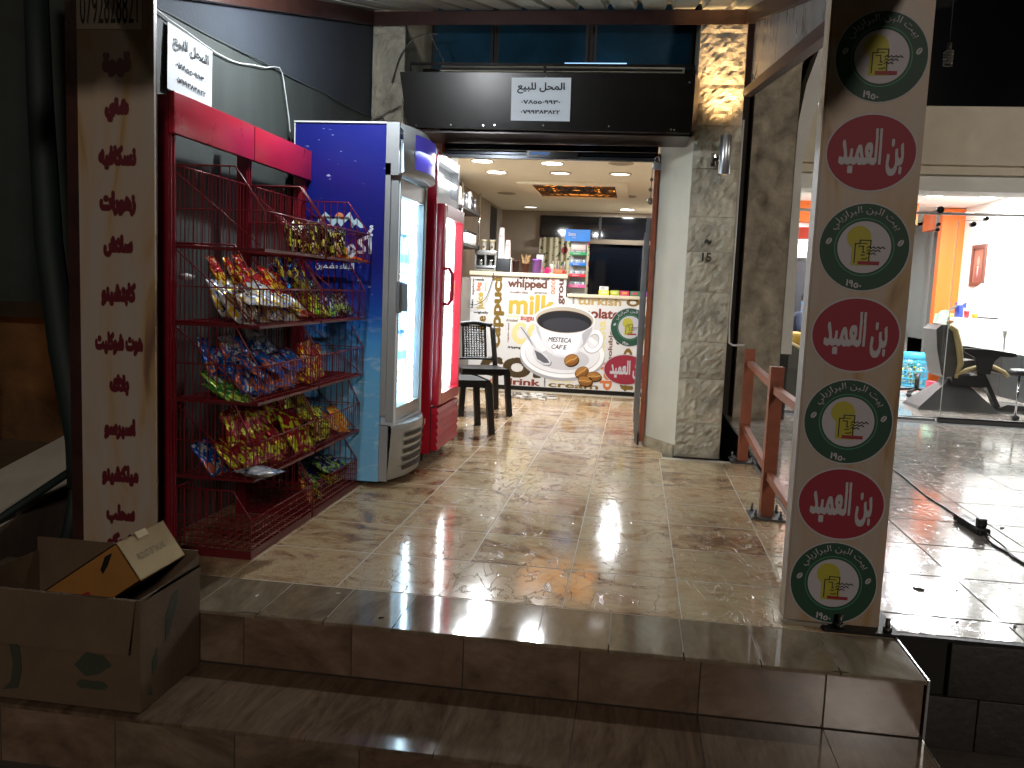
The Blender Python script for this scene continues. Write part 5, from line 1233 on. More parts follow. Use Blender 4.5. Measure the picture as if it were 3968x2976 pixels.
# ------------------------------------------------------------------ counters with printed front
m_top = M('counter_top_cream', '#c8bda3', .35, var=.05)
m_pr = M('counter_print_white', '#c8c6c4', .3, coat=.2)
PC = {'k': '#26211e', 'm': '#5c382c', 'b': '#6d5140', 'g': '#b39a3e', 'p': '#cdbf85', 'r': '#a34a34', 'r2': '#742f26', 'o': '#bd6a3a', 'd': '#3f311c', 'g2': '#71581f', 'g3': '#a98f58'}
PK = list(PC); PMATS = [M('print_ink_'+k, PC[k], .32) for k in PK]
WORDS = [('needs', -1.887, 1.27, -1.778, 1.304, 0, 'k'), ('whipped', -1.497, 1.181, -1.033, 1.31, 0, 'm'), ('syrups', -1.362, 1.290, -1.122, 1.352, 0, 'm'), ('used', -1.103, 1.305, -1.012, 1.34, 0, 'k'), ('muslin-like', -1.464, 1.141, -1.254, 1.17, 0, 'b'), ('america', -1.179, 1.146, -1.029, 1.175, 0, 'b'), ('milk', -1.475, 0.899, -0.938, 1.135, 0, 'g'), ('serving', -1.484, 0.856, -1.348, 0.885, 0, 'p'), ('drizzled', -1.5, 0.809, -1.363, 0.84, 0, 'b'), ('sugar', -1.329, 0.812, -1.148, 0.877, 0, 'r'), ('originally', -1.892, 0.88, -1.715, 0.915, 0, 'k'), ('coc', -1.424, 0.547, -0.853, 0.80, 0, 'p'), ('dripping', -1.469, 0.486, -1.314, 0.523, 0, 'k'), ('coffi', -1.787, 0.150, -0.739, 0.490, 0, 'd'), ('drink', -1.494, 0.018, -1.066, 0.142, 0, 'r2'), ('ee', -1.664, 0.068, -1.565, 0.125, 0, 'o'), ('muddy oliang/c', -0.966, 0.119, -0.676, 0.150, 0, 'p'), ('cream', -0.965, 0.014, -0.379, 0.108, 0, 'g2'), ('turkish', -0.673, 1.043, -0.164, 1.138, 0, 'g3'), ('chocolate', -0.838, 0.891, -0.176, 1.007, 0, 'r2'), ('big', -1.869, 1.154, -1.805, 1.257, 1, 'o'), ('plenty', -1.772, 1.15, -1.746, 1.259, 1, 'g'), ('juice', -1.861, 0.937, -1.759, 1.136, 1, 'g'), ('white', -1.848, 0.532, -1.741, 0.861, 1, 'g2'), ('cappuci', -1.681, 0.493, -1.524, 1.326, 1, 'g2'), ('regular-sized', -1.478, 0.564, -1.455, 0.791, 1, 'b'), ('ounce', -0.987, 1.148, -0.936, 1.337, 1, 'o'), ('grou', -0.893, 1.034, -0.818, 1.327, 1, 'm'), ('some', -0.728, 1.05, -0.706, 1.133, 1, 'k'), ('o', -0.107, 1.045, 0.043, 1.137, 1, 'g2'), ('mocha', -0.427, 0.406, -0.326, 0.872, 1, 'p'), ('soluble', -0.29, 0.413, -0.24, 0.762, 1, 'b'), ('deli', -0.368, 0.034, -0.224, 0.388, 1, 'o'), ('fla', -0.131, 0.023, 0.026, 0.333, 1, 'g2'), ('p', -0.107, 0.423, 0.036, 0.565, 1, 'g2'), ('condensed', -1.025, 0.034, -1.001, 0.179, 1, 'k'),
 ('hot', .06, .60, .20, 1.0, 1, 'p'), ('mug', .10, .1, .2, .5, 1, 'r'), ('espresso', -.20, .60, -.13, .98, 1, 'k'), ('bean', -1.93, .95, -1.90, 1.05, 1, 'k'), ('spice', -1.92, 1.10, -1.89, 1.30, 1, 'b')]
ct = thing('counter', 'coffee shop counter printed with coffee words and a large cup, stepped down on the right', 'counter', (-.87, 10.2, 0))
b = MB(); b.box((-1.945, 9.955, .055), (-.81, 10.45, 1.335)); b.box((-.809, 9.955, .055), (.258, 10.45, 1.125)); b.build('body', m_pr, ct)
b = MB(); b.box((-1.93, 9.99, 0), (.25, 10.4, .055)); b.build('plinth', m_black, ct)
b = MB(); b.bev((-1.955, 9.92, 1.336), (-.795, 10.47, 1.385), .006); b.build('counter_top', m_top, ct)
b = MB(); b.bev((-.794, 9.92, 1.126), (.258, 10.47, 1.166), .006); b.build('counter_top', m_top, ct)
b = MB(); b.box((-1.945, 9.947, .0555), (-.812, 9.9545, 1.334)); b.box((-.8115, 9.947, .0555), (.258, 9.9545, 1.124)); pf = b.build('printed_sheet', m_pr, ct)
b = MB(); Yp = 9.9465
for i, (s_, x0, z0, x1, z1, v, k) in enumerate(WORDS):
    b = MB()
    up_ = any(c in s_ for c in 'gpyj') and s_ not in ()
    z0 = max(z0, .062); dy = .0002*(i % 3)
    if v: text_on(b, s_, (x1, Yp-dy, z0), (0, 0, 1), (-1, 0, 0), w=z1-z0, h=x1-x0, bold=.055, res=36)
    else: text_on(b, s_, (x0, Yp-dy, z0), X, Z, w=x1-x0, h=z1-z0, bold=.055, res=40)
    b.build('printed_word', PMATS[PK.index(k)], pf, fixn=False)
# the cup artwork, flat print in layers
def layer(pts, col, dy, name='printed_cup'):
    b = MB(); b.poly([(x_, Yp-dy, z_) for x_, z_ in pts]); return b.build(name, M('cup_'+col.strip('#'), col, .3), pf, fixn=False)
def el(cx_, cz_, rx, rz, n=40, a0=0, a1=2*PI, rot=0):
    out = []
    for i in range(n):
        a = a0+(a1-a0)*i/n; x_, z_ = rx*math.cos(a), rz*math.sin(a); out.append((cx_+x_*math.cos(rot)-z_*math.sin(rot), cz_+x_*math.sin(rot)+z_*math.cos(rot)))
    return out
layer(el(-.82, .425, .50, .285), '#9b9a9d', .0010); layer(el(-.82, .46, .492, .283), '#e3e2e4', .0014); layer(el(-.82, .455, .44, .232), '#86868a', .0018); layer(el(-.82, .459, .437, .230), '#d5d4d7', .0022)
layer(el(-.80, .40, .30, .13), '#b7b6ba', .0026)
def ringl(cx_, cz_, rx, rz, t, col, dy, a0=0, a1=2*PI, rot=0):
    o = el(cx_, cz_, rx, rz, 30, a0, a1, rot)+([] if a1-a0 > 6 else []); b = MB(); vs = []
    n = 30
    for i in range(n+1):
        a = a0+(a1-a0)*i/n
        for k in (1, -1):
            x_, z_ = (rx+k*t)*math.cos(a), (rz+k*t)*math.sin(a); vs.append((cx_+x_*math.cos(rot)-z_*math.sin(rot), Yp-dy, cz_+x_*math.sin(rot)+z_*math.cos(rot)))
    b.add(vs, [(2*i, 2*i+2, 2*i+3, 2*i+1) for i in range(n)], False); return b.build('printed_cup', M('cup_'+col.strip('#'), col, .3), pf, fixn=False)
ringl(-.465, .62, .085, .115, .030, '#a9a8ac', .0028, rot=-.35); ringl(-.462, .626, .085, .115, .022, '#e6e5e8', .0031, rot=-.35)
bowl = [(-1.166, .834), (-1.15, .719), (-1.075, .582), (-.988, .475), (-.904, .430), (-.799, .416), (-.695, .438), (-.606, .513), (-.53, .609), (-.468, .751), (-.456, .87), (-.60, .75), (-.81, .69), (-1.05, .745)]
layer(bowl, '#cfced2', .0034)
layer([(-1.02, .70), (-.98, .56), (-.90, .46), (-.76, .44), (-.66, .50), (-.62, .60), (-.60, .72), (-.81, .70)], '#e4e3e6', .0036)
layer([(-.60, .70), (-.58, .60), (-.62, .53), (-.56, .585), (-.49, .74), (-.475, .83)], '#a8a7ac', .0037); layer([(-1.155, .80), (-1.13, .70), (-1.06, .59), (-1.08, .66), (-1.11, .77)], '#b0afb4', .0037)
layer(el(-.812, .862, .357, .168), '#dcdbde', .0040); layer(el(-.812, .856, .34, .155), '#a89f90', .0043); layer(el(-.812, .838, .322, .128), '#3a2415', .0046); layer(el(-.812, .833, .312, .119), '#1f2024', .0049)
layer(el(-.79, .80, .27, .085), '#33343a', .0052)
spoon = [(-1.353, .755), (-1.34, .765), (-1.307, .763), (-1.232, .668), (-1.131, .512), (-1.06, .47), (-.998, .434), (-.948, .367), (-.955, .33), (-.985, .318), (-1.04, .321), (-1.125, .369), (-1.169, .449), (-1.160, .508), (-1.266, .643)]
layer([(x_+.012, z_-.012) for x_, z_ in spoon], '#77777c', .0040); layer(spoon, '#c4c4c9', .0044)
layer([(-1.15, .49), (-1.06, .45), (-.99, .39), (-.962, .345), (-1.03, .342), (-1.11, .385)], '#58585e', .0048); layer([(-1.33, .75), (-1.31, .75), (-1.22, .64), (-1.16, .53), (-1.18, .55), (-1.25, .65)], '#7d7d83', .0048)
for cx_, cz_, rx, rz, rt in ((-.708, .395, .088, .068, .35), (-.583, .262, .085, .055, .55), (-.437, .217, .088, .055, .0), (-.535, .16, .085, .062, -.15)):
    layer(el(cx_+.006, cz_-.012, rx*1.02, rz*1.03, 24, rot=rt), '#2c1a0d', .0054); layer(el(cx_, cz_, rx, rz, 24, rot=rt), '#7a4f26', .0058); layer(el(cx_-.008, cz_+.012, rx*.8, rz*.6, 24, rot=rt), '#9c6b38', .0061)
    c_, s_ = math.cos(rt), math.sin(rt); b = MB(); strip(b, (cx_, Yp-.0065, cz_), (c_, 0, s_), (-s_, 0, c_), 1, [(-rx*.85, -rz*.25), (-rx*.4, -.004), (0, .004), (rx*.4, -.002), (rx*.85, rz*.2)], .005); b.build('printed_cup', M('cup_crease', '#c69a55', .3), pf, fixn=False)
b = MB(); text_on(b, 'MESTECA', (-.992, Yp-.0056, .598), (.995, 0, -.02), (.22, 0, 1), w=.27, h=.055, bold=.03, res=34); text_on(b, 'CAF`E', (-.955, Yp-.0056, .515), (.995, 0, -.02), (.22, 0, 1), w=.175, h=.052, bold=.03, res=34); b.build('printed_word', M('cup_lettering', '#3a3638', .3), pf, fixn=False)
green_emblem(pf, (-.052, Yp-.004, .807), X, Z, .218); red_emblem(pf, (-.075, Yp-.004, .312), X, Z, .245, .172)
# the emblems run on behind the folded panels at the right

# ------------------------------------------------------------------ things on the tall counter
T0, T1 = 1.3855, 1.1665
cm_ = thing('coffee_machine', 'silver double coffee brewer at the left end of the tall counter', 'coffee machine', (-1.795, 10.15, T0))
b = MB(); b.bev((-1.925, 10.06, T0+.005), (-1.665, 10.26, T0+.07), .008); b.build('base', m_alu, cm_)
b = MB(); b.bev((-1.925, 10.06, T0+.195), (-1.665, 10.26, T0+.25), .01); b.build('hood', m_alu, cm_)
b = MB(); b.box((-1.925, 10.18, T0+.07), (-1.665, 10.26, T0+.195)); b.build('back', m_black, cm_)
for x0, x1 in ((-1.925, -1.905), (-1.805, -1.785), (-1.685, -1.665)): b = MB(); b.box((x0, 10.07, T0+.07), (x1, 10.18, T0+.195)); b.build('pillar', m_alu, cm_)
for x_ in (-1.855, -1.735): b = MB(); b.lathe([(.022, 0), (.034, .01), (.028, .05), (.034, .07)], (x_, 10.12, T0+.072), 14); b.build('pot', m_chrome, cm_)
b = MB(); b.box((-1.90, 10.057, T0+.03), (-1.69, 10.0595, T0+.045)); b.build('slot', m_black, cm_)
m_pap = M('paper_cup', '#cfc9b9', .6, var=.1, vscale=20)
def cup(name, label, x, y, z, r0, r1, h, mat, n=18): 
    t = thing(name, label, 'cup', (x, y, z)); b = MB(); b.lathe([(r0, 0), (r1, h), (r1*1.05, h), (r1*1.05, h+.006), (r1*.9, h+.004), (r0*.9, .006)], (x, y, z), n, cap=False); b.build('cup_body', mat, t); return t
for x_, lb in ((-1.832, 'patterned paper cup on the left of the coffee machine top'), (-1.733, 'patterned paper cup on the right of the coffee machine top')):
    t = cup('paper_cup', lb, x_, 10.15, T0+.25, .024, .034, .12, m_pap); b = MB(); b.disc((x_, 10.15-.032, T0+.29), .016, 'y', 16); b.build('cup_print', M('cup_print', '#5b4a3c', .6), t)
    b = MB(); b.lathe([(.036, 0), (.037, .016), (.03, .018)], (x_, 10.15, T0+.355), 18); b.build('lid', M('cup_lid', '#b8ac86', .5), t)
m_wc = M('white_paper_cup', '#d8d6d2', .5)
for x_, y_, z_, n_, r_, lb in ((-1.645, 10.24, T0+.16, 21, .036, 'farther tall stack of white paper cups, half hidden'), (-1.622, 10.16, T0+.162, 22, .040, 'tallest stack of white paper cups on the dark box'), (-1.545, 10.16, T0+.162, 13, .038, 'shorter stack of white paper cups on the dark box')):
    t = thing('cup_stack', lb, 'cup stack', (x_, y_, z_)); prof_ = [(r_*.97, 0)]
    H_ = n_*.0155+.02
    for k in range(n_): prof_ += [(r_*1.04*(1-.25*k/n_), .0155*k), (r_*1.04*(1-.25*k/n_), .0155*k+.005), (r_*.97*(1-.25*k/n_), .0155*k+.006)]
    prof_ += [(r_*.66, H_)]
    b = MB(); b.lathe(prof_, (x_, y_, z_), 18); b.build('cups', m_wc, t)
    b = MB(); ring(b, (x_, y_-r_*.83, z_+H_*.72), X, Z, .013, .009, t=.003); b.build('red_ring_print', INK['red'], t, fixn=False)
    b = MB(); b.lathe([(r_*.67, 0), (r_*.67, .004)], (x_, y_, z_+H_), 14); b.build('red_rim', INK['red'], t)
b = MB(); b.bev((-1.655, 10.06, T0+.001), (-1.50, 10.28, T0+.16), .005); tag(b.build('dark_box', M('dark_slate_box', '#23262b', .5)), 'dark slate box under the paper cup stacks', 'box')
b = MB(); b.box((-1.494, 10.08, T0+.001), (-1.484, 10.26, T0+.175)); tag(b.build('menu_card', m_white), 'thin white card standing beside the dark box', 'card')
t = thing('canister', 'dark brown canister beside the white card', 'canister', (-1.435, 10.12, T0)); b = MB(); b.lathe([(.034, .001), (.042, .13), (.044, .13), (.044, .145), (.04, .145)], (-1.435, 10.12, T0), 18); b.build('body', M('brown_canister', '#3a1d1a', .4), t)
t = thing('stirrer_cup', 'brown cup full of wooden stirrers', 'cup', (-1.32, 10.12, T0)); b = MB(); b.lathe([(.036, .001), (.05, .105), (.053, .105), (.053, .112), (.046, .112)], (-1.32, 10.12, T0), 18); b.build('cup_body', M('brown_cup', '#5a2e1d', .45), t)
for k in range(20):
    a = random.uniform(0, 2*PI); r_ = random.uniform(.0, .03); lx, ly = math.cos(a), math.sin(a)*.6
    b = MB(); b.bar((-1.32+lx*r_, 10.12+ly*r_, T0+.05), (-1.32+lx*(r_+.035), 10.12+ly*(r_+.03), T0+.20+random.uniform(-.02, .02)), .009, .003); b.build('stirrer', M('pale_wood', '#a98452', .6), t)
t = thing('purple_canister', 'lilac plastic canister with a lid', 'canister', (-1.185, 10.12, T0)); b = MB(); b.lathe([(.048, .001), (.056, .15), (.060, .15), (.060, .168), (.05, .170)], (-1.185, 10.12, T0), 22); b.build('body', M('lilac_plastic', '#8d5bb0', .35), t)
b = MB(); b.box((-1.20, 10.2, T0+.001), (-1.12, 10.205, T0+.225)); tag(b.build('white_card', m_white), 'white paper standing behind the lilac canister', 'paper')
for k in range(9):
    x_ = -1.09+.014*k; b = MB(); b.bev((-.012, -.004, 0), (.012, .004, .075), .003); o = b.build('sugar_sachet', M(['pink_sachet', 'magenta_sachet'][k % 2], ['#c23a6e', '#a3145a'][k % 2], .45)); o.location = (x_, 10.11+.01*(k % 3), T0+.003); o.rotation_euler = (random.uniform(-.3, .3), random.uniform(-.5, .5), random.uniform(-.6, .6))
    tag(o, 'bright pink sachet in the loose heap beside the lilac canister', 'sachet', 'pink sachets heaped on the counter')
t = thing('lollipop_box', 'orange display box with sticks standing in it at the end of the tall counter', 'box', (-.90, 10.1, T0)); b = MB(); b.bev((-.965, 10.04, T0+.001), (-.83, 10.14, T0+.052), .003); bx_ = b.build('box_body', M('orange_box', '#d9683a', .45), t)
b = MB(); b.disc((-.855, 10.0385, T0+.028), .02, 'y', 18); b.build('red_dot', INK['red'], t)
for k in range(12):
    x_ = -.985+.0125*k; b = MB(); h_ = random.uniform(.08, .15); b.tube([(x_, 10.10+.02*(k % 2), T0+.03), (x_+.004*(k-6)*.3, 10.10, T0+h_)], .003, 5); b.lathe([(.001, -.008), (.009, 0), (.001, .008)], (x_+.0012*(k-6), 10.10, T0+h_), 8); b.build('lollipop', M('lolly_%d' % (k % 5), ['#d8d3c0', '#3a9a5a', '#e0c040', '#2a5ab0', '#c8403a'][k % 5], .35), t)
b = MB(); b.bev((-1.03, 10.10, T0+.001), (-.975, 10.15, T0+.115), .008); tag(b.build('glass_jar', M('jar_glint', '#b0aca2', .15, .3)), 'small glass jar between the pink sachets and the lollipop box', 'jar')
# chewing gum stand on the lower counter
gx0, gx1 = -.79, -.60
gs = thing('gum_stand', 'tall chewing gum stand with a blue header at the left end of the low counter', 'display stand', (-.70, 10.1, T1))
b = MB(); b.box((gx0, 10.13, T1+.001), (gx1, 10.14, 1.80)); b.build('back_panel', M('stand_grey', '#9ca0a2', .4), gs)
b = MB(); b.box((-.862, 10.06, 1.775), (-.568, 10.07, 1.91)); hd = b.build('header', M('header_blue', '#1d6fc2', .35, var=.15, vscale=6), gs)
b = MB(); text_on(b, 'Extra', (-.82, 10.058, 1.836), X, Z, w=.085, h=.04, bold=.06, res=26); text_on(b, 'white', (-.785, 10.058, 1.808), X, Z, w=.055, h=.02, bold=.03, res=18); b.build('header_lettering', INK['wht'], hd, fixn=False)
for i, (z_, c_, cc) in enumerate(((1.62, 'green', '#2c8a52'), (1.50, 'blue', '#1f6cc0'), (1.37, 'red', '#c22c3c'), (1.245, 'pink', '#d65a90'))):
    b = MB(); b.box((gx0+.002, 10.05, z_), (gx1-.002, 10.13, z_+.006)); b.build('tray', M('stand_grey', '#9ca0a2', .4), gs)
    b = MB(); b.bev((gx0-.004, 10.035, z_-.008), (gx1+.004, 10.049, z_+.030), .003); lp = b.build('front_label', M('gum_'+c_, cc, .35), gs)
    b = MB(); text_on(b, 'Extra', (gx0+.04, 10.0335, z_+.002), X, Z, w=.075, h=.02, bold=.06, res=20); b.build('label_lettering', INK['wht'], lp, fixn=False)
    for k in range(6):
        b = MB(); b.bev((gx0+.012+.028*k, 10.07, z_+.007), (gx0+.034+.028*k, 10.12, z_+.060), .003); b.build('gum_pack', M('gum_pack_%d' % (k % 3), ['#b9c0c4', '#8d989e', '#c8ccce'][k % 3], .35, .3), gs)
b = MB(); b.bev((gx0+.01, 10.07, 1.66), (gx1-.01, 10.12, 1.735), .004); b.build('top_carton', M('gum_carton', '#c9b7b0', .45), gs)
# small product boxes on the low counter
for x0, x1, h_, c1, c2, lb in ((-.436, -.315, .05, '#d8cf2c', '#d2cec2', 'yellow and white box with a carton on top, leftmost on the low counter'), (-.300, -.195, .056, '#a8b43a', '#c8cc80', 'yellow green tea box, second on the low counter'), (-.185, -.082, .056, '#c23a6a', '#d89a3a', 'pink and orange tea box, third on the low counter'), (-.070, .042, .056, '#3f7a50', '#c23a62', 'green tea box with red fruit print, fourth on the low counter'), (.056, .13, .05, '#b04ab8', '#8a2a9a', 'purple box partly behind the folded panels')):
    b = MB(); b.cur = 0; b.bev((x0, 10.04, T1+.001), (x1, 10.16, T1+h_), .003); b.cur = 1; b.quad((x0+.02, 10.039, T1+.015), (x1-.03, 10.039, T1+.018), (x1-.02, 10.039, T1+h_*.7), (x0+.03, 10.039, T1+h_*.8))
    tag(b.build('product_box', [M('box_'+c1.strip('#'), c1, .4), M('box_'+c2.strip('#'), c2, .4)], fixn=False), lb, 'box')
b = MB(); b.bev((-.43, 10.05, T1+.051), (-.325, 10.15, T1+.098), .004); o = b.build('white_carton', m_white); tag(o, 'white carton with a red ring on top of the yellow box', 'box')
b = MB(); ring(b, (-.39, 10.0485, T1+.076), X, Z, .016, .011, t=.003); q = b.build('ring_print', INK['red'], None, fixn=False); q.parent = o
coil([(-1.66, 10.05, T0+.01), (-1.665, 9.90, 1.36), (-1.68, 9.90, 1.26), (-1.74, 9.90, 1.08), (-1.82, 9.90, 1.01), (-1.90, 9.90, .985), (-1.965, 9.92, 1.02)], 'black power cord drooping over the counter print from the coffee machine', .004, m_black)

# wall shelf left
ws = thing('wall_shelf', 'two tier metal rack on the left shop wall holding cups and jars', 'shelf', (-1.98, 9.6, 1.6))
for z_ in (2.03, 1.64): b = MB(); b.box((-2.10, 9.05, z_), (-1.885, 10.15, z_+.03)); b.build('shelf_board', M('shelf_dark', '#2f2d2c', .4, .3), ws)
for y_ in (9.08, 10.12): 
    b = MB(); b.tube([(-1.895, y_, 1.58), (-1.895, y_, 2.30)], .012, 10); b.build('upright', m_chrome, ws)
b = MB(); b.box((-2.108, 9.05, 1.6), (-2.10, 10.15, 2.32)); b.build('back_sheet', M('shelf_back', '#3a3836', .5), ws)
for i in range(12):
    y_ = 9.12+.085*i; r_, h_ = (.022, .16) if i % 3 else (.028, .20); x_ = -1.93-.04*(i % 2)
    b = MB(); b.lathe([(r_*.8, 0), (r_, h_*.5), (r_*.55, h_*.75), (r_*.9, h_*.8), (r_*.9, h_)], (x_, y_, 2.0605), 12)
    tag(b.build('cup_sleeve', [m_wc, m_alu, M('smoky_jar', '#4d4a48', .3)][i % 3]), ['white bottle', 'metal cup', 'smoky jar'][i % 3]+' on the upper wall shelf, '+['nearest of its kind', 'second of its kind', 'third of its kind', 'farthest of its kind'][i//3], ['bottle', 'cup', 'jar'][i % 3], ['white bottles on the upper shelf', 'metal cups on the upper shelf', 'smoky jars on the upper shelf'][i % 3])
for i in range(4):
    y_ = 9.55+.15*i; b = MB(); b.lathe([(.045, 0), (.048, .13), (.048, .13)], (-1.95, y_, 1.6705), 16); b.cur = 1; b.lathe([(.049, 0), (.049, .025)], (-1.95, y_, 1.801), 16)
    tag(b.build('storage_jar', [m_wc, m_black]), ['white jar with a dark lid, nearest on the lower wall shelf', 'white jar with a dark lid, second on the lower wall shelf', 'white jar with a dark lid, third on the lower wall shelf', 'white jar with a dark lid, farthest on the lower wall shelf'][i], 'jar')
b = MB(); b.bev((-2.09, 9.40, .0), (-1.93, 9.93, 1.30), .01); tag(b.build('side_cabinet', M('grey_cabinet', '#77716a', .4, .2)), 'narrow grey cabinet between the counter and the chairs', 'cabinet')
# folded panels at the right inside the door
for i, (x_, y0, y1, h_, lb) in enumerate(((.052, 6.82, 7.25, 1.78, 'tallest folded metal panel just inside the door frame'), (.045, 7.35, 7.85, 1.70, 'middle folded metal panel leaning inside the door'), (.040, 7.95, 8.6, 1.64, 'farthest folded metal panel leaning inside the door'))):
    t = thing('folded_panel', lb, 'panel', (x_, y0, 0))
    b = MB(); b.box((x_, y0, .01), (x_+.022, y1, h_)); b.build('board', M('panel_grey', '#7d7f82', .35, .4, var=.1), t)
    for yy in (y0-.006, y1+.001): b = MB(); b.box((x_-.004, yy, .005), (x_+.026, yy+.006, h_+.006)); b.build('metal_edge', m_alu, t)
    b = MB(); b.box((x_-.006, y0, h_-.3), (x_-.001, y0+.03, h_-.22)); b.build('hinge', m_chrome, t)
b = MB(); b.lathe([(.0, -.03), (.02, -.02), (.028, 0), (.02, .02), (0, .03)], (.07, 7.0, 1.93), 10); b.lathe([(.0, -.02), (.014, -.01), (.018, 0), (.0, .02)], (.065, 7.0, 2.02), 10); b.lathe([(.0, -.02), (.012, -.01), (.014, 0), (.0, .02)], (.07, 7.0, 2.10), 10); b.tube([(.07, 7.0, 1.9), (.07, 7.0, 2.2)], .003, 5)
tag(b.build('bead_string', M('dull_bead', '#6a5d50', .3, .4)), 'string of dull beads hanging by the right door jamb', 'ornament')

# ------------------------------------------------------------------ black plastic chairs
def make_chair(label, loc, rz):
    t = thing('plastic_chair', label, 'chair', loc, rz=rz)
    m = M('black_chair_plastic', '#0f0e10', .42, rvar=.05, var=.15)
    def bd(b, n): return b.build(n, m, t, local=True)
    b = MB(); n = 8; vs = []
    for lay_ in (0, -.02):
        for i in range(n+1):
            for j in range(n+1):
                u, v = i/n, j/n; x_ = -.21+.42*u; w = .20+.02*u; y_ = (-1+2*v)*w
                vs.append((x_, y_, .44+lay_-.018*math.sin(PI*u)*math.sin(PI*v)-.012*(u > .9)))
    o = (n+1)**2; fs = [(i*(n+1)+j, (i+1)*(n+1)+j, (i+1)*(n+1)+j+1, i*(n+1)+j+1) for i in range(n) for j in range(n)]
    b.add(vs, fs+[tuple(o+q for q in reversed(f)) for f in fs], True); bd(b, 'seat')
    b = MB(); P_ = [(-.21, -.20), (.215, -.222), (.215, .222), (-.21, .20)]
    for k in range(4):
        a, c = P_[k], P_[(k+1) % 4]; b.add([(a[0], a[1], .44), (c[0], c[1], .44), (c[0]*1.02, c[1]*1.02, .385), (a[0]*1.02, a[1]*1.02, .385)], [(0, 1, 2, 3), (3, 2, 1, 0)], False)
    bd(b, 'apron')
    for sx_, sy_ in ((1, -1), (1, 1), (-1, -1), (-1, 1)):
        b = MB(); x0, y0 = sx_*.20, sy_*.205; x1, y1 = sx_*.235, sy_*.235
        w0, w1 = .033, .022; vs = []
        for (cx_, cy_, z_, w) in ((x0, y0, .42, w0), ((x0+x1)/2, (y0+y1)/2, .2, (w0+w1)/2), (x1, y1, 0, w1)):
            vs += [(cx_-w*sx_, cy_-w*.2*sy_, z_), (cx_+w*.2*sx_, cy_-w*.2*sy_+w*.3*sy_, z_), (cx_+w*.2*sx_, cy_-w*sy_*.6, z_), (cx_-w*.2*sx_, cy_-w*sy_, z_)]
        vs = [(v[0], v[1], v[2]) for v in vs]
        b.add(vs, [(4*k+i, 4*k+(i+1) % 4, 4*(k+1)+(i+1) % 4, 4*(k+1)+i) for k in range(2) for i in range(4)]+[(0, 1, 2, 3), (8, 9, 10, 11)], False); b.bar((x0, y0, .42), (x1, y1, .0), .050, .050, up=(1, 0, 0)); bd(b, 'leg')
    def bp(y, z): return (-.205-.10*(max(0, z-.44)/.42)**1.1-.02*(1-(y/.2)**2), y, z)
    b = MB(); P2 = [bp(-.195+.01*k*0, .44+.40*k/8) for k in range(9)]
    for s_ in (-1, 1): b.tube([bp(s_*(.205-.02*(k/8)), .42+.40*k/8) for k in range(9)], [.026]*9, 6)
    b.tube([bp(-.185+.37*k/12, .82+.025*math.sin(PI*k/12)) for k in range(13)], .024, 6); b.tube([bp(-.19+.38*k/10, .50) for k in range(11)], .014, 6); bd(b, 'back_frame')
    b = MB()
    for s_ in (-1, 1):
        b.tube([bp(s_*.115, .50+.32*k/6) for k in range(7)], .010, 5)
    for k in range(9): b.tube([bp(-.105+.0262*k, .50+.32*q/6) for q in range(7)], .0075, 4)
    for k in range(14): b.tube([bp(-.11+.22*q/6, .52+.0225*k) for q in range(7)], .0066, 4)
    bd(b, 'back_lattice')
    return t
make_chair('black plastic chair with a lattice back standing in front of the counter', (-1.43, 7.96, 0), R(-65))
make_chair('nearer black plastic chair half hidden behind the red cooler', (-1.42, 6.91, 0), R(24.6))
rg = thing('door_mat', 'small grey and white rag mat on the floor in front of the counter', 'mat', (-1.10, 9.4, 0))
b = MB(); b.bm_ = None
for k in range(70):
    a = random.uniform(0, 2*PI); r_ = random.random()**.5; x_, y_ = -1.12+.30*r_*math.cos(a), 9.40+.28*r_*math.sin(a); b.cur = k % 3; s_ = random.uniform(.02, .045)
    b.bev((x_-s_, y_-s_*.6, .001), (x_+s_, y_+s_*.6, .012+random.random()*.01), .003)
o = b.build('rag', [M('rag_a', '#aaa49a', .9), M('rag_b', '#77706a', .9), M('rag_c', '#c9c6bf', .9)], rg); o['kind'] = 'stuff'
# ------------------------------------------------------------------ facade next door and the salon behind the glass
m_rough = M('rough_grey_render', '#aaa08e', .85, var=.45, vscale=5, bump=.7, bscale=18, bdist=.015)
m_wp = M('white_paint', '#dddcd5', .55, var=.06, vscale=3)
m_beige = M('beige_render', '#d2c8b4', .7, var=.12, vscale=2, bump=.15, bscale=40)
fa = thing('rendered_column', 'rough grey brown rendered column between the shop and the salon', 'column', (1.24, 9.0, 0))
b = MB(); nx_, nz_ = 14, 60; vs = []
for i in range(nx_+1):
    for j in range(nz_+1):
        x_ = 1.03+.42*i/nx_; z_ = 4.2*j/nz_; e_ = 0 if i in (0, nx_) else 1
        pit = max(0, mnoise.noise((x_*9, z_*9, 3))-.25)*.16
        vs.append((x_, 8.75-.012*e_*mnoise.noise((x_*6, z_*5, 1))+pit*e_, z_))
b.add(vs, [(i*(nz_+1)+j, (i+1)*(nz_+1)+j, (i+1)*(nz_+1)+j+1, i*(nz_+1)+j+1) for i in range(nx_) for j in range(nz_)], True); b.box((1.03, 8.78, 0), (1.45, 9.3, 4.2)); b.build('render', m_rough, fa)
b = MB(); b.box((.35, 7.26, 0), (.60, 9.3, 4.2)); b.box((.601, 8.9, 0), (1.03, 9.3, 4.2)); b.build('recess_wall', M('shadow_wall', '#3f3a34', .85, var=.2), fa)
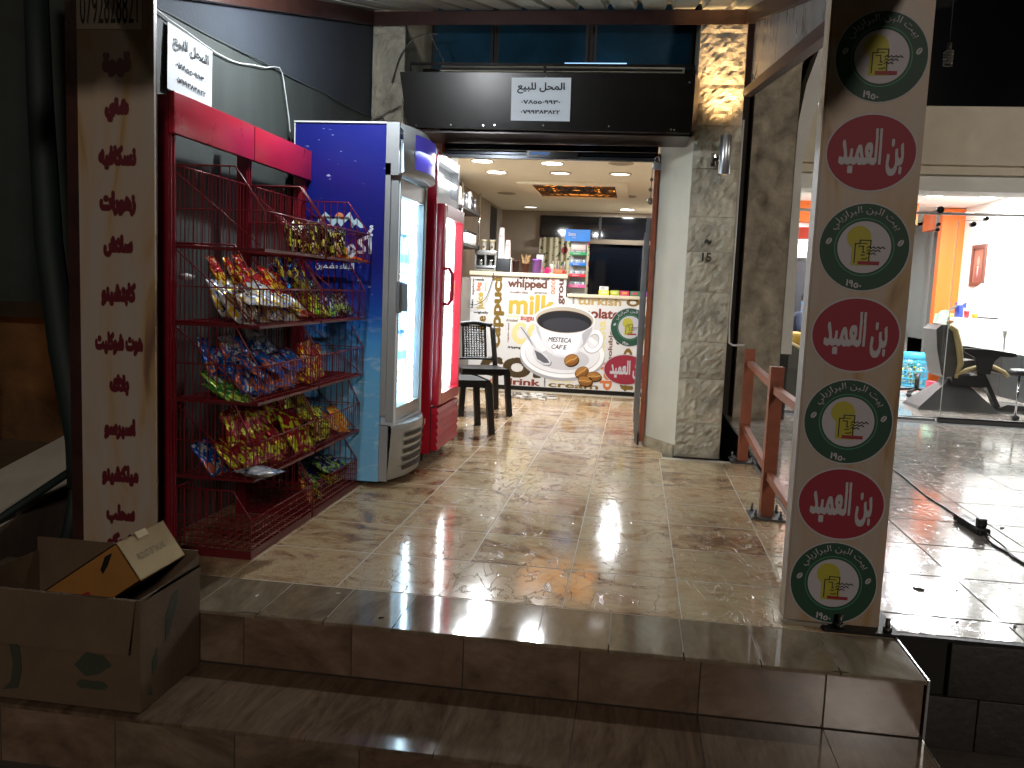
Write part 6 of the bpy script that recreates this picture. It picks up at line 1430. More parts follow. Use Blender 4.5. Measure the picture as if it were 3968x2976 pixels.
# white arch
ar = thing('salon_arch', 'white painted arch surrounding the glazed salon front', 'arch', (1.5, 8.8, 0))
inn = [(1.555, .66), (1.545, 1.4), (1.52, 2.5), (1.56, 2.84), (1.63, 3.1), (1.74, 3.42), (1.92, 3.75), (2.25, 4.1), (2.7, 4.35), (3.2, 4.45)]
out = [(1.451, .66), (1.451, 1.4), (1.451, 2.5), (1.453, 2.9), (1.50, 3.25), (1.60, 3.6), (1.78, 3.95), (2.15, 4.35), (2.65, 4.6), (3.2, 4.7)]
b = MB(); vs = []
inn = [(x_-.0, z_) for x_, z_ in inn]
for (xi, zi), (xo, zo) in zip(inn, out): vs += [(xi, 8.74, zi), (xo, 8.74, zo), (xi, 9.2, zi), (xo, 9.2, zo)]
n = len(inn); fs = []
for i in range(n-1): a = 4*i; fs += [(a, a+1, a+5, a+4), (a, a+4, a+6, a+2), (a+2, a+6, a+7, a+3), (a+1, a+3, a+7, a+5)]
b.add(vs, fs+[(0, 2, 3, 1)], False); b.build('arch_band', m_wp, ar)
b = MB(); b.add([(1.02, 8.76, 4.0), (1.02, 8.76, 6), (6.5, 8.76, 6), (6.5, 8.76, 4.72), (3.2, 8.76, 4.72), (2.4, 8.76, 4.5), (1.8, 8.76, 4.0)], [(0, 1, 2, 3, 4, 5, 6)]); b.build('spandrel', m_rough, ar)
m_marb = M('black_marble', '#1d1e1e', .34, var=.7, vscale=14)
b = MB(); b.box((1.452, 8.745, 0), (1.53, 9.2, .655)); b.build('marble_foot', m_marb, ar)
# beam over the glass
bm_ = thing('salon_beam', 'beige rendered beam with a pale moulding above the salon glass', 'beam', (3.5, 9.3, 2.3))
b = MB(); b.box((1.54, 8.95, 2.47), (6.4, 9.5, 2.555)); b.box((1.54, 8.90, 2.555), (6.4, 9.5, 3.10)); b.build('render', m_beige, bm_)
b = MB(); b.box((1.53, 9.0, 2.315), (6.4, 9.4, 2.455)); b.box((1.53, 9.01, 2.456), (6.4, 9.4, 2.469)); b.build('moulding', m_wp, bm_)
b = MB(); b.box((1.5, 9.5, 3.1), (6.4, 9.55, 6)); b.build('dark_glazing', M('black_window', '#05070a', .1), bm_)
# ------ salon room
sr = thing('salon_room', 'brightly lit white salon room behind the glass next door', 'room', (3.3, 12, 0))
m_sal = M('salon_white', '#e2e2dd', .6, var=.03); m_or = M('orange_paint', '#dd6a1c', .5); m_orr = M('coral_red_paint', '#c8432e', .5)
b = MB(); b.box((1.40, 9.5, 2.75), (5.2, 20.2, 2.82)); b.build('ceiling', m_sal, sr)
b = MB(); b.box((5.05, 9.45, .61), (5.2, 14.46, 2.75)); b.build('side_wall', m_sal, sr)
b = MB(); b.box((5.035, 9.45, .605), (5.05, 14.45, .62)); b.build('dado_cap', m_white, sr)
for k in range(8):
    for j in range(2):
        b = MB(); b.box((5.03, 9.46+.62*k, .004+.302*j), (5.05, 10.074+.62*k, .302+.302*j)); b.build('marble_panel', m_marb, sr)
b = MB(); b.box((1.30, 9.5, 0), (1.40, 20.2, 2.75)); b.build('party_wall', m_sal, sr)
b = MB(); b.box((4.71, 14.46, 0), (5.2, 14.62, 2.735)); b.build('orange_pier', m_or, sr)
b = MB(); b.box((4.71, 14.621, 2.44), (4.85, 15.4, 2.735)); b.build('orange_lintel', m_or, sr)
b = MB(); b.box((5.2, 14.62, .6), (5.3, 17.5, 2.7)); b.box((4.9, 15.39, 0), (5.2, 15.5, 2.44)); b.build('grey_alcove', M('grey_alcove', '#7e8280', .6), sr)
b = MB(); b.box((1.4, 17.6, 0), (5.3, 17.8, 2.75)); b.build('back_wall', m_sal, sr)
b = MB(); b.box((3.6, 17.56, 0), (5.2, 17.6, .70)); b.build('back_dado', m_marb, sr)
b = MB(); b.box((1.4, 14.0, 2.43), (4.2, 14.25, 2.75)); b.build('orange_band', m_or, sr)
b = MB(); b.box((1.4, 14.25, 2.46), (4.2, 14.27, 2.50)); b.box((1.4, 16.5, 2.35), (4.6, 16.8, 2.55)); b.build('red_band', m_orr, sr)
b = MB(); b.box((2.0, 17.50, .95), (3.5, 17.55, 2.0)); b.build('smoked_mirror', M('smoked_mirror', '#4f5056', .2, .4), sr)
m_sled = M('salon_led', '#ffffff', .5, emit=20, ecol=(.98, .98, 1))
for i, (x_, y_) in enumerate(((3.75, 10.75), (4.62, 10.8), (3.85, 11.75), (4.4, 11.75), (4.1, 13.0), (4.78, 12.9), (2.45, 14.6), (2.3, 11.3), (2.9, 16.9))):
    t = thing('salon_ceiling_light', ['round white salon ceiling light, front left', 'round white salon ceiling light, front right', 'round white salon ceiling light, second row left', 'round white salon ceiling light, second row right', 'round white salon ceiling light, third row left', 'round white salon ceiling light, third row right', 'salon ceiling light just behind the orange band', 'salon ceiling light near the party wall by the glass', 'farthest salon ceiling light by the air conditioner'][i], 'ceiling light', (x_, y_, 2.74))
    b = MB(); b.lathe([(.125, 0), (.125, -.008), (.11, -.012), (.108, -.005)], (x_, y_, 2.7495), 24, cap=False); b.build('rim', m_white, t, fixn=False)
    b = MB(); b.disc((x_, y_, 2.742), .11, 'z', 24); b.build('diffuser', m_sled, t)
    area('salon_light_lamp', (x_, y_, 2.736), .2, PW['salon'], (.98, .985, 1))
# glass front
gf = thing('salon_glass_front', 'frameless sliding glass front of the salon with a steel top rail', 'glass front', (3.2, 9.4, 0))
b = MB(); b.box((1.60, 9.40, .02), (3.20, 9.41, 2.20)); b.build('fixed_pane', gl, gf)
b = MB(); b.box((3.20, 9.34, .04), (6.3, 9.35, 2.07)); b.build('sliding_pane', gl, gf)
b = MB(); b.box((3.196, 9.339, .04), (3.2005, 9.351, 2.07)); b.box((3.20, 9.339, 2.069), (6.3, 9.351, 2.074)); b.build('pane_edge', M('glass_edge', '#c9d8d4', .2), gf)
b = MB(); b.tube([(1.60, 9.30, 2.13), (6.3, 9.30, 2.13)], .014, 8); b.build('top_rail', m_alu, gf)
b = MB(); b.box((3.19, 9.30, .0), (6.3, 9.40, .035)); b.build('bottom_rail', M('rail_grey', '#6c6e6f', .4, .5), gf)
b = MB(); b.box((3.175, 9.29, .036), (6.3, 9.345, .052)); b.build('rail_shadow_gap', m_black, gf)
b = MB(); b.box((1.6, 9.38, .0), (3.17, 9.43, .022)); b.build('floor_track', m_alu, gf)
for x_ in (3.00, 3.01): pass
b = MB(); b.lathe([(0, -.01), (.03, 0), (.03, .001), (0, .01)], (0, 0, 0), 16)
for (x_, z_, r_) in ((2.995, 2.165, .034), (2.99, 2.02, .016), (2.985, 1.965, .018), (3.44, 2.09, .02), (3.32, 2.03, .026), (1.78, 2.12, .02)):
    b = MB(); b.tube([(x_, 9.27, z_), (x_, 9.33, z_)], r_, 14); b.build('roller_fitting', M('dark_fitting', '#2c2c2e', .3, .6), gf)
b = MB(); b.bar((2.99, 9.31, 2.15), (2.985, 9.31, 1.98), .03, .01); b.build('hanger', m_alu, gf)

# picture, socket
pc = thing('framed_picture', 'brown framed portrait of a man in a suit on the white salon wall', 'picture', (5.04, 13.73, 1.83))
b = MB()
for a, c in (((5.015, 13.47, 1.52), (5.049, 13.98, 1.58)), ((5.015, 13.47, 2.08), (5.049, 13.98, 2.14)), ((5.015, 13.47, 1.581), (5.049, 13.54, 2.079)), ((5.015, 13.91, 1.581), (5.049, 13.98, 2.079))): b.box(a, c)
b.build('frame', M('frame_brown', '#5b3227', .4), pc)
b = MB(); b.box((5.035, 13.541, 1.581), (5.045, 13.909, 2.079)); b.build('print_ground', M('print_rust', '#9a5a48', .5), pc)
b = MB(); b.prism([(13.60, 1.59), (13.85, 1.59), (13.83, 1.78), (13.77, 1.83), (13.69, 1.83), (13.62, 1.78)], 'x', 5.033, 5.0345); b.build('suit', M('print_suit', '#7a4038', .5), pc)
b = MB(); b.poly([(5.0325, 13.73+.05*math.cos(a), 1.90+.07*math.sin(a)) for a in [2*PI*i/16 for i in range(16)]]); b.build('face', M('print_face', '#c88a78', .5), pc, fixn=False)
b = MB(); b.poly([(5.0325, 13.70, 1.82), (5.0325, 13.76, 1.82), (5.0325, 13.735, 1.65)]); b.build('shirt', M('print_shirt', '#d8c8c0', .5), pc, fixn=False)
sk = thing('wall_socket', 'white wall socket with a charger plugged in above the marble dado', 'socket', (5.04, 12.45, .94))
b = MB(); b.bev((5.038, 12.40, .88), (5.049, 12.50, 1.0), .003); b.build('plate', m_white, sk); b = MB(); b.bev((4.99, 12.48, .90), (5.037, 12.54, .95), .006); b.build('charger', m_white, sk)
b = MB(); b.tube([(5.0, 12.52, .90), (5.02, 12.53, .8), (5.03, 12.5, .65)], .004, 5); b.build('lead', m_black, sk)
# console table with things on it
co = thing('salon_console', 'white console against the salon wall holding bottles and books', 'console', (4.85, 12.9, 0))
b = MB(); b.box((4.62, 12.55, 1.0), (5.028, 14.1, 1.05)); b.box((4.62, 12.55, .62), (5.028, 13.3, .999)); b.build('carcass', m_white, co)
b = MB(); b.box((4.64, 13.31, .65), (5.02, 14.08, .98)); b.build('open_niche', M('niche_tan', '#b3a07c', .6), co)
lm = thing('desk_lamp', 'white swing arm lamp leaning over the console', 'lamp', (4.75, 13.8, 1.05))
b = MB(); b.bar((4.75, 13.95, 1.13), (4.68, 13.2, 1.28), .025, .03); b.build('arm', M('lamp_grey', '#8e9093', .3, .5), lm); b = MB(); b.bar((4.68, 13.3, 1.255), (4.62, 12.35, 1.50), .06, .05); b.build('head', m_white, lm)
b = MB(); b.lathe([(.06, 0), (.06, .02), (.012, .03), (.012, .09)], (4.75, 13.95, 1.05), 14); b.build('foot', m_white, lm)
for i, (nm, y_, x_, r_, h_, c_, lb) in enumerate((('plastic_cup', 13.0, 4.68, .035, .10, '#b5202c', 'red plastic cup with a white letter on the console'), ('cream_pot', 12.70, 4.68, .04, .065, '#d98a1e', 'orange pot at the near end of the console'), ('cream_jar', 12.82, 4.70, .045, .07, '#d8d0c8', 'white jar with a pink lid between the cup and the orange pot'), ('blue_box', 13.6, 4.80, .06, .22, '#2a3a9a', 'blue and purple box behind the lamp arm'), ('spray_bottle', 13.2, 4.72, .02, .14, '#c9d0d0', 'slim white bottle behind the red cup'))):
    b = MB(); 
    if nm == 'blue_box': b.bev((x_-.05, y_-.09, 1.051), (x_+.05, y_+.09, 1.051+h_), .005)
    else: b.lathe([(r_*.8, 0), (r_, h_*.8), (r_, h_)], (x_, y_, 1.051), 14)
    tag(b.build(nm, M('salon_'+nm, c_, .4)), lb, nm.replace('_', ' ').split()[-1])
b = MB(); b.bev((4.64, 12.6, 1.052), (4.74, 12.75, 1.054), .0005) if 0 else b.bev((4.85, 12.6, 1.051), (4.95, 13.25, 1.075), .004); tag(b.build('comb_tray', M('tray_dark', '#2e2b2c', .4)), 'dark flat tray with combs along the back of the console', 'tray')
for k, (z_, c_, lb) in enumerate(((1.051, '#b9a04a', 'mustard book at the bottom of the small pile on the console'), (1.076, '#c9b98a', 'cream book on top of the small pile on the console'))):
    b = MB(); b.bev((4.64, 13.68, z_), (4.80, 14.05, z_+.024), .003); tag(b.build('book', M('book_%d' % k, c_, .6)), lb, 'book')
tw = thing('towel', 'pale green flowered towel draped over the far end of the console', 'towel', (4.6, 13.9, .5))
b = MB(); vs = []
for i in range(17):
    for j in range(13):
        u, v = i/16, j/12; vs.append((4.60-.10*v+.05*math.sin(u*9)*(.3+v), 13.45+.62*u, 1.12-.62*v+.03*math.sin(u*5)))
b.add(vs, [(i*13+j, (i+1)*13+j, (i+1)*13+j+1, i*13+j+1) for i in range(16) for j in range(12)], True); b.build('cloth', M('pale_green_cloth', '#9fc0a4', .8, var=.25, vscale=5), tw, fixn=False)
# barber chair
bc = thing('barber_chair', 'black and grey barber chair with cream piping facing right behind the glass', 'barber chair', (3.85, 10.6, 0))
mg = M('grey_leatherette', '#3d3b39', .35, var=.15, vscale=4); mcr = M('cream_leatherette', '#9a8a60', .4)
b = MB(); b.prism([(3.44, .93), (3.49, .985), (3.58, .99), (3.63, .93), (3.70, .62), (3.72, .50), (3.68, .40), (3.58, .38), (3.54, .42), (3.47, .70)], 'y', 10.42, 10.88); b.build('backrest', mg, bc)
b = MB(); b.tube([(3.58, 10.41, .985), (3.645, 10.41, .93), (3.70, 10.41, .75), (3.735, 10.41, .55), (3.70, 10.41, .38)], [.03, .036, .040, .036, .02], 8); b.tube([(3.58, 10.88, .985), (3.645, 10.88, .93), (3.70, 10.88, .75), (3.735, 10.88, .55), (3.70, 10.88, .38)], [.03, .036, .040, .036, .02], 8); b.build('piping', mcr, bc)
b = MB(); b.bev((3.49, 10.56, .90), (3.58, 10.74, 1.0), .015); b.build('headrest_mount', m_black, bc)
b = MB(); b.prism([(3.70, .50), (3.74, .58), (3.86, .60), (3.98, .585), (4.16, .54), (4.24, .49), (4.22, .45), (3.98, .50), (3.80, .46), (3.70, .42)], 'y', 10.40, 10.90); b.build('seat', mg, bc)
b = MB(); b.tube([(3.70, 10.39, .43), (3.80, 10.39, .485), (3.95, 10.39, .535), (4.08, 10.39, .535), (4.20, 10.39, .48), (4.25, 10.39, .43)], .024, 8); b.build('seat_piping', mcr, bc)
for y_, nm in ((10.34, 'armrest'), (10.93, 'armrest')):
    b = MB(); b.prism([(3.72, .73), (3.98, .735), (4.28, .70), (4.30, .67), (4.24, .655), (4.12, .66), (4.06, .60), (4.03, .45), (3.90, .45), (3.88, .58), (3.84, .64), (3.74, .69)], 'y', y_-.02, y_+.02); b.build(nm, m_black, bc)
b = MB(); b.prism([(3.66, .40), (4.02, .42), (4.10, .30), (3.98, .28), (3.68, .30)], 'y', 10.44, 10.86); b.build('mechanism', m_black, bc)
b = MB(); vs = []
for z_, x0, x1, h_ in ((.0, 3.30, 4.20, .30), (.035, 3.32, 4.16, .28), (.30, 3.62, 3.88, .14), (.36, 3.66, 3.86, .12)):
    for a, c in ((x0, -1), (x1, -1), (x1, 1), (x0, 1)): vs.append((a, 10.65+c*h_, z_))
b.add(vs, [(4*k+i, 4*k+(i+1) % 4, 4*k+4+(i+1) % 4, 4*k+4+i) for k in range(3) for i in range(4)]+[(0, 1, 2, 3), (12, 13, 14, 15)], False); b.build('base', M('base_grey', '#3c3d3f', .4), bc)
b = MB(); b.bar((4.02, 10.55, .44), (4.22, 10.55, .06), .11, .05); b.build('leg_rest', m_black, bc)
b = MB(); b.prism([(4.20, .05), (4.30, .10), (4.55, .09), (4.62, .05), (4.45, .03), (4.24, .02)], 'y', 10.45, 10.85); b.build('footrest', m_black, bc)
# trolley wheel and stem at the right edge, second chair
tr = thing('stool', 'chrome stemmed castor stool cut by the right edge of the photograph', 'stool', (4.52, 9.75, 0))
b = MB(); b.tube([(4.10, 9.75, .04), (4.10, 9.75, .5)], .012, 8); b.build('stem', m_chrome, tr); b = MB(); b.tube([(4.10, 9.72, .035), (4.10, 9.78, .035)], .034, 14); b.build('castor', m_black, tr)
b = MB(); b.lathe([(.16, 0), (.17, .03), (.15, .06)], (4.16, 9.75, .5), 20); b.build('seat', m_black, tr)
sc2 = thing('swivel_chair_base', 'black five star chair base with castors beside the barber chair', 'chair base', (3.66, 11.9, 0))
for k in range(5):
    a = 2*PI*k/5+.3; b = MB(); b.bar((3.75, 11.9, .10), (3.75+.26*math.cos(a), 11.9+.26*math.sin(a), .07), .04, .03); q = b.build('star_leg', m_black, sc2)
    b = MB(); b.tube([(3.75+.26*math.cos(a), 11.88+.26*math.sin(a), .03), (3.75+.26*math.cos(a), 11.92+.26*math.sin(a), .03)], .028, 12); b.build('castor', m_black, q)
b = MB(); b.tube([(3.75, 11.9, .08), (3.75, 11.9, .30)], .03, 10); b.build('column', m_black, sc2)
# blue laundry basket
lb_ = thing('laundry_basket', 'light blue openwork plastic laundry basket full of yellow packets', 'basket', (4.16, 13.4, 0))
mb_ = M('sky_blue_plastic', '#3fa3c8', .35); N_ = 30
b = MB()
for z_, r_ in ((.01, .155), (.12, .165), (.23, .178), (.36, .19), (.42, .196)): b.tube([(4.16+r_*1.15*math.cos(2*PI*i/28), 13.4+r_*math.sin(2*PI*i/28), z_) for i in range(28)], .008, 5, closed=True)
for i in range(N_): a = 2*PI*i/N_; b.bar((4.16+.155*1.15*math.cos(a), 13.4+.155*math.sin(a), 0), (4.16+.196*1.15*math.cos(a), 13.4+.196*math.sin(a), .43), .011, .006, up=(math.cos(a), math.sin(a), .1))
b.build('lattice', mb_, lb_)
b = MB(); b.lathe([(.20, .42), (.235, .50), (.245, .50), (.21, .42)], (4.16, 13.4, 0), 28, cap=False); b.build('rim', mb_, lb_)
b = MB(); b.lathe([(.150, .004), (.150, .02)], (4.16, 13.4, 0), 24); b.build('bottom', mb_, lb_)
b = MB()
for k in range(60):
    a = random.uniform(0, 2*PI); r_ = .13*random.random()**.5; z_ = random.uniform(.05, .36); s_ = random.uniform(.03, .05); b.cur = k % 3
    b.box((4.16+r_*math.cos(a)-s_, 13.4+r_*math.sin(a)-s_*.6, z_), (4.16+r_*math.cos(a)+s_, 13.4+r_*math.sin(a)+s_*.6, z_+.02), Matrix.Rotation(a, 3, 'Z') @ Matrix.Rotation(random.uniform(-1, 1), 3, 'X'))
o = b.build('packets', [M('packet_yellow', '#c9b234', .4), M('packet_teal', '#3a8f8f', .4), M('packet_cream', '#c9c3ac', .4)], None); tag(o, 'yellow and teal packets filling the blue laundry basket', 'packets', kind='stuff')
b = MB(); b.tube([(3.3, 12.6, .012), (4.5, 12.75, .012)], .008, 6); tag(b.build('red_cable', M('red_plastic', '#b02a35', .4)), 'thin red rod lying on the salon floor below the basket', 'rod')
b = MB(); b.bev((4.0, 12.2, .0), (4.12, 12.35, .18), .01); tag(b.build('snack_packet', M('multi_packet', '#b33048', .35, var=.8, vscale=30)), 'small colourful packet on the floor behind the barber chair', 'packet')
coil([(1.9, 9.6, .008), (2.4, 9.65, .008), (2.7, 9.55, .008), (3.2, 9.62, .008), (3.7, 9.55, .008), (4.1, 9.5, .008)], 'thin grey cable lying on the salon floor inside the glass', .006)
# air conditioner, water bottle, sofa
ac = thing('air_conditioner', 'white air conditioner high on the far salon wall', 'air conditioner', (2.95, 17.4, 2.1))
b = MB(); b.bev((2.60, 17.30, 2.02), (3.30, 17.49, 2.30), .02); b.build('housing', m_white, ac); b = MB(); b.box((3.10, 17.292, 2.12), (3.14, 17.299, 2.24)); b.build('badge', M('grey_badge', '#8f9296', .3), ac); b = MB(); b.box((2.62, 17.294, 2.03), (3.28, 17.299, 2.06)); b.build('louvre', M('louvre_grey', '#a8aaab', .4), ac)
wd = thing('water_dispenser', 'water dispenser with a blue bottle behind the seated person', 'water dispenser', (2.62, 13.4, 0))
b = MB(); b.bev((2.46, 13.3, 0), (2.78, 13.6, .92), .02); b.build('cabinet', m_white, wd)
b = MB(); b.lathe([(.135, 0), (.14, .01), (.14, .16), (.13, .18), (.14, .2), (.14, .27), (.10, .30), (.03, .32), (.03, .345), (.0, .35)], (2.62, 13.45, .92), 22); b.build('bottle', M('blue_bottle', '#3f79ad', .15), wd)
b = MB(); b.tube([(2.60, 13.45, 1.26), (2.60, 13.45, 1.31)], .02, 8); b.build('cap', m_chrome, wd)
so = thing('salon_armchair', 'dark curved armchair with cream trim just inside the salon glass', 'armchair', (2.1, 10.6, 0))
b = MB(); b.prism([(1.75, .0), (2.75, 0), (2.75, .36), (2.45, .42), (2.15, .50), (1.95, .60), (1.78, .70), (1.72, .5)], 'y', 10.2, 10.9); b.build('shell', M('dark_olive', '#38382f', .4), so)
b = MB(); b.tube([(1.76, 10.22, .72), (1.95, 10.22, .625), (2.15, 10.22, .53), (2.45, 10.22, .445), (2.75, 10.22, .38)], .022, 8); b.build('trim', mcr, so)
b = MB(); b.bev((1.80, 10.3, .60), (2.02, 10.8, .82), .05); b.build('cushion', M('mustard_cushion', '#b08a36', .7), so)
dc = thing('wooden_chair', 'beige chair in front of the seated person', 'chair', (2.45, 11.4, 0))
b = MB(); b.bev((2.28, 11.2, .40), (2.66, 11.6, .46), .012); b.build('seat', M('beige_seat', '#8a7258', .6), dc); b = MB(); b.bev((2.62, 11.2, .46), (2.66, 11.6, .86), .012); b.build('backrest', M('beige_seat', '#8a7258'), dc)
for sx_, sy_ in ((2.30, 11.22), (2.64, 11.22), (2.30, 11.58), (2.64, 11.58)): b = MB(); b.bar((sx_, sy_, 0), (sx_, sy_, .40), .03); b.build('leg', M('chair_leg_brown', '#4a3322', .5), dc)
b = MB(); b.bev((2.16, 11.95, .46), (2.34, 12.1, .56), .02); tag(b.build('white_bag', m_white), 'small white bag lying by the seated person', 'bag')
bt = thing('bench', 'low dark bench the seated person sits on', 'bench', (2.0, 12.2, 0)); b = MB(); b.bev((1.70, 12.05, .0), (2.45, 12.5, .45), .02); b.build('body', M('bench_dark', '#2c2622', .5), bt)

# ------------------------------------------------------------------ seated person bent over a phone
def skin(name, verts, edges, radii, mat, parent, sub=2, off=(0, 0, 0)):
    me = bpy.data.meshes.new(name); me.from_pydata([tuple(Vector(v)-Vector(off)) for v in verts], edges, []); o = bpy.data.objects.new(name, me); COL.objects.link(o)
    md = o.modifiers.new('skin', 'SKIN'); md.use_smooth_shade = True
    for v, r_ in zip(me.skin_vertices[0].data, radii): v.radius = r_ if isinstance(r_, tuple) else (r_, r_)
    me.skin_vertices[0].data[0].use_root = True
    s2 = o.modifiers.new('sub', 'SUBSURF'); s2.levels = sub; s2.render_levels = sub
    bpy.context.view_layer.update(); dg = bpy.context.evaluated_depsgraph_get(); m2 = bpy.data.meshes.new_from_object(o.evaluated_get(dg))
    bpy.data.objects.remove(o); m2.materials.clear(); m2.materials.append(mat)
    for p_ in m2.polygons: p_.use_smooth = True
    o = bpy.data.objects.new(name, m2); COL.objects.link(o); o.parent = parent; return o
pr = thing('person', 'person in a navy jacket and blue jeans sitting bent over a phone in the salon', 'person', (2.02, 12.2, 0))
of = (2.02, 12.2, 0)
jk, je, skn, hr = M('navy_jacket', '#141c33', .8), M('blue_jeans', '#23406e', .8), M('skin_tone', '#a8705a', .55), M('dark_hair', '#120d0a', .7)
# pelvis, spine leaning forward (towards +x), shoulders, arms down to the phone
V_ = [(2.02, 12.25, .54), (2.06, 12.25, .68), (2.14, 12.25, .84), (2.24, 12.25, .98), (2.29, 12.25, 1.05),
      (2.23, 12.08, .97), (2.22, 12.0, .80), (2.38, 12.06, .78), (2.23, 12.42, .97), (2.24, 12.5, .80), (2.38, 12.38, .78)]
body = skin('jacket', V_, [(0, 1), (1, 2), (2, 3), (3, 4), (3, 5), (5, 6), (6, 7), (3, 8), (8, 9), (9, 10)], [(.13, .16), (.125, .15), (.13, .155), (.10, .12), .055, .065, .052, .04, .065, .052, .04], jk, pr, off=of)
skin('jeans', [(2.02, 12.25, .53), (2.06, 12.14, .52), (2.44, 12.12, .52), (2.46, 12.12, .12), (2.06, 12.36, .52), (2.42, 12.40, .50), (2.40, 12.42, .12)], [(0, 1), (1, 2), (2, 3), (0, 4), (4, 5), (5, 6)], [.12, .095, .07, .045, .095, .07, .045], je, pr, off=of)
hd = skin('head', [(2.29, 12.25, 1.06), (2.33, 12.25, 1.12), (2.37, 12.25, 1.19), (2.36, 12.25, 1.27), (2.43, 12.25, 1.145), (2.455, 12.25, 1.175)], [(0, 1), (1, 2), (2, 3), (2, 4), (2, 5)], [.048, .05, (.082, .09), (.080, .088), .04, .02], skn, pr, off=of)
skin('hair', [(2.345, 12.25, 1.30), (2.32, 12.25, 1.23), (2.31, 12.25, 1.17)], [(0, 1), (1, 2)], [(.085, .088), (.090, .090), .06], hr, pr, off=of)
b = MB()
for s_ in (-1, 1): b.lathe([(.0, -.03), (.012, -.02), (.014, .01), (.0, .03)], (2.355, 12.25+s_*.092, 1.20), 8)
b.build('ears', skn, pr)
b = MB()
for s_ in (-1, 1): b.lathe([(.0, -.008), (.009, 0), (0, .008)], (2.447, 12.25+s_*.032, 1.20), 8)
b.build('eyes', M('eye_dark', '#0d0a09', .3), pr)
for s_ in (-1, 1):
    y0 = 12.22+s_*.11; V_ = [(2.38, y0+s_*.03, .785), (2.43, y0, .80), (2.455, y0-s_*.01, .808)]; E_ = [(0, 1), (1, 2)]; RR = [.026, (.016, .030), (.012, .026)]
    for k in range(4):
        base = len(V_); L_ = (.026, .03, .028, .022)[k]
        V_ += [(2.468, y0+s_*(-.028+.017*k), .812), (2.468+L_, y0+s_*(-.03+.017*k), .82), (2.465+L_, y0+s_*(-.045+.015*k), .838)]; E_ += [(2, base), (base, base+1), (base+1, base+2)]; RR += [.009, .0085, .0075]
    base = len(V_); V_ += [(2.44, y0-s_*.035, .82), (2.455, y0-s_*.055, .838)]; E_ += [(1, base), (base, base+1)]; RR += [.010, .009]
    skin('hand', V_, E_, RR, skn, pr, sub=1, off=of)
for y_ in (12.12, 12.42): b = MB(); b.bev((2.40, y_-.05, 0), (2.66, y_+.05, .09), .03); b.build('shoe', m_black, pr)
ph = thing('phone', 'phone with a bright magenta case held by the seated person', 'phone', (2.47, 12.22, .84))
b = MB(); b.box((2.44, 12.14, .828), (2.52, 12.30, .838)); b.build('case', M('magenta_case', '#b01a50', .4), ph); b = MB(); b.quad((2.445, 12.15, .8385), (2.515, 12.15, .8385), (2.515, 12.29, .8385), (2.445, 12.29, .8385)); b.build('screen', M('phone_screen', '#88aacc', .3, emit=1.2), ph)
coil([(2.48, 12.14, .83), (2.50, 12.1, .70), (2.44, 12.08, .6), (2.40, 12.1, .55)], 'white charging lead hanging from the phone', .004, m_white)

# ------------------------------------------------------------------ dark left side beyond the menu column
tp = thing('hanging_tarp', 'dark hanging tarpaulin beyond the menu column on the far left', 'tarpaulin', (-2.7, 3.9, 1))
b = MB(); vs = []
for i in range(25):
    x_ = -2.12-1.7*i/24
    for j in range(3): vs.append((x_, 3.9+.07*math.sin(i*1.1)+.03*math.sin(i*.37), (1.02, 2.2, 3.6)[j]))
b.add(vs, [(i*3+j, (i+1)*3+j, (i+1)*3+j+1, i*3+j+1) for i in range(24) for j in range(2)], True); b.build('cloth', M('tarp_black_green', '#1f2724', .8, var=.4, vscale=4), tp, fixn=False)
st = thing('dark_strap', 'dark green folded fabric roll leaning across the far left behind the menu column', 'fabric roll', (-2.4, 3.3, .1))
b = MB(); b.tube([(-2.53, 3.35, 2.55), (-2.50, 3.33, 1.9), (-2.45, 3.30, 1.3), (-2.38, 3.28, .85), (-2.29, 3.26, .48), (-2.27, 3.25, .28)], [.045, .05, .055, .055, .06, .065], 8); b.build('roll', M('dark_green_cloth', '#12201e', .7, var=.3), st)
b = MB(); b.tube([(-2.30, 3.25, .36), (-2.62, 3.0, .08), (-2.8, 2.85, -.1)], .018, 6); b.build('side_strap', M('dark_green_cloth', '#12201e'), st)
b = MB(); b.tube([(-2.29, 3.25, .33), (-2.33, 3.24, .1), (-2.40, 3.22, -.2)], .028, 6); b.build('lower_end', M('dark_green_cloth', '#12201e'), st)
cp = thing('stair_parapet', 'pale stone capped parapet sloping down at the far left', 'parapet', (-2.7, 3.6, 0))
b = MB(); b.add([(-2.36, 3.75, .44), (-2.62, 3.75, .44), (-2.95, 2.7, .06), (-2.62, 2.7, .06), (-2.36, 3.75, .37), (-2.62, 3.75, .37), (-2.95, 2.7, -.01), (-2.62, 2.7, -.01)], [(0,1,2,3),(4,7,6,5),(0,3,7,4),(1,5,6,2),(0,4,5,1),(3,2,6,7)], False); b.build('cap', M('parapet_stone', '#bdb8ac', .6, var=.15), cp)
b = MB(); b.prism([(3.72, .37), (2.75, .0), (2.75, -.45), (3.72, -.45)], 'x', -2.60, -2.50); b.build('parapet_wall', M('parapet_wall', '#4a3d33', .8, var=.3, vscale=6), cp)
pz = thing('stone_post', 'narrow pale stone post beyond the fabric roll', 'post', (-3.1, 4.6, 0)); b = MB(); b.box((-3.12, 4.6, -.4), (-2.86, 4.8, 1.15)); b.box((-2.90, 4.5, 1.10), (-2.70, 4.8, 1.18)); b.box((-2.80, 4.55, .3), (-2.72, 4.8, 1.10)); b.build('post', M('post_stone', '#a59e94', .7, var=.2), pz)
ow = thing('neighbour_wall', 'rough ochre wall lit orange by street light beyond the parapet', 'wall', (-5, 7.2, 0)); b = MB(); b.box((-9, 7.2, -.45), (-2.4, 7.5, 2.4)); b.build('wall_body', M('ochre_wall', '#5c4226', .85, var=.5, vscale=2.5, bump=.5, bscale=10), ow)
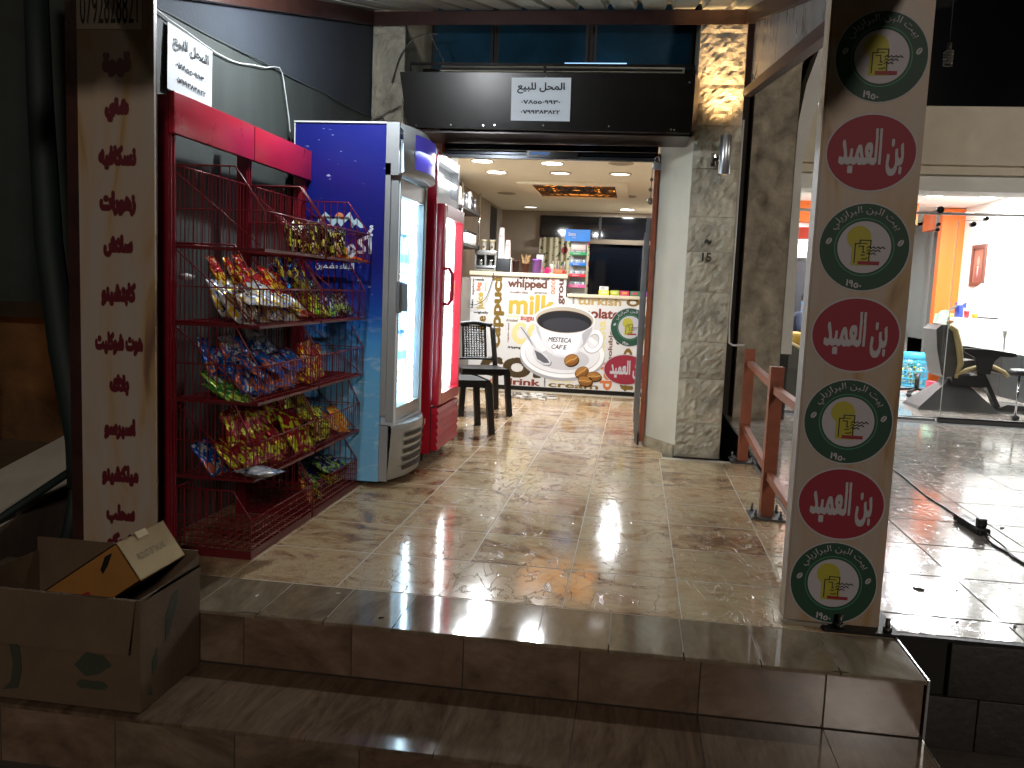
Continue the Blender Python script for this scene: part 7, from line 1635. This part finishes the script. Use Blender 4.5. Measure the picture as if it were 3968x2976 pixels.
b = MB(); b.box((-9, 7.0, .75), (-2.4, 7.19, .95)); b.build('ledge', M('dark_ledge', '#1c1610', .8), ow)
l_ = point('orange_lamp_light', (-5.4, 6.2, .55), 2.2, (1, .5, .12), .08)
lh = thing('street_lantern', 'small orange lantern low on the wall beyond the left parapet', 'lantern', (-5.4, 6.2, .3)); b = MB(); b.lathe([(.05, 0), (.07, .02), (.02, .04)], (-5.4, 6.2, .36), 12); b.tube([(-5.4, 6.2, -.42), (-5.4, 6.2, .36)], .03, 8); b.build('post', m_black, lh)
b = MB(); b.lathe([(.001, -.05), (.05, 0), (.001, .05)], (-5.4, 6.2, .45), 12); b.build('globe', M('orange_globe', '#ffae50', .5, emit=3, ecol='#ff9a35'), lh)
b = MB(); b.lathe([(.03, 0), (.035, .02), (.0, .03)], (-2.0, 3.6, 1.165), 10); tag(b.build('tissue', m_white), 'crumpled white tissue tucked on the net edge behind the menu column', 'tissue')
sm_ = thing('street_and_fill_lamp', 'unseen fill lamp added on a tall pole across the pavement to the right', 'street lamp', (6.0, -16.0, -.42)); b = MB(); b.tube([(6.0, -17.2, -.42), (6.0, -17.2, 9.4), (6.0, -16.0, 9.55)], .05, 8); b.build('pole', m_black, sm_); b = MB(); b.lathe([(.10, 0), (.14, .05), (.05, .1)], (6.0, -16.0, 9.4), 12); b.build('head', m_black, sm_)  # body for the added far fill light
fd_ = thing('terrace_fill_lamp', 'flood lamp added out of view on a pole at the far right of the terrace', 'flood lamp', (6.4, 4.6, -.42)); b = MB(); b.tube([(6.4, 4.4, -.42), (6.4, 4.4, 3.8), (6.4, 4.6, 3.85)], .03, 8); b.build('pole', m_black, fd_); b = MB(); b.lathe([(.10, 0), (.14, .05), (.05, .1)], (6.4, 4.6, 3.78), 12); b.build('head', m_black, fd_)  # body for the added terrace fill light
sl_ = thing('street_and_fill_lamp', 'street lamp on a tall pole across the pavement', 'street lamp', (-5.2, -4.5, -.42)); b = MB(); b.tube([(-5.2, -4.7, -.42), (-5.2, -4.7, 5.3), (-5.2, -4.5, 5.38)], .05, 8); b.build('pole', m_black, sl_)
b = MB(); b.lathe([(.10, 0), (.14, .05), (.05, .1)], (-5.2, -4.5, 5.32), 12); b.build('head', m_black, sl_)
